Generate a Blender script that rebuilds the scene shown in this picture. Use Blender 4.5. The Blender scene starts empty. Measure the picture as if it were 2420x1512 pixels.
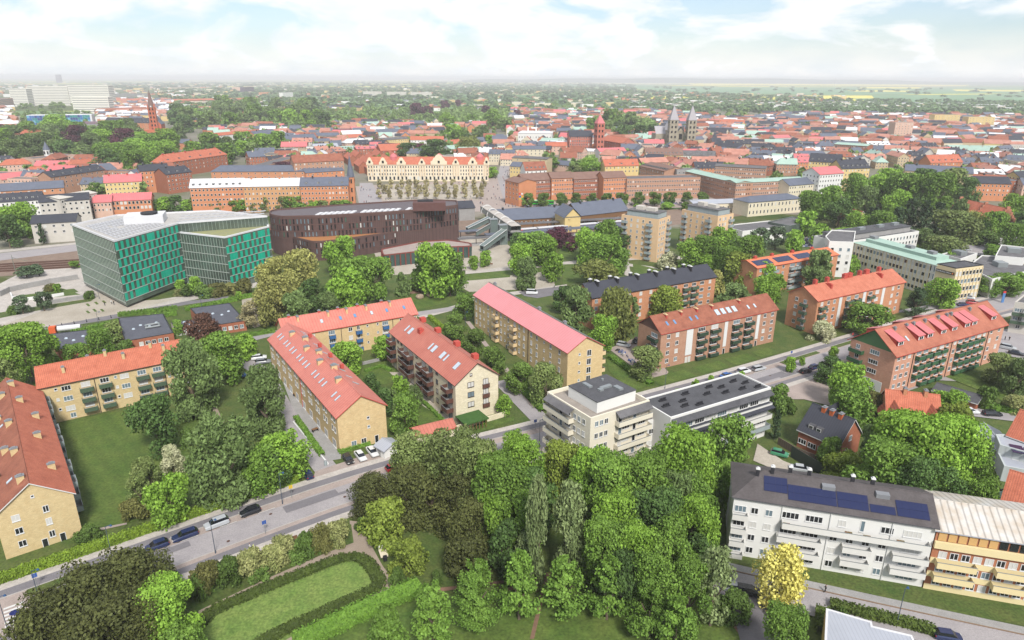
import bpy, bmesh, math, random
import numpy as np
from mathutils import Vector, Matrix, Euler
S = bpy.context.scene
C = S.collection
random.seed(7)
# ---------------------------------------------------------------- camera, world, sun, exposure
FPX, CH, HZ, PW, PH = 1613., 85., 184., 2420., 1512.
PITCH = math.atan((756 - HZ) / FPX); ROLL = math.radians(.2)
cam = bpy.data.objects.new('camera', bpy.data.cameras.new('camera')); C.objects.link(cam); S.camera = cam
cam.data.sensor_width = 36; cam.data.lens = 36 * FPX / PW; cam.data.clip_start = 1; cam.data.clip_end = 90000
cam.matrix_world = Matrix.Translation((0, 0, CH)) @ Matrix.Rotation(math.pi / 2 - PITCH, 4, 'X') @ Matrix.Rotation(ROLL, 4, 'Z')
SUN_EL, SUN_AZ = math.radians(46), math.radians(163)      # azimuth clockwise from +Y (view direction)
w = bpy.data.worlds.new('World'); S.world = w; w.use_nodes = True
nt = w.node_tree; nt.nodes.clear(); N = nt.nodes.new; LK = nt.links.new
out = N('ShaderNodeOutputWorld'); mixs = N('ShaderNodeMixShader')
sky = N('ShaderNodeTexSky'); sky.sky_type = 'NISHITA'; sky.sun_disc = False; sky.sun_elevation = SUN_EL; sky.sun_rotation = SUN_AZ; sky.altitude = 80; sky.air_density = 1.2; sky.dust_density = .6
bg1 = N('ShaderNodeBackground'); bg1.inputs[1].default_value = .052; tint = N('ShaderNodeVectorMath'); tint.operation = 'MULTIPLY'; tint.inputs[1].default_value = (.82, .95, 1.2); LK(sky.outputs[0], tint.inputs[0]); LK(tint.outputs[0], bg1.inputs[0])
bg2 = N('ShaderNodeBackground'); bg2.inputs[0].default_value = (.97, .985, 1, 1); bg2.inputs[1].default_value = .475
tc = N('ShaderNodeTexCoord'); mp = N('ShaderNodeMapping'); mp.inputs['Scale'].default_value = (1, 1, 2.6); mp.inputs['Location'].default_value = (.35, 0, .1)
LK(tc.outputs['Generated'], mp.inputs[0])
n1 = N('ShaderNodeTexNoise'); n1.inputs['Scale'].default_value = 6.5; n1.inputs['Detail'].default_value = 9; n1.inputs['Roughness'].default_value = .55; n1.inputs['Distortion'].default_value = .35
LK(mp.outputs[0], n1.inputs[0])
cr = N('ShaderNodeValToRGB'); cr.color_ramp.elements[0].position = .43; cr.color_ramp.elements[1].position = .53
cr.color_ramp.elements[0].color = (.22, .22, .22, 1)
LK(n1.outputs[0], cr.inputs[0])
sx = N('ShaderNodeSeparateXYZ'); LK(tc.outputs['Generated'], sx.inputs[0])
mr = N('ShaderNodeMapRange'); mr.inputs[1].default_value = .0; mr.inputs[2].default_value = .075; mr.inputs[3].default_value = 1; mr.inputs[4].default_value = 0
LK(sx.outputs[2], mr.inputs[0])
mx = N('ShaderNodeMath'); mx.operation = 'MAXIMUM'; LK(cr.outputs[0], mx.inputs[0]); LK(mr.outputs[0], mx.inputs[1])
# soft grey modelling inside the clouds
n2 = N('ShaderNodeTexNoise'); n2.inputs['Scale'].default_value = 15; n2.inputs['Detail'].default_value = 6; LK(mp.outputs[0], n2.inputs[0])
cr2 = N('ShaderNodeValToRGB'); cr2.color_ramp.elements[0].position = .35; cr2.color_ramp.elements[1].position = .6
cr2.color_ramp.elements[0].color = (.86, .91, .96, 1); cr2.color_ramp.elements[1].color = (1, 1, 1, 1)
LK(n2.outputs[0], cr2.inputs[0]); LK(cr2.outputs[0], bg2.inputs[0])
LK(mx.outputs[0], mixs.inputs[0]); LK(bg1.outputs[0], mixs.inputs[1]); LK(bg2.outputs[0], mixs.inputs[2]); LK(mixs.outputs[0], out.inputs[0])
sl = bpy.data.lights.new('sun', 'SUN'); sl.energy = 2.25; sl.angle = math.radians(11); sl.color = (1, .96, .9)
so = bpy.data.objects.new('sun', sl); C.objects.link(so)
sd = Vector((math.sin(SUN_AZ) * math.cos(SUN_EL), math.cos(SUN_AZ) * math.cos(SUN_EL), math.sin(SUN_EL)))
so.rotation_euler = sd.to_track_quat('Z', 'Y').to_euler()
S.view_settings.view_transform = 'Standard'; S.view_settings.look = 'None'; S.view_settings.exposure = 1.22; S.view_settings.gamma = 1
S.view_settings.use_curve_mapping = False
# ---------------------------------------------------------------- helpers: pixel of the photo (2420 x 1512 grid) -> place
def P(x, y, z=0.):
    a, b = x - PW / 2, 756 - y
    c, s = math.cos(ROLL), math.sin(ROLL)
    a, b = a * c - b * s, a * s + b * c
    dy = FPX * math.cos(PITCH) + b * math.sin(PITCH); dz = -FPX * math.sin(PITCH) + b * math.cos(PITCH)
    t = (z - CH) / dz
    return Vector((a * t, dy * t))
def PR(p, z=0.):
    x, y = p[0], p[1]; z = z - CH
    d = y * math.cos(PITCH) - z * math.sin(PITCH)
    b = (y * math.sin(PITCH) + z * math.cos(PITCH)) / d * FPX; a = x / d * FPX
    c, s = math.cos(ROLL), math.sin(ROLL)
    return (a * c + b * s + PW / 2, 756 - (-a * s + b * c), FPX / d)
def lin(c): return tuple(((v / 255) / 12.92 if v / 255 <= .04045 else ((v / 255 + .055) / 1.055) ** 2.4) for v in c)
KEX = 1.5
def A(r, g, b): return tuple(min(.86, v / KEX) for v in lin((r, g, b)))
MATS = {}
def M(name, col, col2=None, rough=.85, ns=.6, amt=.25, brick=None, stripe=None, metal=0., spec=.3, fine=None, bump=0., island=0., objv=0., emit=None, trans=0., joint=.72, flat=False, fa=.2):
    if name in MATS: return MATS[name]
    m = bpy.data.materials.new(name); m.use_nodes = True; MATS[name] = m
    t = m.node_tree; nn = t.nodes.new; lk = t.links.new; b = t.nodes['Principled BSDF']
    b.inputs['Roughness'].default_value = rough; b.inputs['Metallic'].default_value = metal; b.inputs['Specular IOR Level'].default_value = spec
    col2 = col2 or tuple(v * .7 for v in col)
    co = nn('ShaderNodeTexCoord')
    no = nn('ShaderNodeTexNoise'); no.inputs['Scale'].default_value = ns; no.inputs['Detail'].default_value = 6; no.inputs['Roughness'].default_value = .65
    lk(co.outputs['Object'], no.inputs[0])
    r = nn('ShaderNodeMapRange'); r.inputs[1].default_value = .3; r.inputs[2].default_value = .7; r.inputs[3].default_value = 0; r.inputs[4].default_value = min(1, amt * 2); lk(no.outputs[0], r.inputs[0])
    mi = nn('ShaderNodeMix'); mi.data_type = 'RGBA'; mi.inputs[6].default_value = (*col, 1); mi.inputs[7].default_value = (*col2, 1); lk(r.outputs[0], mi.inputs[0])
    cur = mi.outputs[2]
    def mult(fac_sock, lo, hi, cur):
        q = nn('ShaderNodeMapRange'); q.inputs[3].default_value = lo; q.inputs[4].default_value = hi; lk(fac_sock, q.inputs[0])
        v = nn('ShaderNodeVectorMath'); v.operation = 'SCALE'; lk(cur, v.inputs[0]); lk(q.outputs[0], v.inputs[3]); return v.outputs[0]
    if fine:
        n2 = nn('ShaderNodeTexNoise'); n2.inputs['Scale'].default_value = fine; n2.inputs['Detail'].default_value = 3; lk(co.outputs['Object'], n2.inputs[0]); cur = mult(n2.outputs[0], 1 - fa * 1.6, 1 + fa * 1.6, cur)
    h = None
    if brick or stripe:
        sp = nn('ShaderNodeSeparateXYZ'); lk(co.outputs['Object'], sp.inputs[0])
        ad = nn('ShaderNodeMath'); lk(sp.outputs[0], ad.inputs[0]); lk(sp.outputs[1], ad.inputs[1])
        cb = nn('ShaderNodeCombineXYZ'); lk(ad.outputs[0], cb.inputs[0]); lk(sp.outputs[2], cb.inputs[1])
        if brick:
            br = nn('ShaderNodeTexBrick'); br.inputs['Scale'].default_value = 1; br.inputs['Brick Width'].default_value = brick[0]; br.inputs['Row Height'].default_value = brick[1]
            br.inputs['Mortar Size'].default_value = brick[2]; br.inputs['Color1'].default_value = (1, 1, 1, 1); br.inputs['Color2'].default_value = (.82, .82, .82, 1); br.inputs['Mortar'].default_value = (joint, joint, joint, 1)
            lk(co.outputs['Object'] if flat else cb.outputs[0], br.inputs[0]); cur = mult(br.outputs[0], .15, 1.12, cur); h = br.outputs[0]
        else:
            wv = nn('ShaderNodeTexWave'); wv.inputs['Scale'].default_value = 1; wv.wave_profile = 'SAW' if stripe[1] == 'saw' else 'SIN'
            sc = nn('ShaderNodeVectorMath'); sc.operation = 'SCALE'; sc.inputs[3].default_value = .314 / stripe[0]
            lk(co.outputs['Object'], sc.inputs[0]); lk(sc.outputs[0], wv.inputs[0]); wv.bands_direction = stripe[2]
            pw = nn('ShaderNodeMath'); pw.operation = 'POWER'; lk(wv.outputs[1], pw.inputs[0]); pw.inputs[1].default_value = stripe[3]
            cur = mult(pw.outputs[0], 1.05, stripe[4], cur); h = pw.outputs[0]
    if island:
        g = nn('ShaderNodeNewGeometry'); cur = mult(g.outputs['Random Per Island'], 1 - island, 1 + island, cur)
    if objv:
        g = nn('ShaderNodeObjectInfo'); cur = mult(g.outputs['Random'], 1 - objv, 1 + objv, cur)
    lk(cur, b.inputs['Base Color'])
    if bump and h is None: h = no.outputs[0]
    if bump:
        bu = nn('ShaderNodeBump'); bu.inputs['Strength'].default_value = bump; bu.inputs['Distance'].default_value = .06; lk(h, bu.inputs['Height']); lk(bu.outputs[0], b.inputs['Normal'])
    if trans:
        tr = nn('ShaderNodeBsdfTranslucent'); lk(cur, tr.inputs[0]); ms = nn('ShaderNodeMixShader'); ms.inputs[0].default_value = trans
        lk(b.outputs[0], ms.inputs[1]); lk(tr.outputs[0], ms.inputs[2]); lk(ms.outputs[0], t.nodes['Material Output'].inputs[0])
    return m
class MB:
    def __init__(s): s.v = []; s.f = []; s.m = []
    def face(s, pts, mi=0):
        n = len(s.v); s.v += [tuple(p) for p in pts]; s.f.append(tuple(range(n, n + len(pts)))); s.m.append(mi)
    def box(s, x0, y0, z0, x1, y1, z1, mi=0, mt=None, M4=None):
        n = len(s.v); q = [(x0, y0, z0), (x1, y0, z0), (x1, y1, z0), (x0, y1, z0), (x0, y0, z1), (x1, y0, z1), (x1, y1, z1), (x0, y1, z1)]
        if M4 is not None: q = [tuple(M4 @ Vector(p)) for p in q]
        s.v += q
        for k, f in enumerate(((0, 3, 2, 1), (4, 5, 6, 7), (0, 1, 5, 4), (1, 2, 6, 5), (2, 3, 7, 6), (3, 0, 4, 7))):
            s.f.append(tuple(n + i for i in f)); s.m.append(mt if (mt is not None and k == 1) else mi)
        return s
    def prism(s, poly, z0, z1, mi=0, mt=None, cap=True):
        n = len(poly)
        if sum(poly[i][0] * poly[(i + 1) % n][1] - poly[(i + 1) % n][0] * poly[i][1] for i in range(n)) < 0: poly = poly[::-1]
        for i in range(n):
            a, b = poly[i], poly[(i + 1) % n]; s.face([(a[0], a[1], z0), (b[0], b[1], z0), (b[0], b[1], z1), (a[0], a[1], z1)], mi)
        if cap:
            s.face([(p[0], p[1], z1) for p in poly], mi if mt is None else mt); s.face([(p[0], p[1], z0) for p in poly[::-1]], mi)
        return s
    def tube(s, p0, p1, r0, r1=None, n=6, mi=0, cap=True):
        r1 = r0 if r1 is None else r1; p0, p1 = Vector(p0), Vector(p1); d = (p1 - p0).normalized()
        u = d.orthogonal().normalized(); w_ = d.cross(u); k = len(s.v)
        for p, r in ((p0, r0), (p1, r1)):
            for i in range(n):
                a = 2 * math.pi * i / n; s.v.append(tuple(p + (u * math.cos(a) + w_ * math.sin(a)) * r))
        for i in range(n): s.f.append((k + i, k + (i + 1) % n, k + n + (i + 1) % n, k + n + i)); s.m.append(mi)
        if cap: s.f.append(tuple(k + n + i for i in range(n))); s.m.append(mi); s.f.append(tuple(k + i for i in range(n))[::-1]); s.m.append(mi)
        return s
    def mesh(s, name, mats, smooth=False):
        me = bpy.data.meshes.new(name); me.from_pydata(s.v, [], s.f)
        for q in mats: me.materials.append(q)
        if len(mats) > 1: me.polygons.foreach_set('material_index', s.m)
        if smooth: me.polygons.foreach_set('use_smooth', [True] * len(me.polygons))
        me.update(); return me
    def build(s, name, mats, parent=None, loc=None, rz=0., smooth=False):
        return put(s.mesh(name, mats, smooth), name, parent, loc, rz)
def put(me, name, parent=None, loc=None, rz=0., mat=None):
    o = bpy.data.objects.new(name, me); C.objects.link(o)
    if parent is not None: o.parent = parent
    if loc is not None: o.location = loc
    if rz: o.rotation_euler = (0, 0, rz)
    if mat is not None: o.material_slots[0].link = 'OBJECT'; o.material_slots[0].material = mat
    return o
def tag(o, label=None, cat=None, group=None, kind=None):
    if label: o['label'] = label
    if cat: o['category'] = cat
    if group: o['group'] = group
    if kind: o['kind'] = kind
    return o
def thing(name, label, cat, loc=(0, 0, 0), rz=0., group=None, scale=None):
    o = bpy.data.objects.new(name, None); C.objects.link(o); o.location = loc; o.rotation_euler = (0, 0, rz); o.empty_display_size = .5
    if scale: o.scale = scale
    return tag(o, label, cat, group)
def clone(root):
    r = root.copy(); C.objects.link(r)
    for ch in root.children:
        c = ch.copy(); C.objects.link(c); c.parent = r
        for g in ch.children:
            d = g.copy(); C.objects.link(d); d.parent = c
    return r
ORD = ['', 'first', 'second', 'third', 'fourth', 'fifth', 'sixth', 'seventh', 'eighth', 'ninth', 'tenth', 'eleventh', 'twelfth', 'thirteenth', 'fourteenth', 'fifteenth', 'sixteenth', 'seventeenth', 'eighteenth', 'nineteenth']
def ordw(n):
    if n < 20: return ORD[n]
    t = ['', '', 'twent', 'thirt', 'fort', 'fift', 'sixt', 'sevent', 'eight', 'ninet'][n // 10 % 10]
    if n >= 100: return 'hundred and ' + ordw(n - 100) if n > 100 else 'hundredth'
    return t + 'ieth' if n % 10 == 0 else t + 'y-' + ORD[n % 10]
# ---------------------------------------------------------------- materials
ybrick = M('yellow_brick', A(230, 208, 160), A(212, 184, 134), brick=(.5, .16, .014), ns=.8, amt=.35, fine=9)
obrick = M('ochre_brick', A(234, 208, 158), A(214, 182, 132), brick=(.5, .16, .014), ns=.8, amt=.35, fine=9)
pbrick = M('pale_brick', A(244, 234, 206), A(228, 214, 180), brick=(.6, .2, .014), ns=.7, amt=.35, fine=7)
rbrick = M('red_brick', A(220, 160, 122), A(198, 134, 98), brick=(.5, .16, .014), ns=.8, amt=.35, fine=9)
bbrick = M('brown_brick', A(202, 158, 132), A(178, 132, 106), brick=(.5, .16, .014), ns=.8, amt=.35, fine=9)
dbrick = M('dark_red_brick', A(184, 118, 90), A(160, 96, 72), brick=(.5, .16, .014), ns=.8, amt=.35, fine=9)
orbrick = M('orange_brick', A(224, 154, 112), A(204, 130, 92), ns=.5, amt=.3)
cream = M('cream_render', A(238, 226, 200), A(224, 210, 182), ns=.3, amt=.3)
creamd = M('cream_render_deep', A(240, 208, 160), A(226, 192, 146), ns=.3, amt=.3)
white = M('white_render', A(248, 247, 243), A(238, 237, 232), ns=.25, amt=.3)
offw = M('grey_white_render', A(222, 216, 206), A(200, 194, 184), ns=.25, amt=.3)
pinkw = M('pink_render', A(232, 196, 176), A(214, 172, 150), ns=.3, amt=.3)
yellowr = M('yellow_render', A(238, 212, 150), A(226, 196, 130), ns=.3, amt=.3)
greyc = M('grey_concrete', A(176, 174, 172), A(150, 148, 146), ns=.4, amt=.35, fine=5)
plinth = M('grey_plinth', A(170, 160, 148), A(140, 132, 122), ns=.8, amt=.4)
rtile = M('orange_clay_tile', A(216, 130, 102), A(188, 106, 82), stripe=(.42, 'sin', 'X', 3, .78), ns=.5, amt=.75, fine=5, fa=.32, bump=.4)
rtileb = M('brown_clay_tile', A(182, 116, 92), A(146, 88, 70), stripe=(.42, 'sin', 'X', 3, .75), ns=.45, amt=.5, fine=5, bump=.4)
rmetal = M('red_metal_roof', A(226, 140, 124), A(210, 124, 110), stripe=(.9, 'sin', 'X', 14, .7), rough=.5, ns=.35, amt=.7, fine=3, fa=.12)
rnew = M('red_new_roof', A(208, 130, 112), A(192, 112, 96), stripe=(.9, 'sin', 'X', 14, .72), rough=.5, ns=.3, amt=.6, fine=4, fa=.1)
pink = M('pink_metal_roof', A(234, 154, 158), A(222, 142, 144), stripe=(1.1, 'sin', 'X', 20, .86), rough=.45, ns=.15, amt=.3)
rosy = M('rose_metal_roof', A(226, 128, 130), A(206, 110, 112), stripe=(1.1, 'sin', 'X', 20, .8), rough=.45, ns=.15, amt=.3)
slate = M('dark_slate_roof', A(72, 74, 84), A(58, 60, 70), stripe=(.6, 'sin', 'X', 8, .75), ns=.3, amt=.3, rough=.7)
slateb = M('blue_grey_roof', A(112, 118, 134), A(92, 98, 112), stripe=(.8, 'sin', 'X', 8, .8), ns=.3, amt=.3, rough=.6)
greyr = M('grey_felt_roof', A(126, 124, 126), A(100, 98, 100), ns=.35, amt=.5, fine=3)
darkr = M('dark_felt_roof', A(100, 100, 104), A(82, 82, 86), ns=.35, amt=.5, fine=3)
brownr = M('brown_felt_roof', A(150, 118, 106), A(126, 98, 88), ns=.3, amt=.4)
copper = M('green_copper_roof', A(184, 210, 196), A(164, 194, 180), ns=.3, amt=.4, stripe=(.8, 'sin', 'X', 14, .85))
whiter = M('white_metal_roof', A(238, 238, 240), A(218, 218, 222), ns=.2, amt=.35)
rust = M('rusty_metal_roof', A(224, 222, 218), A(200, 184, 164), stripe=(1.1, 'sin', 'X', 6, .6), ns=.35, amt=.6, rough=.5)
zinc = M('zinc_roof', A(186, 190, 200), A(170, 174, 184), stripe=(.6, 'sin', 'X', 14, .85), rough=.4, ns=.2, amt=.25)
glass = M('dark_glass', A(44, 48, 52), A(30, 34, 38), rough=.12, spec=.7, ns=.5, amt=.3)
glassb = M('bluish_glass', A(126, 146, 156), A(96, 116, 126), rough=.12, spec=.7, ns=.5, amt=.3)
blind = M('window_blind', A(226, 224, 218), rough=.6, amt=.1)
skyl = M('skylight_glass', A(214, 226, 236), A(190, 208, 224), rough=.15, spec=.6, amt=.3)
skyb = M('blue_skylight_glass', A(120, 160, 206), A(96, 136, 186), rough=.15, spec=.6, amt=.3)
frame = M('white_frame', A(240, 240, 238), rough=.6, amt=.05)
framed = M('dark_frame', A(80, 66, 60), rough=.6, amt=.1)
rtown = M('town_clay_roof', A(208, 150, 132), A(178, 122, 106), ns=.2, amt=.6, fine=1.2, objv=.14)
gpan = M('green_balcony_panel', A(86, 108, 86), A(72, 94, 74), stripe=(.3, 'sin', 'X', 4, .85), amt=.2)
bpan = M('blue_balcony_panel', A(62, 112, 168), A(50, 98, 150), amt=.2)
brpan = M('brown_balcony_panel', A(110, 74, 62), A(90, 60, 52), amt=.2)
cpan = M('cream_balcony_panel', A(242, 214, 168), A(228, 198, 152), amt=.2)
wpan = M('white_balcony_panel', A(240, 238, 232), A(226, 224, 218), amt=.2)
glpan = M('grey_glass_panel', A(178, 190, 192), A(156, 168, 170), rough=.25, amt=.3)
ypan = M('yellow_balcony_panel', A(248, 230, 180), A(240, 218, 162), amt=.2)
redp = M('red_metal', A(206, 90, 78), amt=.15); chimd = M('dark_chimney', A(52, 52, 58), amt=.2); lead = M('lead_grey', A(150, 152, 156), amt=.3, rough=.5)
blackm = M('black_metal', A(46, 46, 50), rough=.5, amt=.2); steel = M('steel_grey', A(160, 166, 168), rough=.4, metal=.2, amt=.2)
solar = M('solar_glass', A(38, 46, 88), A(30, 38, 76), rough=.15, spec=.6, amt=.3)
teal = M('teal_panel', A(20, 190, 156), A(16, 172, 142), rough=.4, amt=.25, ns=.15, objv=.07)
gglass = M('green_glass', A(128, 142, 132), A(84, 98, 88), rough=.06, spec=.9, metal=.35, ns=.1, amt=.7)
maroon = M('maroon_cladding', A(104, 80, 76), A(86, 66, 62), stripe=(.5, 'sin', 'X', 4, .8), amt=.3, ns=.3)
sedum = M('sedum_roof', A(196, 128, 76), A(170, 124, 78), ns=.4, amt=.5, fine=4)
mossr = M('moss_roof', A(168, 168, 104), A(150, 150, 126), ns=.4, amt=.6, fine=4)
wood = M('brown_wood', A(140, 104, 72), A(116, 84, 58), amt=.3)
stone = M('cathedral_stone', A(196, 186, 164), A(150, 140, 122), ns=.25, amt=.5, fine=2)
# ground kinds
grass = M('lawn_grass', A(76, 104, 40), A(106, 122, 56), ns=.16, amt=.5, fa=.5, fine=2.2, stripe=(2.6, 'sin', 'DIAGONAL', 1, .92), bump=.2)
grassd = M('rough_grass', A(70, 96, 40), A(104, 112, 58), ns=.22, amt=.5, fa=.5, fine=2, bump=.2)
town = M('town_ground', A(150, 140, 132), A(110, 118, 84), ns=.02, amt=.5, fine=.5)
grassl = M('clipped_lawn', A(104, 134, 60), A(130, 148, 76), ns=.3, amt=.5, fa=.45, fine=2.4, bump=.2)
asph = M('asphalt', A(180, 174, 174), A(164, 158, 160), ns=.2, amt=.6, fine=4)
asphd = M('dark_asphalt', A(140, 136, 140), A(124, 120, 124), ns=.2, amt=.45, fine=6)
pave = M('pale_paving', A(206, 198, 190), A(186, 178, 170), ns=.25, amt=.4, brick=(.9, .9, .03), fine=3, flat=True, joint=.8)
pavep = M('pinkish_paving', A(188, 172, 164), A(166, 152, 144), ns=.3, amt=.45, fine=4)
gravel = M('gravel_path', A(178, 162, 146), A(156, 140, 124), ns=.3, amt=.45, fine=5)
sand = M('pale_gravel', A(204, 194, 180), A(176, 166, 150), ns=.08, amt=.5, fine=2)
redpav = M('red_paving', A(214, 150, 142), A(196, 132, 124), ns=.3, amt=.3, fine=4)
soil = M('bare_soil', A(150, 116, 96), A(124, 100, 80), ns=.3, amt=.5, fine=3)
paint = M('road_paint', A(236, 234, 230), ns=1, amt=.2)
kerbm = M('kerb_stone', A(196, 190, 184), ns=.6, amt=.3)
ballast = M('rail_ballast', A(158, 136, 120), A(132, 112, 98), ns=.3, amt=.5, fine=3)
railm = M('rusty_rail', A(104, 76, 66), amt=.3)
# ---------------------------------------------------------------- ground, fields, roads (the setting)
LV = [0]
def sheet(name, pts, mat, px=True, z=None, lvl=None):
    if z is None:
        LV[0] += 1; z = .0025 * (lvl if lvl is not None else LV[0])
    q = [P(*p) if px else Vector(p) for p in pts]
    m = MB(); m.face([(a[0], a[1], z) for a in q], 0)
    me = m.mesh(name, [mat])
    bm = bmesh.new(); bm.from_mesh(me); bmesh.ops.triangulate(bm, faces=bm.faces[:], ngon_method='EAR_CLIP')
    for f in bm.faces:
        if f.normal.z < 0: f.normal_flip()
    bm.to_mesh(me); bm.free()
    return tag(put(me, name), kind='structure')
def offs(line, d):
    r = []
    for i, p in enumerate(line):
        a = Vector(line[max(0, i - 1)]); b = Vector(line[min(len(line) - 1, i + 1)]); t = (b - a).normalized()
        r.append(Vector(p) + Vector((t.y, -t.x)) * d)
    return r
def ribbon(name, line, d0, d1, mat, z=None, h=0., lvl=None):
    if z is None: LV[0] += 1; z = .0025 * (lvl if lvl is not None else LV[0])
    if h and z == 0: z = .0025 * LV[0]
    a, b = offs(line, d0), offs(line, d1); m = MB()
    for i in range(len(line) - 1):
        m.face([(*b[i], z + h), (*b[i + 1], z + h), (*a[i + 1], z + h), (*a[i], z + h)])
        if h:
            m.face([(*b[i], 0), (*b[i + 1], 0), (*b[i + 1], z + h), (*b[i], z + h)]); m.face([(*a[i + 1], 0), (*a[i], 0), (*a[i], z + h), (*a[i + 1], z + h)])
    return tag(m.build(name, [mat]), kind='structure')
gl = sorted(set([i * 60. for i in range(-14, 15)] + [s * v for s in (1, -1) for v in (1000, 1300, 1800, 2500, 4000, 7000, 12000, 20000, 34000)]))
gy = [v for v in gl if v >= -300 or v in (-1000, -2500)] + [900, 960, 1020, 1100, 1200, 1500, 2100, 3200, 5500]
gy = sorted(set(gy)); gv = [(x, y, 0) for y in gy for x in gl]; nx = len(gl)
gf = [(j * nx + i, j * nx + i + 1, (j + 1) * nx + i + 1, (j + 1) * nx + i) for j in range(len(gy) - 1) for i in range(nx - 1)]
gm = bpy.data.materials.new('terrain'); gm.use_nodes = True; t_ = gm.node_tree; b_ = t_.nodes['Principled BSDF']; b_.inputs['Roughness'].default_value = .95; b_.inputs['Specular IOR Level'].default_value = .1
tc_ = t_.nodes.new('ShaderNodeTexCoord')
def tn(scale, det=5, dist=0.):
    n = t_.nodes.new('ShaderNodeTexNoise'); n.inputs['Scale'].default_value = scale; n.inputs['Detail'].default_value = det; n.inputs['Distortion'].default_value = dist; t_.links.new(tc_.outputs['Object'], n.inputs[0]); return n
def ramp(sock, els):
    r = t_.nodes.new('ShaderNodeValToRGB'); e = r.color_ramp.elements
    e[0].position, e[0].color = els[0][0], (*els[0][1], 1); e[1].position, e[1].color = els[-1][0], (*els[-1][1], 1)
    for p_, c_ in els[1:-1]: q_ = e.new(p_); q_.color = (*c_, 1)
    t_.links.new(sock, r.inputs[0]); return r.outputs[0]
near = ramp(tn(.03, 8).outputs[0], [(.35, A(70, 92, 46)), (.5, A(96, 104, 62)), (.6, A(150, 142, 130)), (.75, A(168, 160, 150))])
vo = t_.nodes.new('ShaderNodeTexVoronoi'); vo.inputs['Scale'].default_value = .0016; vo.distance = 'CHEBYCHEV'
mp_ = t_.nodes.new('ShaderNodeMapping'); mp_.inputs['Scale'].default_value = (.6, 1, 1); mp_.inputs['Rotation'].default_value = (0, 0, .25); t_.links.new(tc_.outputs['Object'], mp_.inputs[0]); t_.links.new(mp_.outputs[0], vo.inputs[0])
sp_ = t_.nodes.new('ShaderNodeSeparateColor'); t_.links.new(vo.outputs['Color'], sp_.inputs[0])
far = ramp(sp_.outputs[0], [(.0, A(120, 150, 96)), (.3, A(104, 142, 92)), (.5, A(140, 156, 104)), (.62, A(232, 224, 96)), (.72, A(150, 162, 112)), (.85, A(188, 178, 134)), (1, A(110, 138, 88))]); t_.nodes[-1].color_ramp.interpolation = 'CONSTANT'
ln_ = t_.nodes.new('ShaderNodeVectorMath'); ln_.operation = 'LENGTH'; t_.links.new(tc_.outputs['Object'], ln_.inputs[0])
mr_ = t_.nodes.new('ShaderNodeMapRange'); mr_.inputs[1].default_value = 1700; mr_.inputs[2].default_value = 1900; t_.links.new(ln_.outputs['Value'], mr_.inputs[0])
mi_ = t_.nodes.new('ShaderNodeMix'); mi_.data_type = 'RGBA'; t_.links.new(mr_.outputs[0], mi_.inputs[0]); t_.links.new(near, mi_.inputs[6]); t_.links.new(far, mi_.inputs[7]); t_.links.new(mi_.outputs[2], b_.inputs['Base Color'])
me = bpy.data.meshes.new('ground'); me.from_pydata(gv, [], gf); me.materials.append(gm)
tag(put(me, 'ground'), kind='structure')
# low wooded hills along the far right horizon
hv, hf = [], []; rr = random.Random(5)
for k in range(61):
    a = math.radians(-4 + 48 * k / 60); R_ = 17000
    hh = 34 + 52 * math.sin(math.pi * min(1, k / 60 * 1.3)) + 6 * math.sin(k * .7) + rr.uniform(-3, 3)
    hv += [(math.sin(a) * (R_ - 2500), math.cos(a) * (R_ - 2500), -1), (math.sin(a) * R_, math.cos(a) * R_, max(3, hh * 1.1)), (math.sin(a) * (R_ + 2500), math.cos(a) * (R_ + 2500), -1)]
for k in range(60):
    for q in range(2): hf.append((3 * k + q, 3 * k + q + 1, 3 * k + q + 4, 3 * k + q + 3))
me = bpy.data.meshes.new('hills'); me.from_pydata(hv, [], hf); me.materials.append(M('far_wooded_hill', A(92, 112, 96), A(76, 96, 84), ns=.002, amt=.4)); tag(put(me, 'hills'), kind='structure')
fgreen = M('far_green_field', A(112, 158, 112), A(128, 166, 116), ns=.004, amt=.4); fyel = M('rapeseed_field', A(254, 238, 110), A(232, 214, 90), ns=.01, amt=.3); ftan = M('far_pale_field', A(214, 208, 160), A(190, 196, 140), ns=.004, amt=.4)
for i, (pts, m_) in enumerate([
    ([(1960, 226), (2420, 222), (2420, 262), (2200, 253), (2080, 242)], fgreen), ([(1450, 205), (2420, 206), (2420, 220), (1980, 224), (1600, 218)], fgreen),
    ([(2310, 238), (2420, 240), (2420, 247), (2330, 242)], fyel), ([(1898, 225.5), (2060, 225.5), (2066, 232), (1935, 233)], fyel), ([(2000, 212.5), (2155, 214), (2150, 217), (2020, 216)], fyel),
    ([(2250, 211), (2420, 212.5), (2420, 216), (2260, 215)], fyel), ([(1150, 190), (1500, 191.5), (1640, 198), (1400, 199), (1180, 196)], ftan), ([(1620, 195), (2300, 199), (2280, 203), (1640, 201)], fyel),
    ([(1330, 199), (1560, 201), (1520, 205), (1340, 203)], fgreen), ([(860, 188.5), (1180, 189.5), (1170, 192), (840, 191)], ftan), ([(2040, 205), (2180, 206), (2170, 209), (2030, 208.5)], fyel)]):
    sheet('field', pts, m_)
# town floor between the houses, so gaps read as streets and yards
sheet('town_ground', [(-300, 300), (400, 262), (900, 300), (1500, 252), (2500, 262), (2700, 420), (2420, 520), (1850, 470), (1200, 470), (900, 470), (-200, 640)], town)
sheet('lawn', [(-600, 262), (-600, 203), (440, 199), (500, 262)], grassd)
# big lawns
sheet('lawn', [(-300, 800), (300, 700), (900, 560), (1300, 520), (1900, 560), (2100, 640), (2500, 600), (2700, 1400), (1400, 1650), (-400, 1650)], grassd)
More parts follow.
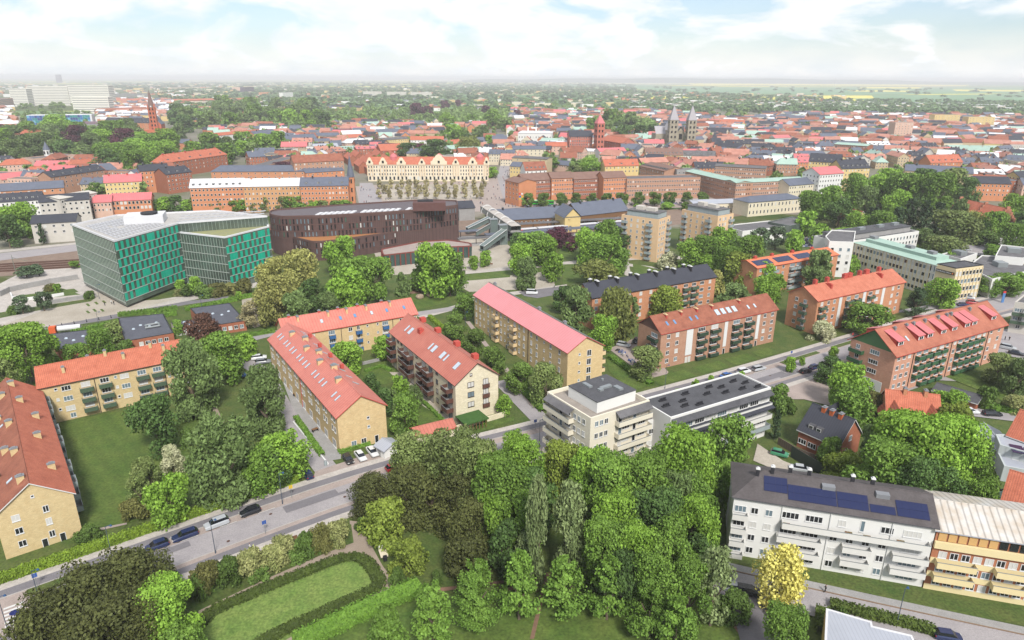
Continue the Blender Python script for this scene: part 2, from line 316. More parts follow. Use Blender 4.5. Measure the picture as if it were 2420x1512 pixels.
# railway yard on the left and through the station
sheet('rail_bed', [(-200, 615), (180, 588), (640, 560), (1100, 520), (1480, 505), (1780, 478), (1820, 500), (1500, 545), (1180, 560), (1000, 600), (660, 590), (180, 640), (-200, 668)], ballast)
# white street beside the left blocks
sheet('street', [(-100, 610), (200, 575), (190, 592), (-100, 628)], asph); sheet('pavement', [(-100, 600), (180, 573), (182, 577), (-100, 608)], pave)
sheet('station_square', [(840, 440), (1175, 420), (1190, 380), (1215, 380), (1200, 440), (1260, 480), (1700, 470), (1700, 488), (1240, 500), (1120, 500), (850, 490)], pavep)
sheet('square_paving', [(895, 437), (1150, 433), (1130, 472), (905, 474)], sand)
sheet('street', [(850, 432), (880, 432), (910, 490), (848, 492)], asph)
sheet('street', [(1175, 420), (1190, 355), (1196, 330), (1202, 330), (1206, 360), (1200, 420), (1225, 470), (1190, 470)], asph)
sheet('street', [(1215, 497), (1250, 478), (1700, 462), (1900, 470), (1900, 484), (1700, 482), (1260, 492)], pavep)
# concrete plaza and ramps by the green building
sheet('plaza', [(-60, 700), (60, 640), (190, 632), (300, 720), (425, 700), (640, 660), (640, 672), (430, 714), (300, 742), (90, 778), (-60, 760)], pave)
sheet('plaza', [(0, 770), (230, 690), (300, 712), (420, 706), (250, 750), (100, 772)], sand)
sheet('brick_street', [(90, 776), (250, 747), (440, 712), (540, 700), (540, 706), (440, 720), (250, 757), (110, 779)], asphd)
sheet('lawn', [(40, 699), (175, 682), (186, 690), (110, 702), (28, 704)], grass); sheet('lawn', [(90, 700), (110, 680), (150, 682), (190, 696), (130, 702)], grass)
sheet('lawn', [(-20, 742), (100, 722), (225, 704), (215, 712), (100, 732), (-20, 756)], grassd)
for k, (x, y) in enumerate(((202, 718), (222, 714), (240, 711), (202, 735), (218, 731), (236, 731))):
    sheet('grass_bed', [(x, y), (x + 6, y - 1), (x + 12, y + 5), (x + 6, y + 6)], grass)
# municipal forecourt and park paths
sheet('plaza', [(880, 585), (1100, 560), (1180, 565), (1210, 585), (1215, 632), (1105, 640), (930, 650), (900, 640)], sand)
sheet('gravel_yard', [(1105, 662), (1310, 640), (1310, 684), (1235, 684), (1110, 690), (1090, 680)], sand)
for pts in ([(1100, 640), (1340, 618), (1400, 612), (1540, 604), (1700, 608), (1700, 613), (1540, 612), (1400, 620), (1340, 626), (1100, 648)], [(1476, 612), (1484, 612), (1492, 655), (1476, 650)], [(1480, 622), (1540, 630), (1570, 640), (1560, 642), (1480, 628)],
            [(985, 748), (1080, 720), (1100, 705), (1340, 672), (1340, 680), (1110, 712), (1085, 730), (1000, 752)]): sheet('path', pts, pave)
for pts in ([(1103, 649), (1210, 638), (1205, 655), (1100, 664)], [(1330, 625), (1470, 620), (1470, 655), (1330, 672)], [(1320, 592), (1560, 588), (1560, 606), (1320, 618)], [(1495, 622), (1560, 638), (1580, 650), (1500, 652)], [(950, 690), (1080, 670), (1100, 695), (1060, 715), (975, 735), (940, 715)]): sheet('lawn', pts, grass)
sheet('street', [(1225, 690), (1340, 675), (1350, 690), (1270, 705), (1240, 700)], asphd)
sheet('sandpit', [(960, 684), (998, 683), (1000, 693), (965, 695)], soil)
sheet('playground_ground', [(570, 700), (650, 690), (660, 760), (600, 775), (575, 740)], sand)
# street to the left of the terrace block
L1 = [P(600, 800), P(640, 830), P(700, 1000), P(735, 1050), P(768, 1110)]
ribbon('street', [P(560, 845), P(622, 880), P(690, 1005), P(770, 1108)], -2.6, 2.6, asph)
ribbon('street', [P(420, 838), P(600, 800), P(700, 775), P(985, 742), P(1100, 725)], -2.2, 2.2, asph)
sheet('terrace_paving', [(660, 880), (690, 880), (806, 1060), (806, 1085), (776, 1090), (690, 960)], greyc)
sheet('parking', [(745, 1115), (880, 1070), (935, 1062), (932, 1080), (790, 1122), (740, 1132)], pavep)
# courtyards
sheet('lawn', [(140, 1000), (335, 962), (520, 990), (600, 1100), (560, 1160), (330, 1230), (195, 1262)], grass)
sheet('path', [(184, 1262), (230, 1250), (300, 1236), (300, 1240), (230, 1256), (186, 1270)], pavep)
sheet('path', [(500, 965), (512, 962), (530, 1000), (520, 1000)], gravel)
sheet('garden_lawn', [(838, 868), (940, 850), (948, 900), (880, 915)], grass)
sheet('lawn', [(905, 930), (1000, 915), (1080, 985), (1000, 1010), (940, 1005)], grass)
sheet('garden_paving', [(920, 880), (960, 880), (1075, 990), (1060, 1000), (1000, 960)], sand)
sheet('lawn', [(1100, 1010), (1215, 985), (1215, 995), (1110, 1030)], grass)
# lane right of the new block
ribbon('lane', [P(1185, 900), P(1235, 950), P(1285, 1000)], -2.6, 2.6, asph)
ribbon('path', [P(1105, 760), P(1160, 830), P(1210, 890), P(1260, 960)], -.8, .8, pavep)
sheet('lawn', [(1432, 850), (1455, 845), (1545, 910), (1490, 925), (1440, 880)], grass)
sheet('parking', [(1438, 825), (1500, 800), (1580, 880), (1560, 905), (1540, 900)], pavep)
# the main street: cross-section swept along its line, distances in metres to the right of the hedge edge
ML = [(-150, 53), (-110, 83), (-90.5, 98), (-68.3, 114.5), (-47, 131.7), (-29, 143.5), (8.1, 160.9), (35.2, 177), (63.7, 192.2), (82.5, 203.4), (124.1, 228.8), (180, 262), (260, 300)]
def sweep(line):  # resample
    r = []
    for a, b in zip(line, line[1:]):
        n = max(1, int((Vector(b) - Vector(a)).length / 8))
        r += [tuple(Vector(a).lerp(Vector(b), i / n)) for i in range(n)]
    r.append(line[-1]); s = [Vector(p) for p in r]
    for _ in range(6): s = [s[0]] + [(s[i - 1] + s[i] * 2 + s[i + 1]) / 4 for i in range(1, len(s) - 1)] + [s[-1]]
    return s
MS = sweep(ML)
ribbon('main_road', MS, 4.1, 14.5, asph)
ribbon('pavement', MS, 0, 1.9, pave, z=0, h=.12); ribbon('cycle_lane', MS, 1.9, 4.1, asphd, z=0, h=.11); ribbon('kerb', MS, 4.1, 4.3, kerbm, z=0, h=.13)
ribbon('parking_strip', MS, 4.3, 6.4, pavep)
ribbon('kerb', MS, 13.2, 13.45, kerbm, z=0, h=.13); ribbon('cycle_lane', MS, 14.6, 16.4, asphd, z=0, h=.11); ribbon('pavement', MS, 16.4, 18.2, pave, z=0, h=.12); ribbon('paving_strip', MS, 13.45, 14.6, pavep, z=0, h=.12)
def at_street(px, off):   # point on the street section at the photo's x
    best = min(MS, key=lambda p: abs(PR(p)[0] - px)); i = MS.index(best); a = MS[max(0, i - 1)]; b = MS[min(len(MS) - 1, i + 1)]; t = (b - a).normalized()
    # refine along the tangent so that the offset point projects to px
    q = best + Vector((t.y, -t.x)) * off
    for _ in range(6):
        e = px - PR(q)[0]; g = (PR(q + t)[0] - PR(q)[0]); q = q + t * (e / g)
    return q, math.atan2(t.y, t.x)
def spanstreet(name, x0, x1, d0, d1, mat, z=None, h=0.):
    n = 6; pts = [at_street(x0 + (x1 - x0) * i / n, 0)[0] for i in range(n + 1)]
    return ribbon(name, pts, d0, d1, mat, z, h)
spanstreet('red_paving', 702, 790, 2.0, 6.4, redpav, z=.016, h=.11); spanstreet('red_paving', 1250, 1300, 2.0, 7.5, redpav, z=.016, h=.11)
spanstreet('red_paving', 1830, 1860, 13.4, 16.5, redpav, z=.016, h=.11)
spanstreet('planting_strip', 60, 330, 4.5, 6.3, grassd, z=0, h=.2); spanstreet('planting_strip', 385, 480, 13.6, 14.6, grassd, z=.01, h=.16); spanstreet('planting_strip', 776, 850, 13.6, 14.6, grassd, z=.01, h=.16)
spanstreet('planting_strip', 1815, 1900, 4.5, 6, grassd, z=0, h=.2); spanstreet('planting_strip', 1935, 2020, 4.5, 6, grassd, z=0, h=.2); spanstreet('planting_strip', 1300, 1500, 13.6, 14.6, grassd, z=.01, h=.16)
# front gardens with red brick paths before the long brick block
for k, (x0, x1) in enumerate(((1560, 1645), (1662, 1725), (1738, 1790), (1800, 1840))):
    a, b = at_street(x0, -1.0)[0], at_street(x1, -1.0)[0]; c, d = at_street(x1 - 26, -6.2)[0], at_street(x0 - 26, -6.2)[0]
    sheet('front_garden', [a, b, c, d], grass, px=False)
# zebra crossing lower left, and its surround
zc, za = at_street(28, 10.3)
sheet('crossing_paving', [(-20, 1400), (60, 1372), (75, 1412), (75, 1500), (-20, 1540)], pavep)
tz = Vector((math.cos(za), math.sin(za))); nz_ = Vector((tz.y, -tz.x)); cz = P(37, 1462)
for k in range(8):
    o_ = cz + nz_ * (k - 3.5) * 1.0
    sheet('zebra_stripe', [o_ - tz * 1.5 - nz_ * .25, o_ + tz * 1.5 - nz_ * .25, o_ + tz * 1.5 + nz_ * .25, o_ - tz * 1.5 + nz_ * .25], paint, px=False, lvl=90)
# park in front
sheet('park_path', [(470, 1445), (640, 1365), (800, 1296), (834, 1284), (826, 1232), (846, 1234), (905, 1340), (950, 1398), (900, 1412), (700, 1512), (640, 1530), (460, 1540), (470, 1445)], gravel)
sheet('park_lawn', [(455, 1480), (500, 1440), (640, 1386), (800, 1320), (850, 1312), (878, 1334), (906, 1384), (905, 1395), (860, 1420), (700, 1500), (600, 1560), (440, 1580)], grassl)
sheet('park_border', [(490, 1390), (560, 1352), (830, 1240), (836, 1284), (700, 1335), (560, 1395), (490, 1430)], grassd)
sheet('park_lawn', [(960, 1410), (1750, 1390), (1790, 1560), (700, 1580), (760, 1510), (940, 1412)], grass)
for pts in ([(1040, 1400), (1300, 1365), (1310, 1358), (1290, 1362), (1030, 1392)], [(1288, 1360), (1298, 1360), (1262, 1512), (1252, 1512)], [(1190, 1395), (1300, 1352), (1306, 1358), (1200, 1402)]): sheet('trodden_path', pts, soil)
sheet('bare_ground', [(1730, 1480), (1790, 1420), (1800, 1440), (1780, 1520), (1760, 1520)], soil)
# street lower right
SL = [P(1690, 1352), P(1740, 1362), P(1900, 1405), P(2200, 1468), P(2420, 1520), P(2700, 1575)]
SL = sweep([tuple(p) for p in SL])
ribbon('side_street', SL, -1.2, 5.6, asph); ribbon('pavement', SL, -3.2, -1.4, greyc, z=0, h=.12); ribbon('kerb', SL, -1.4, -1.2, M('brown_kerb', A(150, 126, 104)), z=0, h=.13)
sheet('lawn', [(1690, 1300), (1900, 1345), (2184, 1400), (2420, 1450), (2420, 1478), (2184, 1432), (1900, 1377), (1690, 1338)], grassd, z=.02)
sheet('parking', [(1690, 1385), (1900, 1440), (1900, 1560), (1760, 1560), (1730, 1440)], asphd)
# yards round the villas on the right
sheet('yard', [(1790, 1050), (1850, 1090), (1900, 1110), (1850, 1120), (1780, 1090)], sand)
sheet('side_street', [(2120, 950), (2300, 985), (2500, 1010), (2500, 990), (2380, 978), (2240, 955), (2140, 930)], asph)
sheet('yard', [(2020, 870), (2120, 935), (2215, 900), (2330, 905), (2350, 885), (2240, 880), (2180, 900), (2100, 900)], greyc)
sheet('lawn', [(2230, 890), (2290, 872), (2390, 900), (2390, 960), (2330, 930)], grass)
sheet('yard', [(2330, 840), (2370, 780), (2420, 770), (2500, 860), (2420, 900), (2370, 860)], asph)
sheet('side_street', [(1820, 915), (1870, 895), (1960, 890), (1985, 925), (2010, 985), (1960, 960), (1900, 945), (1850, 945)], pavep)
sheet('street', [(2070, 745), (2240, 712), (2420, 690), (2500, 700), (2500, 790), (2380, 745), (2330, 722), (2240, 728)], asph)
sheet('parking', [(1870, 556), (2060, 540), (2060, 560), (1960, 590), (1880, 580)], asph)
sheet('parking', [(2240, 570), (2420, 560), (2420, 620), (2280, 600)], asph)
# repaired patches and drain covers in the asphalt
rp = random.Random(9)
for k in range(14):
    q, a = at_street(rp.choice((330, 450, 560, 640, 760, 1250, 1560, 1650, 1760, 1860, 1940)) + rp.uniform(-40, 40), rp.uniform(7.2, 12.4)); t = Vector((math.cos(a), math.sin(a))); n = Vector((t.y, -t.x)); l_, w_ = rp.uniform(1, 7), rp.uniform(.4, 1.4)
    sheet('road_patch', [q - t * l_ - n * w_, q + t * l_ - n * w_, q + t * l_ + n * w_, q - t * l_ + n * w_], asphd, px=False, lvl=92 + k * .2)
for x, of_ in ((355, 10.5), (540, 11.8), (640, 8), (815, 11), (1600, 9), (1820, 10), (1900, 8.5)):
    q, a = at_street(x, of_); sheet('drain_cover', [q + Vector((math.cos(i) * .35, math.sin(i) * .35)) for i in (0, 1, 2, 3, 4, 5)], railm, px=False, lvl=98)
for x0, x1 in ((430, 470), (520, 560), (610, 650), (1600, 1640), (1690, 1730), (1780, 1810)):
    pts = [at_street(x0 + (x1 - x0) * i / 3, 6.45)[0] for i in range(4)]; LV[0] = max(LV[0], 99); ribbon('kerb_line', pts, -.08, .08, paint)
# ---------------------------------------------------------------- windows, balconies and other repeated parts
CACHE = {}
rw = random.Random(11)
def win_mesh(w_, h_, n, arch=0, fr=None, det=2):
    k = ('w', w_, h_, n, arch, fr.name if fr else '', det)
    if k in CACHE: return CACHE[k]
    m = MB(); t = .1; y0 = -.07; y1 = .02
    m.box(-w_ / 2, y0, 0, -w_ / 2 + t, y1, h_); m.box(w_ / 2 - t, y0, 0, w_ / 2, y1, h_)
    m.box(-w_ / 2 + t, y0, 0, w_ / 2 - t, y1, t); m.box(-w_ / 2 + t, y0, h_ - t, w_ / 2 - t, y1, h_)
    for i in range(1, n):
        x = -w_ / 2 + w_ * i / n; m.box(x - .05, y0, t, x + .05, y1, h_ - t)
    m.box(-w_ / 2 - .05, -.14, -.08, w_ / 2 + .05, .02, -.005)
    if det == 1:
        m.face([(-w_ / 2 + t, -.03, t), (w_ / 2 - t, -.03, t), (w_ / 2 - t, -.03, h_ - t), (-w_ / 2 + t, -.03, h_ - t)], 1)
        me = m.mesh('window', [fr or frame, glass])
    else: me = m.mesh('window', [fr or frame])
    CACHE[k] = me; return me
def pane_mesh(w_, h_):
    k = ('p', w_, h_)
    if k not in CACHE:
        m = MB(); m.face([(-w_ / 2 + .06, -.03, .06), (w_ / 2 - .06, -.03, .06), (w_ / 2 - .06, -.03, h_ - .06), (-w_ / 2 + .06, -.03, h_ - .06)]); CACHE[k] = m.mesh('pane', [glass])
    return CACHE[k]
def balc_mesh(w_, d, ph, kind, mat):
    k = ('b', w_, d, ph, kind, mat.name)
    if k not in CACHE:
        m = MB()
        if kind == 'slab': m.box(-w_ / 2, -d, -.16, w_ / 2, 0, 0)
        else:
            m.box(-w_ / 2 - .03, -d - .05, -.2, w_ / 2 + .03, -d + .03, ph); m.box(-w_ / 2 - .04, -d + .03, -.2, -w_ / 2 + .02, -.02, ph); m.box(w_ / 2 - .02, -d + .03, -.2, w_ / 2 + .04, -.02, ph)
            m.box(-w_ / 2 - .06, -d - .08, ph + .002, w_ / 2 + .06, -d + .05, ph + .07, 1)
        CACHE[k] = m.mesh('balcony' if kind == 'slab' else 'railing_panel', [mat] if kind == 'slab' else [mat, steel])
    return CACHE[k]
WT = {'s': (.7, .75, 1, .5), 'd': (1.3, 1.35, 2, 0), 't': (2.1, 1.35, 3, 0), 'q': (2.9, 1.35, 4, 0), 'w': (1.0, 1.45, 2, 0), 'u': (1.1, 1.5, 1, 0), 'n': (.6, 1.3, 1, 0), 'o': (.55, .55, 1, .6), 'D': (1.0, 2.1, 1, -.9), 'L': (2.4, 2.1, 3, -.9), 'N': (.75, 2.3, 1, -.4), 'v': (1.5, 1.9, 2, -.2), 'x': (3.2, 1.2, 4, .1), 'g': (2.2, 2.4, 2, -.5)}
class Bld:
    """A building: footprint polygon in metres round its own Empty; edge i runs poly[i]->poly[i+1] with the outside on its right."""
    def __init__(s, name, label, cat, poly, h, wallmat, group=None, det=2, fr=None):
        n = len(poly); ar = sum(poly[i][0] * poly[(i + 1) % n][1] - poly[(i + 1) % n][0] * poly[i][1] for i in range(n))
        poly = [Vector(p) for p in poly]
        if ar < 0: poly = poly[::-1]
        s.o0 = poly[0]; u = poly[1] - poly[0]; s.rz = math.atan2(u.y, u.x)
        s.root = thing(name, label, cat, (s.o0.x, s.o0.y, 0), s.rz, group)
        R = Matrix.Rotation(-s.rz, 2); s.poly = [R @ (p - s.o0) for p in poly]; s.h = h; s.det = det; s.fr = fr; s.wallmat = wallmat; s.blind = .22; s.far = None; s.nwin = 0
        s.glass = [glass, glass, glassb]
    def edge(s, i):
        a = s.poly[i % len(s.poly)]; b = s.poly[(i + 1) % len(s.poly)]; d = b - a; L = d.length; return a, d / L, L
    def part(s, name, m, mats, smooth=False): return m.build(name, mats, s.root, smooth=smooth)
    def at(s, i, x, z, out=0.):
        a, t, L = s.edge(i); p = a + t * x + Vector((t.y, -t.x)) * out; return (p.x, p.y, z), math.atan2(t.y, t.x)
    def win(s, i, x, z, code):
        w_, h_, n, dz = WT[code] if isinstance(code, str) else code
        p, r = s.at(i, x, z + dz)
        if s.det == 0 or s.nwin >= 290:
            if s.far is None: s.far = MB()
            M4 = Matrix.Translation(p) @ Matrix.Rotation(r, 4, 'Z'); k = rw.random()
            s.far.box(-w_ / 2, -.06, 0, w_ / 2, .02, h_, 0, M4=M4); s.far.box(-w_ / 2 + .12, -.09, .12, w_ / 2 - .12, -.058, h_ - .12, 1 if k > s.blind * .5 else 2, M4=M4); return
        s.nwin += 1
        gm_ = blind if rw.random() < s.blind else rw.choice(s.glass)
        if s.det == 1:
            o = put(win_mesh(w_, h_, n, 0, s.fr, 1), 'window', s.root, p, r); o.material_slots[1].link = 'OBJECT'; o.material_slots[1].material = gm_
        else:
            o = put(win_mesh(w_, h_, n, 0, s.fr), 'window', s.root, p, r); q = put(pane_mesh(w_, h_), 'pane', o, mat=gm_)
    def balc(s, i, x, z, w_=3.2, d=1.3, mat=gpan, ph=.95, code='t'):
        if code: s.win(i, x, z + .95, code)
        p, r = s.at(i, x, z)
        o = put(balc_mesh(w_, d, ph, 'slab', greyc), 'balcony', s.root, p, r); put(balc_mesh(w_, d, ph, 'panel', mat), 'railing_panel', o)
        if rw.random() < .3:
            m = MB(); m.box(-w_ * .3, -d + .15, .002, -w_ * .05, -d + .6, .55); m.build('balcony_furniture', [rw.choice([wood, framed, M('plants', A(70, 100, 50))])], o)
    def pipe(s, i, x, mat=framed, z1=None):
        p, r = s.at(i, x, 0, .1); m = MB(); m.box(-.08, -.08, .1, .08, .06, (z1 or s.h) - .1); m.build('downpipe', [mat], s.root, p, r)
    def fac(s, i, zs, cols, blk=None, bw=3.2, bd=1.3, mat=gpan):
        L = s.edge(i)[2]
        for x, code in cols:
            x = x * L
            if code == 'P': s.pipe(i, x); continue
            for k, z in enumerate(zs):
                if code[0] == 'B': 
                    if len(code) > 2 and k < int(code[2]): s.win(i, x, z, code[1]); continue
                    s.balc(i, x, z - .95, bw, bd, mat, code=code[1] if len(code) > 1 else 't')
                else: s.win(i, x, z, code)
    def rows(s, i, zs, n, code, x0=0., x1=1., skip=()):
        L = s.edge(i)[2]
        for k in range(n):
            if k in skip: continue
            for z in zs: s.win(i, L * (x0 + (x1 - x0) * (k + .5) / n), z, code)
    def flat(s, roofmat, z=None, par=.5, pw=.35, parmat=None, poly=None, z0=0., name='wall'):
        z = z or s.h; m = MB(); pl = poly or s.poly; m.prism(pl, z0, z, 0, 0); s.part(name, m, [s.wallmat])
        # parapet ring and the roof surface inside it
        n = len(pl); c_in = inset(pl, pw); m = MB()
        for k in range(n):
            a, b, c, d = pl[k], pl[(k + 1) % n], c_in[(k + 1) % n], c_in[k]
            for q in ([(a, z + .002), (b, z + .002), (b, z + par), (a, z + par)], [(c, z + .002), (d, z + .002), (d, z + par), (c, z + par)], [(a, z + par), (b, z + par), (c, z + par), (d, z + par)]): m.face([(p.x, p.y, zz) for p, zz in q])
        s.part('parapet', m, [parmat or s.wallmat])
        m = MB(); m.face([(p.x, p.y, z + .05) for p in c_in]); return s.part('roof', m, [roofmat])
    def wall(s, z1=None): m = MB(); m.prism(s.poly, 0, z1 or s.h); return s.part('wall', m, [s.wallmat])
    def rect(s): a, t, L = s.edge(0); D_ = s.edge(1)[2]; return L, D_
    def gable(s, roofmat, rise=4., hipl=0., hipr=0., oh=.45, rf=.5, roofmat2=None, gab=None, eavemat=None):
        """poly must be a rectangle (front edge first)."""
        L, D_ = s.rect(); h = s.h; s.rise = rise; s.rf = rf; s.oh = oh; yr = D_ * rf; m = MB(); m.prism(s.poly, 0, h, 0)
        if hipl == 0: m.face([(0, 0, h), (0, yr, h + rise - .12), (0, D_, h)][::-1], 1 if gab else 0)
        if hipr == 0: m.face([(L, 0, h), (L, D_, h), (L, yr, h + rise - .12)], 1 if gab else 0)
        s.part('wall', m, [s.wallmat, gab] if gab else [s.wallmat])
        t = .22; zf = h - rise * oh / yr + .1; zb = h - rise * oh / (D_ - yr) + .1; xl = -oh if hipl == 0 else -oh; xr = L + oh; zr = h + rise + .1
        e = [(xl, -oh, zf), (xr, -oh, zf), (xr, D_ + oh, zb), (xl, D_ + oh, zb)]; rl = (xl if hipl == 0 else hipl, yr, zr); rr_ = (xr if hipr == 0 else L - hipr, yr, zr)
        m = MB()
        def dn(p): return (p[0], p[1], p[2] - t)
        F = [([e[0], e[1], rr_, rl], 0), ([e[2], e[3], rl, rr_], 1)]
        if hipr: F.append(([e[1], e[2], rr_], 0))
        if hipl: F.append(([e[3], e[0], rl], 0))
        for f, mi in F: m.face(f, mi); m.face([dn(p) for p in f][::-1], mi)
        rim = [e[0], e[1]] + ([] if hipr else [rr_]) + [e[2], e[3]] + ([] if hipl else [rl])
        for k in range(len(rim)):
            a, b = rim[k], rim[(k + 1) % len(rim)]; m.face([dn(a), dn(b), b, a], 2)
        s.part('roof', m, [roofmat, roofmat2 or roofmat, eavemat or redp])
        m = MB(); m.tube(rl, rr_, .14, n=5); s.part('ridge', m, [roofmat2 or roofmat])
    def slope(s, x, f, side=0):     # matrix on the roof slope: x along, f = fraction up from eave to ridge
        L, D_ = s.rect(); yr = D_ * s.rf if side == 0 else D_ * (1 - s.rf); ang = math.atan2(s.rise, yr); y = yr * f; z = s.h + s.rise * f + .1
        if side == 0: return Matrix.Translation((x, y, z)) @ Matrix.Rotation(ang, 4, 'X')
        return Matrix.Translation((x, D_ - y, z)) @ Matrix.Rotation(math.pi, 4, 'Z') @ Matrix.Rotation(ang, 4, 'X')
    def onroof(s, name, me, x, f, side=0, tilt=True, mat=None):
        M4 = s.slope(x, f, side)
        if not tilt: M4 = Matrix.Translation(M4.translation) @ (Matrix.Rotation(math.pi if side else 0, 4, 'Z'))
        o = put(me, name, s.root); o.matrix_local = M4; return o
    def skylight(s, x, f, side=0, w_=.9, l=1.4, mat=None, n=1):
        k = ('sk', w_, l, (mat or skyl).name, n)
        if k not in CACHE:
            m = MB(); m.box(-w_ / 2, 0, .0, w_ / 2, l, .09, 0); 
            for q in range(n): m.box(-w_ / 2 + .08 + q * (w_ - .08) / n, .08, .088, -w_ / 2 + (q + 1) * (w_ - .08) / n, l - .08, .12, 1)
            CACHE[k] = m.mesh('skylight', [lead, mat or skyl])
        s.onroof('skylight', CACHE[k], x, f, side)
    def chimney(s, x, f, side=0, w_=.9, d=.9, h_=1.6, mat=ybrick, cap=lead):
        k = ('ch', w_, d, h_, mat.name, cap.name)
        if k not in CACHE:
            m = MB(); m.box(-w_ / 2, -d / 2, -1.2, w_ / 2, d / 2, h_, 0); m.box(-w_ / 2 - .08, -d / 2 - .08, h_ + .002, w_ / 2 + .08, d / 2 + .08, h_ + .16, 1); m.box(-w_ * .3, -d * .3, h_ + .162, w_ * .3, d * .3, h_ + .4, 1); CACHE[k] = m.mesh('chimney', [mat, cap])
        s.onroof('chimney', CACHE[k], x, f, side, tilt=False)
    def done(s):
        if s.far is not None: o = s.far.build('windows', [s.fr or frame, glass, blind], s.root); o['kind'] = 'stuff'
        return s
def inset(pl, d):
    n = len(pl); r = []
    for k in range(n):
        a, b, c = pl[k - 1], pl[k], pl[(k + 1) % n]; t1 = (b - a).normalized(); t2 = (c - b).normalized(); n1 = Vector((-t1.y, t1.x)); n2 = Vector((-t2.y, t2.x)); q = (n1 + n2); q = q / max(.3, q.dot(n1)); r.append(b + q * d)
    return r
def rectpx(A_, B_, h, depth, ext0=0., ext1=0.):
    a, b = P(*A_, h), P(*B_, h); u = (b - a).normalized(); v = Vector((-u.y, u.x)); a = a - u * ext0; b = b + u * ext1
    return [a, b, b + v * depth, a + v * depth]
def roofbox(b, x, y, z, sx, sy, sz, mat, name='roof_unit', rz=0.):
    m = MB(); m.box(-sx / 2, -sy / 2, 0, sx / 2, sy / 2, sz); return m.build(name, [mat], b.root, (x, y, z), rz)
FZ = [2.1, 4.95, 7.8]
# --- long orange-roofed block at the left edge
b = Bld('apartment_block', 'yellow brick block with orange tile roof at the left edge', 'apartment building', rectpx((172, 1163), (95, 918), 9.6, 12.4), 9.6, ybrick)
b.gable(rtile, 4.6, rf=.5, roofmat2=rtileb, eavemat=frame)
b.fac(0, FZ, [(.06, 'd'), (.15, 'Bt'), (.28, 'Bt'), (.4, 'd'), (.5, 'Bt'), (.62, 'Bt'), (.74, 'd'), (.84, 'Bt'), (.94, 'Bt')], mat=glpan)
b.fac(3, [1.6, 4.4, 7.2], [(.24, 'd'), (.62, 'w')]); b.win(3, b.rect()[1] * .5, 10.4, 'o')
b.win(3, 6.3, .6, 'D'); b.win(3, 9.2, .6, 'D')
for x, f, sd_ in ((3, .82, 1), (9, .35, 0), (16, .8, 1), (20, .55, 1), (24, .5, 0), (31, .8, 1), (36, .4, 0), (38, .5, 1), (44, .75, 0), (49, .75, 1), (54, .9, 0), (12, .2, 1), (56, .6, 1)): b.chimney(x, f, sd_, .7, 1.3, 1.1, ybrick)
for x in (7, 22, 34, 47): b.skylight(x, .45, 1)
b.done()
# --- second yellow block across the lawn
b = Bld('apartment_block', 'long yellow brick block with green balconies beyond the courtyard lawn', 'apartment building', rectpx((90, 916), (412, 850), 10.6, 11.2, 0, 3.), 10.6, ybrick)
b.gable(rtile, 3.6, hipl=.01, eavemat=framed)
b.fac(0, [2.6, 5.4, 8.3], [(.10, 's'), (.165, 't'), (.29, 'Bt'), (.35, 'P'), (.415, 'Bt'), (.49, 's'), (.55, 't'), (.67, 'Bt'), (.78, 'Bt'), (.83, 'P'), (.86, 's'), (.92, 't'), (.985, 's')], bw=3.0)
for x, f, sd_ in ((6, .5, 0), (16, .92, 0), (20, .6, 0), (27, .9, 0), (30, .62, 0), (12, .4, 1)): b.chimney(x, f, sd_, .7, .8, 1.3, ybrick)
b.win(0, 6, .5, 'd'); b.done()
# --- terrace block with many skylights
b = Bld('terrace_block', 'yellow brick terrace block with many skylights in its red roof', 'apartment building', rectpx((635, 801), (796, 985), 9.8, 12.2), 9.8, obrick)
b.gable(rmetal, 4.0, eavemat=redp, rf=.5)
L = b.rect()[0]
for k in range(10):
    x = L * (.05 + .1 * k)
    for q in (-.9, .9):
        for z in (4.6, 7.4): b.win(0, x + q, z, 'u')
    b.win(0, x - .6, 1.1, 'L')
b.pipe(0, L * .52, redp)
for k, x in enumerate((.06, .1, .17, .21, .27, .31, .38, .42, .47, .51, .60, .64, .70, .74, .86, .9)): b.skylight(L * x, .28, 0, .7, 1.9)
for k, x in enumerate((.1, .14, .3, .34, .42, .5, .58, .66, .74, .82)): b.skylight(L * x, .4, 1, .7, 1.9)
for x, f, sd_ in ((.15, .8, 0), (.28, .95, 1), (.38, .8, 0), (.48, .95, 1), (.57, .8, 0), (.68, .95, 1), (.80, .82, 0)): b.chimney(L * x, f, sd_, 1.1, 1.5, .9, creamd)
for x in (.2, .35, .5, .65): roofbox(b, L * x, b.rect()[1] * .75, b.h + 2.6, .9, .9, 1.1, redp, 'roof_vent')
b.win(1, 7.6, 6.6, 's'); b.win(1, 7.6, 4.2, 's'); b.win(1, 3.6, 1.0, 'd'); b.win(1, 6.1, 1.0, 'd'); b.win(1, 9.4, 1.0, 'D')
b.fac(2, [1.2, 4., 6.8], [(.1, 'd'), (.25, 'd'), (.4, 'Bt'), (.6, 'd'), (.75, 'd'), (.9, 'd')], mat=bpan); b.done()
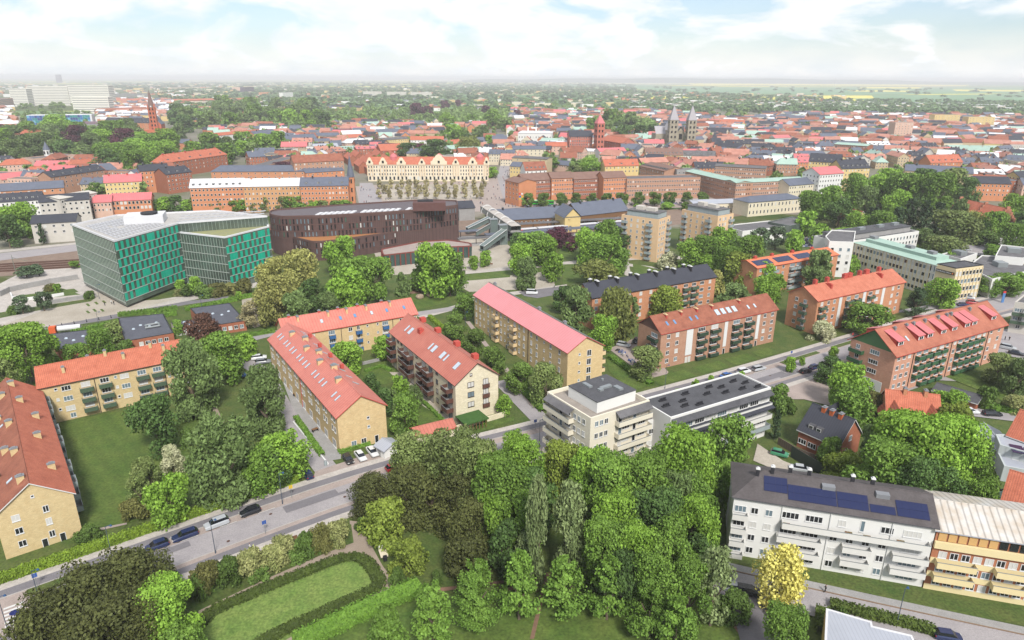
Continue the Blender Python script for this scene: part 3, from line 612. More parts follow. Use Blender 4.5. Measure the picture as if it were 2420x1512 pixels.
# --- back block with blue balconies
b = Bld('apartment_block', 'yellow brick block with small blue balconies behind the terrace block', 'apartment building', rectpx((720, 786), (985, 740), 9.8, 11.4, 6), 9.8, obrick)
b.gable(rmetal, 3.8, eavemat=redp)
b.fac(0, [1.9, 4.75, 7.6], [(.12, 's'), (.2, 's'), (.33, 'Bt'), (.4, 'P'), (.47, 'd'), (.53, 'Bw'), (.6, 's'), (.68, 's'), (.74, 'Bt'), (.8, 'P'), (.88, 'Bt'), (.94, 's'), (.985, 's')], bw=1.9, bd=1.1, mat=bpan)
L = b.rect()[0]
for k, x in enumerate((.28, .42, .53, .66, .78, .92)): b.skylight(L * x, .36, 0, .9, 1.5, skyb if k % 3 else skyl)
for x in (.34, .48, .63, .82, .12): b.chimney(L * x, .8, 0, .6, 1.7, 1.0, creamd); b.chimney(L * x - 2.4, .96, 1, .8, .8, .7, redp)
b.done()
# --- new pale brick block with brown balconies
b = Bld('apartment_block', 'new pale brick block with dark brown balconies and a bright red roof in the middle', 'apartment building', rectpx((922, 783), (1076, 908), 11.4, 12.6), 11.4, pbrick)
b.gable(rnew, 4.6, eavemat=framed); b.fr = framed; b.glass = [glassb, glassb, blind]
L, D_ = b.rect()
for k in range(4):
    z = .25 + 2.8 * k
    for x in (.06, .27, .36, .56, .66, .80, .93):
        if x == .80: continue
        if k == 0: b.win(0, L * x, z + .8, 'L')
        else: b.balc(0, L * x, z, 3.4, 1.9, brpan, 1.0, 'L')
    for x in (.14, .2, .45, .75): b.win(0, L * x, z + 1.2, 'd')
    if k: b.win(1, D_ * .35, z + .9, (1.9, 1.5, 2, 0))
    if k: b.win(1, D_ * .70, z + .3, (1.6, 2.1, 2, 0)); b.balc(1, D_ * .7, z, 1.9, .45, brpan, 1., None)
b.win(1, D_ * .36, 12.2, 's')
for x, n in ((.14, 1), (.2, 2), (.52, 1), (.57, 2), (.69, 2), (.74, 1), (.88, 2)): b.skylight(L * x, .35, 0, .8 * n, 2.4, n=n)
for x, f, sd_ in ((.3, .7, 0),): b.chimney(L * x, f, sd_, 1.6, 1.3, .9, redp, redp)
for x in (.1, .34, .62, .86): roofbox(b, L * x, D_ * .72, b.h + 2.9, 1.6, 1.6, 1.4, redp, 'roof_vent')
for k in range(3): b.balc(2, L * .1, 3.05 + 2.8 * k, 3.2, 1.7, brpan, 1., 'L')
b.done()
# --- pink roof block
b = Bld('apartment_block', 'yellow brick block with a smooth pink metal roof in the centre of the view', 'apartment building', rectpx((1121, 696), (1342, 832), 12., 12.2), 12., obrick)
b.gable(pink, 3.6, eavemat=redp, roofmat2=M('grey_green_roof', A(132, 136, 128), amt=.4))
L, D_ = b.rect(); Z4 = [1.6, 4.3, 7.0, 9.7]
b.fac(0, Z4, [(.025, 'w'), (.075, 'w'), (.125, 's'), (.18, 'w'), (.23, 'n'), (.285, 'Bd'), (.335, 'w'), (.38, 's'), (.42, 'w'), (.49, 'Bd'), (.54, 'w'), (.59, 'w'), (.635, 'P'), (.665, 'w'), (.72, 'w'), (.79, 's'), (.85, 'w'), (.93, 'w')], bw=3., mat=cpan)
b.fac(1, Z4, [(.33, 's'), (.60, 'v')]); b.fac(2, Z4, [(.03, 'Bd'), (.12, 'w'), (.2, 'Bd'), (.3, 'w'), (.4, 'w')], bw=3., mat=cpan)
for x in (.2, .4): b.win(0, L * x, 0.3, 'D')
for x, f in ((.05, .9), (.56, .93), (.8, .9)): b.chimney(L * x, f, 1, .9, .9, .8, lead)
b.done()
# --- black roof brick block
b = Bld('apartment_block', 'long brick block with a black roof and black chimneys beside the park', 'apartment building', rectpx((1400, 703), (1692, 653), 12., 11.6), 12., rbrick)
b.gable(slate, 3.6, eavemat=blackm)
L, D_ = b.rect()
b.fac(0, Z4, [(.03, 'd'), (.1, 'd'), (.18, 'd'), (.28, 'd'), (.37, 'd'), (.45, 'd'), (.52, 'd'), (.58, 'd'), (.65, 't'), (.74, 'Bt'), (.81, 'Bt'), (.88, 't'), (.95, 'd')], mat=gpan)
for k, x in enumerate((.05, .2, .36, .51, .66, .8)): b.chimney(L * x + 2, .8, 0, .7, 2.2, 1.3, chimd, frame); b.chimney(L * x, .96, 1, 1.2, .8, 1.2, chimd, frame)
b.done()
# --- brown brick block with green balconies
b = Bld('apartment_block', 'brown brick block with dark green balconies and white stair strips facing the main road', 'apartment building', rectpx((1563, 787), (1837, 729), 12., 10.8), 12., bbrick)
b.gable(rtileb, 3.8, eavemat=redp, roofmat2=rtileb, gab=M('brown_gable_boards', A(116, 84, 74), amt=.2))
L, D_ = b.rect(); dgp = M('dark_green_balcony', A(54, 78, 58), A(44, 66, 50), amt=.2)
b.fac(0, [1.6, 4.3, 7.0, 9.7], [(.06, 'd'), (.13, 'd'), (.33, 'Bq'), (.44, 'Bq'), (.63, 'Bq'), (.74, 'Bq'), (.89, 'd'), (.96, 'd')], bw=3.6, mat=dgp)
for x in (.22, .245, .54, .83):
    m = MB(); p, r = b.at(0, L * x, 2.6, .06); m.box(-.7, -.04, 0, .7, .0, 8.6); m.build('stair_strip', [frame], b.root, p, r)
    b.win(0, L * x, .8, 'D')
    for k in range(9): b.win(0, L * x + .0, 3. + .9 * k, (.8, .4, 1, 0))
b.fac(3, [4.3, 7.0, 9.7], [(.72, 'Bq')], bw=4., mat=dgp)
for x, n in ((.08, 1), (.14, 1), (.27, 1), (.32, 1), (.5, 2), (.55, 2), (.6, 2), (.65, 2), (.77, 1), (.83, 1)): b.skylight(L * x, .3, 0, .8 * n, 1.6 if n == 1 else 2.3, skyb if x < .5 else skyl, n)
for x in (.1, .22, .35, .48, .72): b.chimney(L * x, .85, 0, .5, 1.8, .5, redp, cpan)
b.done()
# --- right-hand brick block with orange roof
b = Bld('apartment_block', 'brick block with red chimney slabs in front of the long pale office', 'apartment building', rectpx((1933, 710), (2139, 665), 12.6, 12.2), 12.6, rbrick)
b.gable(M('orange_smooth_roof', A(214, 134, 108), A(188, 110, 86), stripe=(.9, 'sin', 'X', 14, .85), ns=.4, amt=.7, fine=3), 3.4, eavemat=redp, gab=rbrick)
L, D_ = b.rect(); Z = [1.8, 4.6, 7.4, 10.2]
b.fac(0, Z, [(.05, 'Bd'), (.12, 'd'), (.185, 'd'), (.34, 'Bt'), (.43, 'Bt'), (.59, 'Bt'), (.67, 't'), (.86, 'd'), (.93, 'd')], mat=gpan)
for x in (.25, .52, .745):
    m = MB(); p, r = b.at(0, L * x, 1., .06); m.box(-.8, -.05, 0, .8, .0, 11.2); m.build('stair_strip', [frame], b.root, p, r)
    for z in (3, 5.8, 8.6, 11): b.win(0, L * x, z, (.6, .8, 1, 0))
b.fac(3, Z, [(.3, 'd'), (.6, 'Bd')], bw=2.6, mat=gpan)
for x in (.22, .8): b.chimney(L * x, .7, 0, .8, 2.4, .8, redp, redp)
for x in (.12, .25, .45, .5, .62, .7, .85): b.chimney(L * x, .93, 1, 2.2 if x in (.45, .5, .7) else 1.2, 1.2, 1.6, redp, redp)
b.done()
# --- big right brick block with pink dormers
b = Bld('apartment_block', 'large brick block with pink dormers and a green gable at the right', 'apartment building', rectpx((2118, 837), (2376, 763), 12.8, 14.), 12.8, M('rosy_brick', A(224, 172, 146), A(206, 148, 122), brick=(.5, .16, .014), ns=.8, amt=.35, fine=9))
ggab = M('green_gable_boards', A(92, 132, 88), A(80, 118, 78), amt=.2, stripe=(.5, 'sin', 'X', 6, .8))
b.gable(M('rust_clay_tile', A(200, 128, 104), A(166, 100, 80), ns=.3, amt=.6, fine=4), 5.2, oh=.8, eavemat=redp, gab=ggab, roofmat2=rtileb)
L, D_ = b.rect(); Z = [1.9, 4.8, 7.6, 10.5]
b.fac(0, Z, [(.03, 'd'), (.075, 'd'), (.12, 'd'), (.155, 'P'), (.2, 'Bt1'), (.26, 'Bt'), (.33, 'Bt'), (.4, 'Bt'), (.45, 'd'), (.49, 'P'), (.52, 'd'), (.57, 'Bt'), (.63, 'Bt'), (.69, 'Bt'), (.75, 'Bt'), (.8, 'd'), (.84, 'P'), (.87, 'd'), (.95, 'd')], bw=2.9, mat=M('leaf_green_balcony', A(66, 108, 72), A(54, 94, 62), amt=.2))
b.fac(3, [4.8, 7.6, 10.5], [(.56, 'q'), (.18, 'Bd')], bw=4.2, mat=M('leaf_green_balcony', None)); b.win(3, D_ * .2, .9, 'D')
m = MB(); p, r = b.at(3, D_ * .68, 0, .15); m.box(-3.5, -.1, 0, 2.2, .0, 3.2); m.build('shop_front', [frame], b.root, p, r)
k_ = MB(); k_.box(-1.5, 0, -.6, 1.5, .3, 1.45, 0)
for q in (-1.5, 1.5): k_.face([(q, 0, -.6), (q, 0, 1.45), (q, 4.4, 3.15), (q, 4.4, 2.6)], 0)
for q in (0, .16): k_.face([(-1.7, -.3, 1.42 + q), (1.7, -.3, 1.42 + q), (1.7, 4.6, 3.3 + q), (-1.7, 4.6, 3.3 + q)], 1 if q else 0)
k_.face([(-1.7, -.3, 1.42), (1.7, -.3, 1.42), (1.7, -.3, 1.58), (-1.7, -.3, 1.58)], 0); k_.box(-1.25, -.06, .2, 1.25, -.002, 1.25, 2)
for q in (-.45, .45): k_.box(q - .35, -.09, .32, q + .35, -.062, 1.15, 3)
dorm = k_.mesh('dormer', [redp, rosy, frame, glass])
m = MB(); m.box(-.8, 0, -.3, .8, 2.2, 1.1, 0); m.box(-.6, -.05, .1, .6, -.002, .95, 1); m.box(-.45, -.08, .2, .45, -.052, .85, 2); CACHE['sd'] = m.mesh('dormer', [darkr, frame, glass])
for x in (.07, .24, .32, .44, .54, .66, .73, .92): b.onroof('dormer', dorm, L * x, .22, 0, tilt=False)
for x in (.1, .32, .5, .72): b.onroof('dormer', dorm, L * x, .22, 1, tilt=False)
for x in (.12, .22, .28, .38, .5, .58, .62, .8): b.chimney(L * x, .82, 0, .7, .7, .6, lead, steel)
b.skylight(L * .155, .3, 0, .8, 1.8); b.done()
# --- block with solar panels in an orange roof
b = Bld('apartment_block', 'brick block with glazed balconies and blue solar panels set in an orange roof', 'apartment building', rectpx((1790, 633), (1981, 601), 11.8, 12.), 11.8, rbrick)
b.gable(M('orange_flat_tile', A(232, 138, 100), A(216, 122, 84), amt=.3), 1.9, eavemat=redp)
L, D_ = b.rect()
for k in range(4):
    z = .5 + 2.8 * k
    for x in (.12, .2, .42, .5, .74, .82): b.balc(0, L * x, z, 3.6, 1.3, glpan, 1., 'q')
    for x in (.04, .31, .6, .92): b.win(0, L * x, z + 1, 'd')
for k in range(4):
    m = MB()
    for i in range(6):
        for j in range(3): m.box(i * 1.6, j * 1.25, 0, i * 1.6 + 1.55, j * 1.25 + 1.2, .08)
    o = m.build('solar_panel', [solar], b.root); o.matrix_local = Matrix.Translation((0, 0, .08)) @ b.slope(L * (.02 + .245 * k), .18, 0)
for x in (.1, .3, .55, .8): b.chimney(L * x, .95, 1, 1.4, 1., .9, redp, redp)
b.done()
# ---------------------------------------------------------------- flat-roofed and special buildings
def pxpoly(pts, h): return [P(x, y, h) for x, y in pts]
def label_building(name, label, pts, h, wall, roofm, zs=None, code='w', pitch=3., det=1, par=.5, cat='building', group=None, rows_on=None, fr=None, rect=None):
    b = Bld(name, label, cat, rect or pxpoly(pts, h), h, wall, group, det, fr); b.flat(roofm, par=par)
    if zs:
        for i in range(len(b.poly)):
            a, t, L = b.edge(i)
            if rows_on is not None and i not in rows_on: continue
            n = int(L / pitch)
            if n: b.rows(i, zs, n, code)
    return b
# long pale office with green copper roof
u_ = (P(2259, 638, 13.3) - P(2018, 573, 13.3)).normalized()
A0 = P(2018, 573, 13.3); B0 = P(2214, 627, 13.3); C0 = P(2259, 638, 13.3)
nrm = Vector((-u_.y, u_.x))
b = Bld('office_building', 'long pale office block with a green copper roof and rows of square windows', 'office building', [A0, B0, B0 + nrm * 14, A0 + nrm * 14], 13.3, M('office_render', A(244, 240, 230), A(236, 230, 218), amt=.3), det=1)
m = MB(); m.prism(b.poly, 0, 13.3); b.part('wall', m, [b.wallmat]); L, D_ = b.rect()
m = MB(); q = inset(b.poly, -.5); q2 = inset(b.poly, 2.6); q3 = inset(b.poly, 3.4)
for k in range(4):
    m.face([(q[k].x, q[k].y, 13.35), (q[(k + 1) % 4].x, q[(k + 1) % 4].y, 13.35), (q2[(k + 1) % 4].x, q2[(k + 1) % 4].y, 14.2), (q2[k].x, q2[k].y, 14.2)])
m.prism(q3, 14.0, 15.6); m.face([(p.x, p.y, 14.2) for p in q2]); b.part('roof', m, [copper])
for x in (.1, .55, .8): roofbox(b, L * x, 7, 15.6, 3, 2.5, 1.2, lead)
n = 22
for k in range(n):
    x = L * (k + .5) / n * .93 + .4
    for z in (1.1, 4.3, 7.5, 10.7): b.win(0, x, z, (1.4, 1.65, 1, -.05))
for k in range(n + 1):
    p, r = b.at(0, L * .93 * k / n + .35, .3, .1); m = MB() if k == 0 else m
    if k == 0: m = MB(); m.box(-.12, -.12, 0, .12, 0, 12.9); pil = m.mesh('pilaster', [M('pilaster_yellow', A(244, 226, 178))])
    put(pil, 'pilaster', b.root, p, r)
for k in range(3):
    for z in (1.1, 4.3, 7.5, 10.7): b.win(0, L * (.945 + .02 * k), z, (.8, 2.4, 1, -.3))
b.done()
b = Bld('office_building', 'taller end block of the pale office with a black sign on its yellow wall', 'office building', [B0, C0, C0 + nrm * 15.5, B0 + nrm * 15.5], 13.8, M('pale_yellow_render', A(246, 226, 184), A(238, 216, 172)), det=1)
b.flat(darkr, par=.35, parmat=blackm); L, D_ = b.rect()
b.rows(1, (.9, 4.1, 7.3, 10.7), 8, (1.35, 1.7, 1, 0)); m = MB(); m.box(-.3, -.3, 0, .3, .2, 13.2); 
for k in range(9): put(pil, 'pilaster', b.root, *b.at(1, D_ * k / 8 * .98 + .15, .3, .1))
p, r = b.at(0, L * .5, 11.6, .22); m = MB(); m.box(-3.8, -.12, -.55, 3.8, .12, .55); sg = m.build('wall_sign', [blackm], b.root, p, r)
tcu = bpy.data.curves.new('sign_lettering', 'FONT'); tcu.body = 'Sparbanken Sk\u00e5ne'; tcu.size = .95; tcu.extrude = .02; tcu.align_y = 'CENTER'
to = bpy.data.objects.new('tmp', tcu); C.objects.link(to); dg = bpy.context.evaluated_depsgraph_get(); tm = bpy.data.meshes.new_from_object(to.evaluated_get(dg)); bpy.data.objects.remove(to)
tm.materials.clear(); tm.materials.append(frame); wd = max(v.co.x for v in tm.vertices)
o = put(tm, 'lettering', sg, (-3.6, -.15, 0)); o.rotation_euler = (math.pi / 2, 0, 0); o.scale = (6.2 / wd, 1, 1)
m = MB(); m.tube((0, -.16, 0), (0, -.1, 0), .36, n=12); m.build('emblem', [M('orange_emblem', A(250, 150, 70))], sg, (3.2, 0, 0)); b.done()
m = MB()
b = label_building('office_building', 'white plain office wing at the far end of the green roofed office', [(1950, 560), (1960, 572), (2018, 574), (2022, 548), (1965, 545)], 16, white, greyr, (3, 6, 9, 12), (1.3, 1.6, 1, 0), 3.4, rows_on=[0, 1]); b.done()
b = Bld('office_building', 'low white block with a dark flat roof and roof vents behind the pale office', 'office building', rectpx((1990, 575), (2172, 548), 12, 16), 12, white, det=1); b.flat(darkr); L, D_ = b.rect()
b.rows(0, (6.5, 9.3), 16, (1.1, 1.6, 1, 0), .3, 1.)
m = MB(); m.box(2, 3, 12.06, L - 3, D_ - 3, 14.6); b.part('penthouse', m, [greyc]); m = MB(); m.box(1.6, 2.6, 14.602, L - 2.6, D_ - 2.6, 14.9); b.part('penthouse_roof', m, [darkr])
for x in (.12, .4, .65, .85): roofbox(b, L * x, 8, 14.9, 4, 2, 1.3, steel)
b.done()
# white apartment groups at right edge
for lb, pts, h in (('white flat-roofed building at the right edge behind the parked cars', [(2352, 606), (2420, 612), (2440, 588), (2366, 580)], 11), ('white low building with a grey penthouse left of the right edge', [(2285, 632), (2345, 662), (2440, 640), (2420, 610), (2320, 605)], 8), ('white flat-roofed pavilion beside the pale office at its right', [(2225, 602), (2270, 614), (2310, 600), (2260, 592)], 7)):
    b = label_building('office_building', lb, pts, h, white, greyr, [h - 4.5, h - 7.5] if h > 9 else [h - 3.5], (1.8, 1.3, 2, 0), 5.); q = sum(b.poly, Vector((0, 0))) / len(b.poly); roofbox(b, q.x, q.y, h + .06, 5, 4, 2, steel); b.done()
b = label_building('apartment_building', 'grey and white building with balconies at the far right edge', [(2398, 716), (2440, 722), (2470, 706), (2420, 698)], 11, offw, greyr, [2, 5, 8], 'd', 3.2); b.fac(0, [5, 8], [(.3, 'Bt'), (.7, 'Bt')]); b.done()
# cream terrace tower
tower = pxpoly([(1293, 928), (1396, 991), (1535, 948)], 15.8); a_, c_, d_ = tower; tower = [a_, c_, d_, a_ + d_ - c_]
b = Bld('terraced_apartment_block', 'cream terraced apartment tower with wrap-round balconies and a dark roofed penthouse', 'apartment building', tower, 15.2, M('warm_cream', A(248, 240, 220), A(240, 230, 206), amt=.2, ns=.2), det=2)
b.flat(M('terrace_floor', A(176, 166, 156), amt=.4), par=.9, parmat=M('warm_cream', None)); L, D_ = b.rect()
m = MB(); m.box(3.4, 3.6, 15.27, L - 2.2, D_ - 1.8, 17.9); b.part('penthouse', m, [white]); m = MB(); m.box(3.3, 3.5, 17.902, L - 2.1, D_ - 1.7, 18.1); b.part('penthouse_roof', m, [darkr])
for x, y, sx_, sy_ in ((6, 7, 2.6, 1), (9, 10, 1, 3), (11, 12, 2.2, 1.2), (5.5, 12, .5, .5), (9.5, 8, 1.1, 1.1)): roofbox(b, x, y, 18.1, sx_, sy_, .45, steel)
for k in range(5):
    z = .9 + 2.95 * k
    for i, LL in ((0, L), (1, D_)):
        for f in (.66, .76, .86) if i == 0 else (.1, .18, .26, .34): b.win(i, LL * f, z + .9, (1.0, 1.3, 2, 0)) if not (i == 1 and f > .3) else None
        for f, cd in (((.2, 't'), (.35, 'D'), (.5, 't')) if i == 0 else ((.5, 'D'), (.6, 't'), (.75, 'D'), (.88, 't'))): b.win(i, LL * f, z + .95, cd)
        p, r = b.at(i, LL * (.34 if i == 0 else .7), z)
        wd = LL * (.60 if i == 0 else .58)
        o = put(balc_mesh(round(wd, 1), 1.5, 1.0, 'slab', greyc), 'balcony', b.root, p, r); put(balc_mesh(round(wd, 1), 1.5, 1.0, 'panel', M('warm_cream', None)), 'railing_panel', o)
    for f in (.12, .2, .28, .36): b.win(3, D_ * f, z + .9, 'w')
for i, LL, f, wd in ((0, L, .34, .6), (1, D_, .7, .58)):
    p, r = b.at(i, LL * f, 14.9); m = MB(); m.face([(-LL * wd / 2, -1.7, 0), (LL * wd / 2, -1.7, 0), (LL * wd / 2, 0, .9), (-LL * wd / 2, 0, .9)]); m.face([(-LL * wd / 2, -1.7, -.15), (LL * wd / 2, -1.7, -.15), (LL * wd / 2, -1.7, 0), (-LL * wd / 2, -1.7, 0)]); m.build('awning_roof', [greyr], b.root, p, r)
b.done()
# long white building behind it
q = pxpoly([(1585, 990), (1822, 918), (1755, 883), (1527, 943)], 13.2); u = (q[1] - q[0]).normalized(); v = Vector((-u.y, u.x))
b = Bld('apartment_block', 'long white block with a black flat roof beside the cream tower', 'apartment building', [q[0], q[1], q[1] + v * 10.5, q[0] + v * 10.5], 13.2, white, det=2); b.flat(darkr, par=.35); L, D_ = b.rect()
for z, od in ((9.9, 1.2), (7.0, 1.6), (4.1, 1.6), (1.2, 0)):
    for k in range(9):
        b.win(0, L * (k + .5) / 9, z, 'q')
    if od:
        p, r = b.at(0, L / 2, z - .95); o = put(balc_mesh(round(L - .6, 1), od, 1., 'slab', greyc), 'balcony', b.root, p, r); put(balc_mesh(round(L - .6, 1), od, 1., 'panel', glpan if z < 5 else wpan), 'railing_panel', o)
for z, o_, mm in ((12.3, 1.5, darkr), (9.1, 2.2, slate)):
    p, r = b.at(0, L / 2, z); m = MB(); m.face([(-L / 2 + .2, -o_, 0), (L / 2 - .2, -o_, 0), (L / 2 - .2, 0, .7), (-L / 2 + .2, 0, .7)]); m.face([(-L / 2 + .2, -o_, -.2), (L / 2 - .2, -o_, -.2), (L / 2 - .2, -o_, 0), (-L / 2 + .2, -o_, 0)]); m.build('awning_roof', [mm], b.root, p, r)
for x, y in ((.1, .5), (.14, .75), (.22, .3), (.26, .5), (.33, .2), (.36, .75), (.5, .5), (.6, .75), (.64, .35), (.68, .6), (.8, .3), (.84, .7), (.9, .5), (.93, .2)):
    m = MB(); m.box(-1.1, -.35, 0, 1.1, .35, .18)
    for k in range(4): m.box(-.85 + k * .5, -.12, .182, -.6 + k * .5, .12, .75)
    m.build('vent_box', [chimd], b.root, (L * x, D_ * y, 13.26))
b.rows(1, (1.5, 4.3, 7.1, 10.0), 3, 'w'); b.done()
b = Bld('apartment_block', 'low linking block with a roof terrace between the cream tower and the long white block', 'apartment building', rectpx((1500, 1010), (1585, 990), 9.6, 12), 9.6, white, det=2); b.flat(brownr, par=.9); b.rows(0, (6.9,), 3, 't'); b.rows(0, (3.8,), 3, 't'); b.done()
# white block with solar panels
wb = [P(1736, 1169, 13), P(2214, 1244, 12.8)]; u = (wb[1] - wb[0]).normalized(); v = Vector((-u.y, u.x))
b = Bld('apartment_block', 'white apartment block with blue solar panels on its dark roof at the lower right', 'apartment building', [wb[0], wb[1], wb[1] + v * 12., wb[0] + v * 12.], 12.8, white, det=2); L, D_ = b.rect()
b.gable(M('weathered_dark_roof', A(104, 98, 98), A(86, 80, 80), ns=.5, amt=.5, fine=3), 2.6, hipl=5, eavemat=darkr)
Zw = [1.0, 3.8, 6.6, 9.6]
for k, z in enumerate(Zw):
    b.balc(0, L * .04, z - .95, 2.6, 1.2, wpan, 1, 't')
    for x in (.115, .19): b.win(0, L * x, z, 'd')
    if k < 3:
        for x, cd in ((.30, 'q'), (.41, 'q'), (.53, 'd'), (.61, 'd'), (.69, 'd'), (.77, 'd')): b.win(0, L * x, z, cd)
        b.win(0, L * .905, z, 'q')
for k in (0, 1):
    z = Zw[k + 1] - 1.; 
    for x, wd in ((.355, 7.4), (.645, 4.6), (.905, 5.6)):
        p, r = b.at(0, L * x, z); o = put(balc_mesh(wd, 1.4, 1., 'slab', greyc), 'balcony', b.root, p, r); put(balc_mesh(wd, 1.4, 1., 'panel', wpan), 'railing_panel', o)
p, r = b.at(0, L * .62, 8.6); wd = round(L * .72, 1); o = put(balc_mesh(wd, 1.5, 1., 'slab', greyc), 'balcony', b.root, p, r); put(balc_mesh(wd, 1.5, 1., 'panel', wpan), 'railing_panel', o)
for x, cd in ((.3, 'q'), (.42, 'q'), (.56, 'd'), (.66, 'N'), (.78, 't'), (.9, 'q')): b.win(0, L * x, 9.8, cd)
for x in (.255, .5, .8): b.pipe(0, L * x, frame)
pl_ = M('balcony_plants', A(96, 124, 62), A(150, 90, 80), ns=3, amt=.5)
for x in (.28, .37, .46, .52, .59, .68, .84): m = MB(); m.box(-.6, -.25, 0, .6, .1, .6 + rw.random() * .5); m.build('planter', [pl_], b.root, *b.at(0, L * x, 8.62, 1.1))
def panels(x0, n, rws, f0):
    for j in range(rws):
        for i in range(n):
            k = 'sp'
            if k not in CACHE: m = MB(); m.box(0, 0, 0, 1.0, 1.62, .07, 0); CACHE[k] = m.mesh('solar_panel', [solar])
            o = put(CACHE[k], 'solar_panel', b.root); o.matrix_local = Matrix.Translation((0, 0, .05)) @ b.slope(x0 + 1.02 * i, f0, 0) @ Matrix.Translation((0, 1.66 * j, 0))
panels(L * .155, 4, 2, .3); panels(L * .28, 8, 2, .12); panels(L * .53, 5, 2, .12); panels(L * .69, 4, 1, .12); panels(L * .82, 5, 2, .12)
for x, f, sd_ in ((.12, .8, 0), (.2, .95, 0), (.3, .8, 1), (.4, .8, 1), (.62, .9, 1), (.72, .92, 1)): b.chimney(L * x, f, sd_, .6, .6, 1.3, chimd, frame)
for x in (.49, .76): roofbox(b, L * x, 4.2, 14.4, 2.2, 1.2, .9, lead, 'roof_hatch')
b.rows(3, Zw, 2, 't', .05, .4); b.done()
# yellow block with the rusty roof
e0 = P(2216, 1248, 12.6)
b = Bld('apartment_block', 'yellow banded block with a rusty metal roof at the lower right', 'apartment building', [e0, e0 + u * 34, e0 + u * 34 + v * 12.5, e0 + v * 12.5], 12.4, M('terracotta_wall', A(196, 130, 96), A(178, 112, 80), amt=.3), det=2); L, D_ = b.rect()
b.gable(rust, 2.0, eavemat=zinc)
for k, z in enumerate([1.2, 4.0, 6.8]):
    for x in [.05 + .052 * i for i in range(18)]: b.win(0, L * x, z, 'd')
    p, r = b.at(0, L / 2, z - 1.25, .03); m = MB(); m.box(-L / 2, -.06, 0, L / 2, 0, 1.2); m.build('band_panel', [ypan], b.root, p, r)
    if k:
        for x, wd in ((.11, 6.), (.36, 5.), (.62, 5.), (.86, 6)):
            p, r = b.at(0, L * x, z - 1.); o = put(balc_mesh(wd, 1.5, 1., 'slab', greyc), 'balcony', b.root, p, r); put(balc_mesh(wd, 1.5, 1., 'panel', ypan), 'railing_panel', o)
p, r = b.at(0, L / 2, 8.9, .05); m = MB(); m.box(-L / 2, -.5, 0, L / 2, 0, 1.3); m.build('parapet_panel', [ypan], b.root, p, r)
m = MB(); m.box(-L / 2, -.9, 1.85 + 8.9, L / 2, 0, 3.7 + 8.9) ; m = MB()
opan = M('orange_screen', A(230, 184, 120), amt=.2)
for i in range(22):
    p, r = b.at(0, L * (.03 + .045 * i), 10.35, .1); m = MB(); m.box(-.62, -.05, 0, .62, 0, 1.9); m.build('screen_panel', [opan if i < 6 or i % 5 == 0 else glass], b.root, p, r)
b.done()
# flat grey roof at the bottom right
b = Bld('low_building', 'low building with a pale grey metal roof at the bottom right edge', 'building', pxpoly([(1952, 1438), (2060, 1470), (2062, 1480), (2155, 1502), (2200, 1600), (1945, 1580)], 4.2), 4.2, yellowr, det=2); b.flat(zinc, par=.12, parmat=whiter); b.done()
# villas
def villa(label, A_, B_, h, depth, wall, roofm, rise, eave=frame, z2=None, **k):
    b = Bld('house', label, 'house', rectpx(A_, B_, h, depth), h, wall, det=2); b.gable(roofm, rise, eavemat=eave, **k); return b
b = villa('dark slate roofed brick villa with orange chimneys beside the white block', (1889, 1012), (1982, 1052), 5., 10., dbrick, slate, 5.2)
L, D_ = b.rect(); b.rows(0, (1.3,), 4, 't'); b.fac(3, (1.3,), [(.3, 't'), (.7, 'd')]); b.win(3, D_ * .5, 4.6, 'd'); b.win(1, D_ * .5, 4.6, 'd'); b.win(1, D_ * .4, 1.3, 'd')
for x in (.3, .5, .72): b.chimney(L * x, .92, 0, .9, 1.2, .7, M('orange_chimney_brick', A(210, 112, 66)), lead)
b.onroof('dormer', CACHE['sd'], L * .25, .12, 0, tilt=False); b.onroof('dormer', CACHE['sd'], L * .45, .12, 0, tilt=False)
gq = b.slope(L * .2, .9, 1); m = MB(); m.prism([Vector((L * .02, D_ * .5)), Vector((L * .4, D_ * .5)), Vector((L * .4, D_ * 1.3)), Vector((L * .02, D_ * 1.3))], 0, 4.2); b.part('wing_wall', m, [dbrick])
m = MB(); m.face([(L * 0, D_ * .5, 4.1), (L * .21, D_ * .5, 9.4), (L * .21, D_ * 1.35, 9.4), (0, D_ * 1.35, 4.1)]); m.face([(L * .42, D_ * .5, 4.1), (L * .21, D_ * .5, 9.4), (L * .21, D_ * 1.35, 9.4), (L * .42, D_ * 1.35, 4.1)]); m.face([(.1, D_ * 1.3, 4.1), (L * .41, D_ * 1.3, 4.1), (L * .21, D_ * 1.3, 9.3)]); b.part('wing_roof', m, [slate]); b.done()
b = villa('orange tiled brick villa with two gables behind the big round trees', (2098, 978), (2222, 992), 5.6, 9.5, rbrick, rtile, 4.6)
L, D_ = b.rect(); b.rows(0, (1.4,), 3, 'd')
for x in (.35, .75): b.chimney(L * x, .95, 0, .8, 1.2, 1.1, rbrick)
for xg in (.14, .86):
    m = MB(); x0, x1 = L * xg - 3.2, L * xg + 3.2; m.prism([Vector((x0 + .3, -3)), Vector((x1 - .3, -3)), Vector((x1 - .3, 2)), Vector((x0 + .3, 2))], 0, 4.4); m.face([(x0 + .3, -3, 4.4), (x1 - .3, -3, 4.4), ((x0 + x1) / 2, -3, 8.2)]); b.part('gable_wall', m, [yellowr if xg < .5 else rbrick])
    m = MB(); c = (x0 + x1) / 2
    for xx in (x0, x1): m.face([(xx, -3.6, 4.3), (c, -3.6, 8.5), (c, 5, 8.5), (xx, 5, 4.3)])
    b.part('gable_roof', m, [rtile])
b.done()
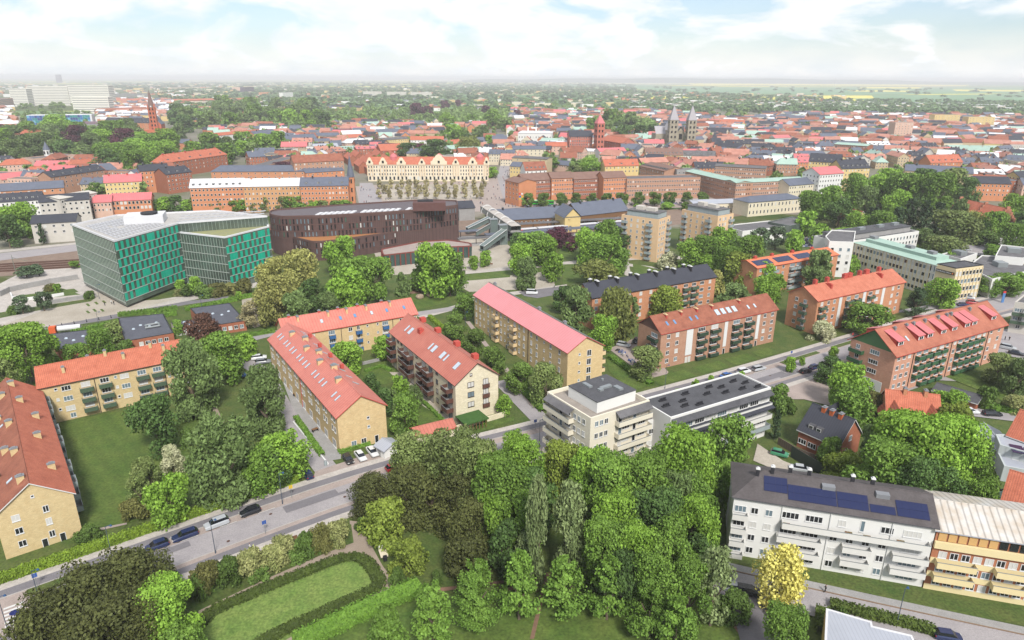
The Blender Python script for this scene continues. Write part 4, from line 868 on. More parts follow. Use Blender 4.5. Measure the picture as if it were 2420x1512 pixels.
b = villa('brick villa with a steep orange roof and small attic windows at the right edge', (2384, 1026), (2440, 1046), 6.5, 9., rbrick, rtile, 5., gab=rbrick); b.fac(3, (4.6,), [(.35, 'w'), (.65, 'w')]); b.win(3, b.rect()[1] * .5, 8., 's'); b.skylight(5, .5, 0, 1., 1.5, skyb); b.done()
b = label_building('house', 'pale grey modern house with solar panels on its terrace roof at the right edge', [(2352, 1030), (2362, 1055), (2450, 1080), (2450, 1052), (2375, 1030)], 5.6, M('pale_grey_boards', A(206, 212, 212), A(190, 198, 198), stripe=(.4, 'sin', 'X', 6, .85)), zinc, (2.2,), 'd', 4., 2, cat='house')
for k in range(2): m = MB(); m.box(0, 0, 0, 4, 2.4, .12); o = m.build('solar_panel', [solar], b.root); qq = b.root.matrix_basis.inverted() @ Vector((*P(2385 + 34 * k, 1048 + 8 * k, 5.9), 5.75)); o.location = qq
b.done()
b = label_building('house', 'pale grey ribbed garage wing beneath the modern house at the right edge', [(2356, 1072), (2372, 1105), (2450, 1120), (2450, 1086)], 3.4, M('pale_grey_boards', None), zinc, None, 'd', 4., 2, cat='house'); b.done()
b = villa('mint green house with an orange tiled roof at the right edge above the rusty roof', (2372, 1178), (2460, 1206), 5.2, 9., M('mint_render', A(208, 232, 220), amt=.2), rtile, 4.4); b.rows(0, (2.6,), 3, 'd'); b.rows(3, (2.,), 2, 'w'); b.win(3, 4.5, 5, 'd'); b.done()
b = villa('long blue grey shed roof behind the big round trees at the right', (2285, 1010), (2332, 1068), 3., 7., white, zinc, 1.6, zinc); b.done()
b = villa('dark roofed garage with red walls below the big dormered block', (2206, 922), (2308, 952), 2.6, 6.5, dbrick, darkr, 1.2, frame); m = MB(); p, r = b.at(3, 3.2, .1, .05); m.box(-1.3, -.05, 0, 1.3, 0, 2.2); m.build('garage_door', [frame], b.root, p, r); b.done()
# pergola
t = thing('pergola', 'dark slatted pergola with a mint roof beside the rusty roof', 'pergola', (*P(2330, 1190), 0), .2)
for k in range(6): m = MB(); m.box(-3.5, -.12, 0, 3.5, .12, .2); m.build('slat', [blackm], t, (0, k * .9, 3))
for x in (-3, 3):
    for y in (0, 4.5): m = MB(); m.box(-.1, -.1, 0, .1, .1, 3); m.build('post', [blackm], t, (x, y, 0))
m = MB(); m.box(-4, -3.6, 2.9, 4, -.4, 3.05); m.build('roof', [copper], t)
# bin shed and garden walls by the new block
b = Bld('shed', 'small grey metal roofed shed beside the white parked cars', 'shed', rectpx((888, 1052), (905, 1062), 2.6, 4.5, 0, .5), 2.6, white, det=2); b.gable(zinc, .9, eavemat=zinc); m = MB(); p, r = b.at(0, 1.2, .1, .04); m.box(-.6, -.04, 0, .6, 0, 2.); m.build('door', [greyc], b.root, p, r); b.done()
b = Bld('garden_store', 'low cream garden store with a red sloping roof in front of the new pale block', 'shed', rectpx((985, 1030), (1075, 1008), 2.6, 4.6), 2.6, pbrick, det=2); b.gable(rnew, 1.1, eavemat=redp); b.done()
b = Bld('cycle_shelter', 'low shelter with a planted green roof against the gable of the new pale block', 'shelter', rectpx((1100, 1003), (1153, 988), 2.6, 5.), 2.6, wood, det=2)
m = MB(); m.box(-.2, -.2, 2.4, b.rect()[0] + .2, 5.2, 2.75); b.part('green_roof', m, [M('planted_roof', A(70, 108, 48), A(50, 84, 38), fine=6)])
for k in range(7): m = MB(); m.box(0, 0, 0, .15, .15, 2.4); m.build('post', [wood], b.root, (.2 + k * .95, 0, 0))
m = MB(); m.box(.3, 4.8, .1, b.rect()[0], 5, 2.4); b.part('back_wall', m, [pbrick]); b.done()
def gwall(label, pts, h, t_, mat, name='garden_wall', cat='wall'):
    q = [P(*p) for p in pts]; m = MB()
    for a, c in zip(q, q[1:]):
        d = (c - a).normalized(); n = Vector((d.y, -d.x)) * t_ / 2; m.prism([a + n - d * t_ * .49, c + n + d * t_ * .49, c - n + d * t_ * .49, a - n - d * t_ * .49], 0, h)
    return tag(m.build(name, [mat]), label, cat)
gwall('low cream garden wall running below the gable of the new pale block', [(1078, 1018), (1200, 982), (1196, 970)], 1.5, .3, pbrick)
gwall('low cream garden wall beside the bin store left of the new block', [(948, 1022), (985, 1040)], 1.4, .3, pbrick)
gwall('pale retaining wall with planks round the sunken terrace in the garden', [(858, 862), (925, 846)], 1.0, .4, greyc)
gwall('white low kerb wall along the hedge by the terrace block gardens', [(694, 1000), (775, 1098)], .5, .35, frame)
gwall('grey timber fence panels behind the green parked car', [(1838, 1050), (1880, 1075), (1960, 1105)], 2., .15, M('weathered_fence', A(120, 104, 92), stripe=(.3, 'sin', 'X', 6, .7)), 'fence', 'fence')
gwall('dark green netting fence behind the parked silver car', [(1868, 1080), (1950, 1130)], 3., .1, M('dark_netting', A(66, 76, 66)), 'fence', 'fence')
gwall('curved concrete ramp wall on the plaza left of the teal office', [(2, 700), (24, 690), (60, 682), (120, 670), (184, 660)], 2.2, .5, greyc); gwall('pale curved low wall round the plaza lawn left of the teal office', [(26, 697), (30, 706), (60, 710), (112, 704), (150, 698)], 1.2, .5, frame); gwall('lower concrete ramp wall nearest the pines on the plaza', [(96, 722), (160, 712), (228, 702)], 1.6, .5, greyc)
# kindergarten pavilions
def pav(label, pts, h=3.6, wl=dbrick):
    b = Bld('school_pavilion', label, 'school building', pxpoly(pts, h), h, wl, det=2); b.flat(M('charcoal_felt', A(104, 106, 116), A(88, 90, 100), ns=.3, amt=.4, fine=2), par=.15, parmat=blackm)
    mn, mxx = min(p.x for p in b.poly), max(p.x for p in b.poly); my = sum(p.y for p in b.poly) / len(b.poly)
    for k in range(4):
        o = MB(); o.tube((0, 0, 0), (0, 0, .35), .55, .4, 8); o.build('roof_light', [skyl], b.root, (mn + (mxx - mn) * (.25 + .17 * k), my + (1.5 if k % 2 else -1.5), h + .06))
    return b
b = pav('dark flat-roofed brick pavilion with a square duct on its roof left of the copper tree', [(295, 807), (410, 787), (386, 741), (279, 752)]); b.rows(0, (1.2,), 5, 'd', .25, .9)
m = MB()
for q0, q1 in (((0, 0, .5), (4.5, 0, .5)), ((4.5, 0, .5), (4.5, 3, .5)), ((4.5, 3, .5), (.5, 3, .5)), ((.5, 3, .5), (.5, 1.2, .5))): m.tube(q0, q1, .35, n=8)
m.build('roof_duct', [steel], b.root, (7, 9, 3.65)); b.done()
b = pav('dark flat-roofed brick pavilion behind the copper tree', [(490, 772), (581, 758), (543, 716), (449, 729)]); b.rows(0, (1.2,), 5, 'd', .2, .95); b.done()
b = pav('dark flat-roofed pavilion with a white tank truck parked behind it at the left', [(137, 826), (218, 815), (212, 779), (114, 790)]); b.done()
b = pav('narrow dark roofed link between the two brick pavilions', [(414, 775), (480, 766), (470, 754), (404, 762)], 3.0, white); b.done()
# ---- green glass office
pts = [(170, 533), (270, 572), (422.5, 529), (632, 513), (512, 499), (277, 510)]
b = Bld('glass_office', 'angular office block with teal panels and mirrored glass beside the railway', 'office building', pxpoly(pts, 26.3), 26.3, gglass, det=2)
up = [Vector(p) for p in b.poly]; b.flat(M('pale_grey_roof', A(206, 202, 198), A(182, 178, 172), fine=1.5, amt=.4, ns=.2), par=.7, parmat=whiter, pw=.5, z0=1)
def skin(bb, i, z0, z1, nfl, pitch, tealp, seed, bands=True, first=0, x0=0., x1=1.):
    a, t, L = bb.edge(i); r_ = random.Random(seed); n = int(L * (x1 - x0) / pitch); fh = (z1 - z0) / nfl; p0 = L * x0
    key = ('tp', pitch, round(fh, 2))
    if key not in CACHE: m = MB(); m.box(-pitch * .5 + .04, -.12, .12, pitch * .5 - .04, 0, fh - .22); CACHE[key] = m.mesh('panel', [teal])
    km = ('mu', round(fh, 2))
    if km not in CACHE: m = MB(); m.box(-.05, -.16, 0, .05, 0, fh); CACHE[km] = m.mesh('mullion', [M('pale_green_mullion', A(168, 186, 172))])
    for f in range(nfl):
        z = z0 + fh * f
        if bands: p, r = bb.at(i, p0 + L * (x1 - x0) / 2, z - .14, .06); key2 = ('bd', round(L * (x1 - x0), 1)); CACHE.setdefault(key2, MB().box(-L * (x1 - x0) / 2, -.16, 0, L * (x1 - x0) / 2, .02, .26).mesh('floor_band', [M('pale_metal_band', A(190, 198, 190), rough=.5)])); put(CACHE[key2], 'floor_band', bb.root, p, r)
        k = 0
        while k < n:
            p, r = bb.at(i, p0 + (k + .5) * pitch, z, .06)
            if tealp:
                if (k + (f % 2)) % 2 == 0 or r_.random() < .12: put(CACHE[key], 'panel', bb.root, p, r)
            elif k % 1 == 0: p, r = bb.at(i, p0 + (k + .5) * pitch, z, .06); put(CACHE[km], 'mullion', bb.root, p, r)
            k += 1
def eid(bb, a, c):   # which edge runs between two photo points (at roof height)
    R = Matrix.Rotation(-bb.rz, 2); a, c = (R @ (P(*q, bb.h) - bb.o0) for q in (a, c))
    return min(range(len(bb.poly)), key=lambda i: min((bb.edge(i)[0] - a).length + (bb.poly[(i + 1) % len(bb.poly)] - c).length, (bb.edge(i)[0] - c).length + (bb.poly[(i + 1) % len(bb.poly)] - a).length))
iL, iG = eid(b, pts[0], pts[1]), eid(b, pts[1], pts[2])
skin(b, iL, 2.2, 26, 6, 1.55, False, 1); skin(b, iG, 3., 26.2, 7, 1.36, True, 2)
iT = eid(b, pts[2], pts[3]); skin(b, iT, 22.6, 26.2, 1, 1.5, False, 3, False)
for j in range(7):
    for k in range(14):
        if (j, k) in ((3, 5), (3, 6), (2, 4)): continue
        A1, B1_, C1_, D1_ = (P(*q, 26.6) for q in ((200, 533), (275, 563), (395, 530), (300, 512)))
        p = A1.lerp(B1_, (j + .5) / 7).lerp(D1_.lerp(C1_, (j + .5) / 7), k / 14 + .03); q = Matrix.Rotation(-b.rz, 2) @ (p - b.o0)
        if 'rl' not in CACHE: m = MB(); m.box(-1.9, -.55, 0, 1.9, .55, .28); CACHE['rl'] = m.mesh('roof_light', [M('grey_rooflight', A(150, 150, 158), A(228, 228, 228), amt=.5, ns=.3, rough=.3)])
        put(CACHE['rl'], 'roof_light', b.root, (q.x, q.y, 26.36), eid and math.atan2((B1_ - A1).y, (B1_ - A1).x) - b.rz)
for j in range(3):
    for k in range(13):
        p = P(430 + k * 15 + j * 4, 522 - k * .9 - j * 6.5, 26.6); q = Matrix.Rotation(-b.rz, 2) @ (p - b.o0); put(CACHE['rl'], 'roof_light', b.root, (q.x, q.y, 26.36), math.radians(40) - b.rz)
q = Matrix.Rotation(-b.rz, 2) @ (P(345, 520, 27) - b.o0); roofbox(b, q.x, q.y, 26.36, 15, 11, 3.4, whiter, 'plant_room', 1.05); m = MB(); m.tube((q.x + 2, q.y + 1, 29.8), (q.x + 2, q.y + 1, 30.6), 3.2, 3.4, 14); b.part('cooling_unit', m, [chimd]); b.done()
pts = [(424, 551), (531, 563), (636, 537), (632, 516), (423, 532)]
b = Bld('glass_office', 'lower wing of the teal panelled office with a mossy roof terrace', 'office building', pxpoly(pts, 22.4), 22.4, gglass, det=2)
b.flat(mossr, par=.6, parmat=whiter, pw=.8); skin(b, eid(b, pts[0], pts[1]), .5, 22, 6, 1.5, False, 5); skin(b, eid(b, pts[1], pts[2]), 3., 22.2, 6, 1.36, True, 6); b.done()
# ---- brown municipal block
def curve(pts, h, n=4):
    q = [P(*p, h) for p in pts]
    for _ in range(2):
        r = []
        for i in range(len(q)): a, c = q[i], q[(i + 1) % len(q)]; r += [a.lerp(c, .06), a.lerp(c, .94)] if (c - a).length > 12 else [a.lerp(c, .25), a.lerp(c, .75)]
        q = r
    return q
def fins(b, z0, z1, fl, pitch, maxl=290, wz=2.3, lim=None, glz=None):
    fh = (z1 - z0) / fl; r_ = random.Random(3)
    for i in range(len(b.poly)):
        a, t, L = b.edge(i); wt = Matrix.Rotation(b.rz, 2) @ t; nrm_ = Vector((wt.y, -wt.x))
        if nrm_.y > .3 or L < 1: continue
        n = max(1, int(L / pitch))
        for k in range(n):
            for f in range(fl):
                if r_.random() < .22: continue
                b.win(i, L * (k + .5) / n, z0 + fh * f + .35, (.8, wz, 1, 0))
    for f in range(fl + 1):
        m = MB(); q = inset(b.poly, -.14); n = len(q)
        for k in range(n): A1, B1_ = q[k], q[(k + 1) % n]; m.face([(A1.x, A1.y, z0 + fh * f - .25), (B1_.x, B1_.y, z0 + fh * f - .25), (B1_.x, B1_.y, z0 + fh * f + .1), (A1.x, A1.y, z0 + fh * f + .1)])
        b.part('floor_band', m, [M('maroon_band', A(112, 84, 78))])
b = Bld('municipal_building', 'curved dark maroon office block with slit windows in the middle distance', 'office building', curve([(634, 508), (660, 514), (760, 512), (905, 504), (1000, 497), (1083, 487), (1080, 476), (1010, 473), (800, 486), (640, 498)], 19.5), 19.5, maroon, det=1, fr=M('maroon_frame', A(80, 52, 50)))
b.glass = [glass, glass, glassb, M('greenish_glass', A(80, 120, 104), rough=.15, spec=.7)]; b.blind = .05
b.flat(M('maroon_grey_roof', A(120, 112, 116), A(100, 92, 96), amt=.4), par=.8, parmat=M('maroon_band', A(112, 84, 78)), pw=.5); fins(b, 9.2, 19., 3, 1.75, wz=2.5)
for k in range(22):
    if k in (7, 15): continue
    p = P(755 + k * 13.2, 503.5 - k * .72, 20.2); q = Matrix.Rotation(-b.rz, 2) @ (p - b.o0)
    if 'rl2' not in CACHE: m = MB(); m.box(-1., -3.4, 0, 1., 3.4, .5); CACHE['rl2'] = m.mesh('roof_light', [whiter])
    put(CACHE['rl2'], 'roof_light', b.root, (q.x, q.y, 19.6), -b.rz - .12)
q = Matrix.Rotation(-b.rz, 2) @ (P(1015, 492, 20.4) - b.o0); roofbox(b, q.x, q.y, 19.6, 17, 7, 4.2, M('maroon_plant', A(112, 78, 74)), 'plant_room', -b.rz + .1); roofbox(b, q.x - 3, q.y, 23.8, 8, 4, .7, chimd, 'cooling_unit', -b.rz + .1); b.done()
b = Bld('municipal_building', 'middle tier of the maroon office block topped by an orange sedum roof', 'office building', curve([(636, 545), (672, 556), (742, 573), (800, 568), (935, 548), (1000, 536), (1083, 514), (1080, 505), (640, 530)], 9.4), 9.4, maroon, det=1, fr=M('maroon_frame', None)); b.flat(sedum, par=.5, parmat=M('maroon_band', None), pw=.5); fins(b, 3.2, 9.2, 2, 1.9, wz=2.3); b.done()
b = Bld('municipal_building', 'low glazed maroon podium with a wedge roof at the right of the maroon block', 'office building', curve([(905, 605), (985, 596), (1060, 585), (1117, 583), (1112, 575), (1060, 568), (990, 572), (900, 590)], 5.6), 5.6, M('dark_teal_glass', A(60, 88, 84), rough=.15, spec=.7), det=1); b.flat(pavep, par=.5, parmat=M('red_maroon', A(140, 70, 62)), pw=.6)
for i in range(len(b.poly)):
    a, t, L = b.edge(i)
    for k in range(int(L / 2.6)):
        if 'fin' not in CACHE: m = MB(); m.box(-.28, -.35, 0, .28, 0, 5.5); CACHE['fin'] = m.mesh('fin', [M('red_maroon', None)])
        put(CACHE['fin'], 'fin', b.root, *b.at(i, (k + .5) * 2.6, 0))
b.done()
# ---- two peach towers
def tower_b(label, A_, B_, D_len, h, wall=M('peach_render', A(244, 208, 166), A(232, 194, 152), amt=.2, ns=.2)):
    a, c = P(*A_, h), P(*B_, h); u = (c - a).normalized(); v = Vector((-u.y, u.x)); b = Bld('apartment_tower', label, 'apartment tower', [a, c, c + v * D_len, a + v * D_len], h, wall, det=1); b.flat(greyr, par=.3); L, D_ = b.rect()
    fl = [h - 2.3 - 2.75 * k for k in range(8) if h - 2.3 - 2.75 * k > .5]
    for z in fl:
        b.balc(0, L * .11, z - .95, 2.8, 1.3, glpan, 1., 'd'); b.balc(0, L * .78, z - .95, 3., 1.3, glpan, 1., 'd')
        for f in (.28, .45, .6): b.win(0, L * f, z, 'w')
        for f in (.15, .35, .5): b.win(1, D_ * f, z, 'w')
        b.balc(1, D_ * .82, z - .95, 3., 1.3, glpan, 1., 'd')
    m = MB(); m.box(2, 2, h + .06, L - 1.5, D_ - 1.5, h + 2.6); b.part('penthouse', m, [glpan]); m = MB(); m.box(1.6, 1.6, h + 2.602, L - 1.2, D_ - 1.2, h + 2.85); b.part('penthouse_roof', m, [greyr]); roofbox(b, L * .35, D_ * .5, h + 2.86, 4, 3, 1.8, offw); roofbox(b, L * .65, D_ * .5, h + 2.86, 5, 3, 1.6, offw); b.done()
tower_b('left peach coloured apartment tower standing by the station tracks', (1469, 508), (1557, 520), 12.5, 21); tower_b('right peach coloured apartment tower half hidden by trees', (1612, 496), (1697, 512), 12.5, 21)
# ---- station
def simple(name, label, A_, B_, h, depth, wall, roofm, rise, cat='building', zs=None, n=0, code='w', det=0, group=None, hip=0., ch=0, chm=chimd, eave=None, gab=None, dorms=0, ext=0., side=None, fr=None, roof2=None, bl=.22):
    b = Bld(name, label, cat, rectpx(A_, B_, h, depth, ext, ext), h, wall, group, det, fr); b.blind = bl
    if rise: b.gable(roofm, rise, hipl=hip, hipr=hip, eavemat=eave or roofm, gab=gab, roofmat2=roof2)
    else: b.flat(roofm)
    L, D_ = b.rect()
    if zs and n: b.rows(0, zs, n, code)
    if zs and side: b.rows(1, zs, side, code); b.rows(3, zs, side, code)
    for k in range(ch): b.chimney(L * (k + .5) / ch, .93, k % 2, 1., 1., 1.3, chm)
    if dorms:
        if 'sd' not in CACHE:
            m = MB(); m.box(-.8, 0, -.3, .8, 2.2, 1.1, 0); m.box(-.6, -.05, .1, .6, -.002, .95, 1); m.box(-.45, -.08, .2, .45, -.052, .85, 2); CACHE['sd'] = m.mesh('dormer', [darkr, frame, glass])
        for k in range(dorms): b.onroof('dormer', CACHE['sd'], L * (k + .5) / dorms, .2, 0, tilt=False)
    return b
b = simple('station_hall', 'left wing of the slate roofed railway station', (1165, 521), (1350, 510), 5, 16, wood, slateb, 5, 'station', (2.,), 18, 'w', ch=3); b.done()  # dark brown wall colour on both wings stands in for shade under the canopy
b = simple('station_hall', 'right wing of the slate roofed railway station', (1368, 509), (1485, 496), 7, 17, wood, slateb, 6, 'station', (2.,), 12, 'w', ch=3); b.done()
b = simple('station_hall', 'yellow gabled centre of the railway station with arched windows', (1335, 513), (1372, 511), 9, 17, yellowr, slateb, .01, 'station'); L, D_ = b.rect()
m = MB(); m.face([(0, -.1, 8.9), (L, -.1, 8.9), (L / 2, -.1, 13.6)]); m.face([(0, -.1, 0), (L, -.1, 0), (L, -.1, 8.9), (0, -.1, 8.9)]); b.part('gable_front', m, [yellowr])
m = MB()
for xx in (-.8, L + .8): m.face([(xx, -.9, 8.6), (L / 2, -.9, 14.2), (L / 2, D_, 14.2), (xx, D_, 8.6)])
b.part('gable_roof', m, [slateb])
for k in range(5): b.win(0, L * (.1 + .2 * k), 2.2, (1.2, 2.8, 1, 0))
for k in range(3): b.win(0, L * (.3 + .2 * k), 7.2, (1., 2.2, 1, 0))
b.done()
b = simple('station_building', 'dark roofed station house behind the maroon block', (1085, 492), (1122, 490), 8, 16, greyc, slate, 3, 'station'); b.done()
def canopy(label, A_, B_, h, w_, roofm):
    a, c = P(*A_, h), P(*B_, h); d = c - a; L = d.length; t = thing('platform_canopy', label, 'canopy', (a.x, a.y, 0), math.atan2(d.y, d.x)); m = MB(); m.box(0, 0, h - .2, L, w_, h + .15); m.build('canopy_roof', [roofm], t)
    m = MB(); m.box(0, .4, .1, L, w_ - .4, .9); m.build('platform', [greyc], t)
    for k in range(int(L / 9) + 1): m = MB() if k == 0 else m; (put(CACHE.setdefault(('col', h), MB().box(-.15, -.15, .9, .15, .15, h - .2).mesh('column', [blackm])), 'column', t, (k * 9 + 1, w_ / 2, 0)))
canopy('long grey platform canopy nearest the station hall', (1190, 533), (1478, 516), 4.4, 5, greyr); canopy('grey platform canopy behind the purple bushes', (1150, 556), (1478, 532), 4.2, 5, slateb); canopy('short grey platform canopy at the right of the maroon block', (1084, 566), (1180, 560), 4.2, 4, greyr); canopy('low pale canopy by the stairs next to the maroon block', (1086, 548), (1150, 544), 4.2, 4, slateb)
# train
ta, tb = P(1195, 548, 3), P(1480, 524, 3); d = tb - ta; t = thing('train', 'long white and dark train with one red door at the platform', 'train', (ta.x, ta.y, 0), math.atan2(d.y, d.x)); n = 4; Lc = d.length / n
for k in range(n):
    m = MB(); m.box(k * Lc, -1.5, .5, (k + 1) * Lc - .6, 1.5, 3.7); o = m.build('carriage', [blackm if k == 0 else M('train_grey', A(120, 118, 136))], t); m = MB(); m.box(k * Lc + .1, -1.35, 3.702, (k + 1) * Lc - .7, 1.35, 4.1); m.build('carriage_roof', [whiter], o)
m = MB(); m.box(6, -1.6, .6, 10, 1.6, 3.9); m.build('red_panel', [M('bright_red', A(230, 50, 46))], t)
# covered footbridge with arches and lifts
fa, fb = P(1146, 492, 8), P(1219, 541, 8) ; d = fb - fa; L = d.length; t = thing('footbridge', 'glazed footbridge with white arches over the station tracks', 'footbridge', (fa.x, fa.y, 0), math.atan2(d.y, d.x))
m = MB(); m.box(0, -3, 6.2, L, 3, 6.8); m.build('deck', [greyc], t); m = MB(); m.box(0, -2.8, 9.6, L, 2.8, 9.75); m.build('roof', [pave], t)
m = MB(); m.box(0, -2.95, 6.82, L, -2.85, 9.5); m.box(0, 2.85, 6.82, L, 2.95, 9.5); m.build('glazing', [M('bridge_glass', A(120, 134, 130), rough=.2, spec=.7)], t)
m = MB(); prev = None
for k in range(11):
    a = math.pi * k / 10; p = Vector((0, -3.6 * math.cos(a), 6.4 + 4.6 * math.sin(a)))
    if prev is not None: m.tube(prev, p, .22, n=5)
    prev = p
arch = m.mesh('arch', [frame])
for k in range(5): put(arch, 'arch', t, (L * (k + .4) / 5, 0, 0))
for k, (x, y) in enumerate(((1166, 562), (1188, 577))):
    p = P(x, y); s_ = thing('lift_tower', ('glazed lift tower beside the footbridge stairs, farther one' if k == 0 else 'glazed lift tower beside the footbridge stairs, nearer one'), 'lift tower', (p.x, p.y, 0), .3); m = MB(); m.box(-2, -1.8, 0, 2, 1.8, 10.5); m.build('glazing', [M('bridge_glass', None)], s_); m = MB()
    for sx_ in (-2.05, 2.05):
        for sy_ in (-1.85, 1.85): m.box(sx_ - .12, sy_ - .12, 0, sx_ + .12, sy_ + .12, 10.8)
    m.box(-2.3, -2.1, 10.6, 2.3, 2.1, 10.9); m.build('corner_post', [steel], s_)
def stair(label, A_, za, B_, zb):
    a, c = P(*A_, za), P(*B_, zb); d = c - a; L = d.length; t = thing('covered_stair', label, 'staircase', (a.x, a.y, 0), math.atan2(d.y, d.x)); m = MB()
    for y in (-1.2, 1.2): m.face([(0, y, za - 2.6), (L, y, zb - 2.6), (L, y, zb), (0, y, za)])
    m.face([(0, -1.6, za), (L, -1.6, zb), (L, 1.6, zb), (0, 1.6, za)]); m.face([(0, -1.6, za - 2.6), (L, -1.6, zb - 2.6), (L, 1.6, zb - 2.6), (0, 1.6, za - 2.6)]); m.build('glazed_tunnel', [M('bridge_glass', None)], t); m = MB()
    for y in (-1.7, 1.7): m.tube((0, y, za), (L, y, zb), .15, n=4)
    m.build('handrail', [frame], t)
stair('glazed stair rising from the forecourt to the footbridge', (1138, 581), 3, (1192, 541), 9.); stair('glazed stair descending left to the platforms', (1103, 538), 4, (1156, 512), 9.); stair('second glazed stair on the platform side of the footbridge', (1127, 546), 4, (1160, 527), 9.)
# catenary masts
for k, (x, yb, yt) in enumerate(((222, 632, 570), (38, 648, 600), (1306, 545, 470), (1350, 575, 500), (1608, 498, 455), (1750, 478, 440))):
    p = P(x, yb); z = 9; t = thing('catenary_mast', 'railway catenary mast, %s from the left' % ordw(1 + [38, 222, 1306, 1350, 1608, 1750].index(x)), 'mast', (p.x, p.y, 0), .2, 'railway catenary masts'); m = MB(); m.tube((0, 0, 0), (0, 0, z), .16, .1, 5); m.build('post', [M('mast_grey_green', A(128, 136, 124))], t); m = MB(); m.tube((0, 0, z - 1.2), (9, -7, z - 1.4), .1, n=4); m.build('arm', [M('mast_grey_green', None)], t)
# rails
ra, rb = P(-60, 640), P(190, 625); rc = P(1090, 560); rd = P(1780, 492)
for k in range(4):
    for q in (0, 1.45):
        o_ = 2.8 + k * 4.6 + q; m = MB(); d = (rb - ra).normalized(); n_ = Vector((-d.y, d.x)); a = ra + n_ * (o_ - 8); c = rb + n_ * (o_ - 8) + d * 20; w_ = n_ * .22
        m.prism([a - w_, c - w_, c + w_, a + w_], 0, .45); tag(m.build('rail', [railm]), kind='structure')
# cream station side building and yellow house at the right
b = simple('station_building', 'cream two storey station office with a grey hipped roof left of the park trees', (1770, 478), (1896, 468), 9.5, 15, M('station_cream', A(246, 234, 206), amt=.2), slateb, 2.4, 'station', (1.6, 6.), 15, (1., 2.2, 1, 0), hip=6, det=0); b.done()
b = simple('station_building', 'low cream platform range left of the cream station office', (1640, 482), (1770, 478), 6, 14, M('station_cream', None), zinc, 1.5, 'station', (2.,), 12, (1., 2., 1, 0)); b.done()
b = simple('station_building', 'white flat hall with a glazed entrance right of the peach towers', (1755, 548), (1868, 535), 7, 16, white, greyr, 0, 'station', (3.,), 10, (1.6, 1.6, 2, 0), det=1); b.done()
b = simple('station_building', 'grey glazed station entrance hall beside the bicycle parking', (1868, 535), (1926, 522), 8, 14, gglass, greyr, 0, 'station'); b.done()
# ---------------------------------------------------------------- town landmarks, read left to right
OCC = []      # occupied circles in metres: (x, y, r)
def occ(b):
    for i in range(len(b.poly)):
        pass
    R = Matrix.Rotation(b.rz, 2); q = [R @ p + b.o0 for p in b.poly]; c = sum(q, Vector((0, 0))) / len(q)
    a, d = q[0], q[1]; L = (d - a).length; D_ = (q[2] - q[1]).length if len(q) > 3 else 5
    n = max(1, int(L / max(6, D_)));
    for k in range(n): p = a.lerp(d, (k + .5) / n) + (q[2] - q[1]) * .5 if len(q) > 3 else c; OCC.append((p.x, p.y, max(D_, L / n) * .62))
def town_b(name, label, A_, B_, h, depth, wall, roofm, rise, **k): b = simple(name, label, A_, B_, h, depth, wall, roofm, rise, **k); occ(b); return b.done()
Zt = lambda h, f=3.2: [h - 2.6 - f * k for k in range(int((h - 1.5) / f))]
B_ = 'building'
def row(items):
    for it in items:
        lb, a, c, h, dp, wl, rf, rise, nwin = it[:9]; kw = it[9] if len(it) > 9 else {}
        town_b('town_building', lb, a, c, h, dp, wl, rf, rise, zs=Zt(h), n=nwin, **kw)
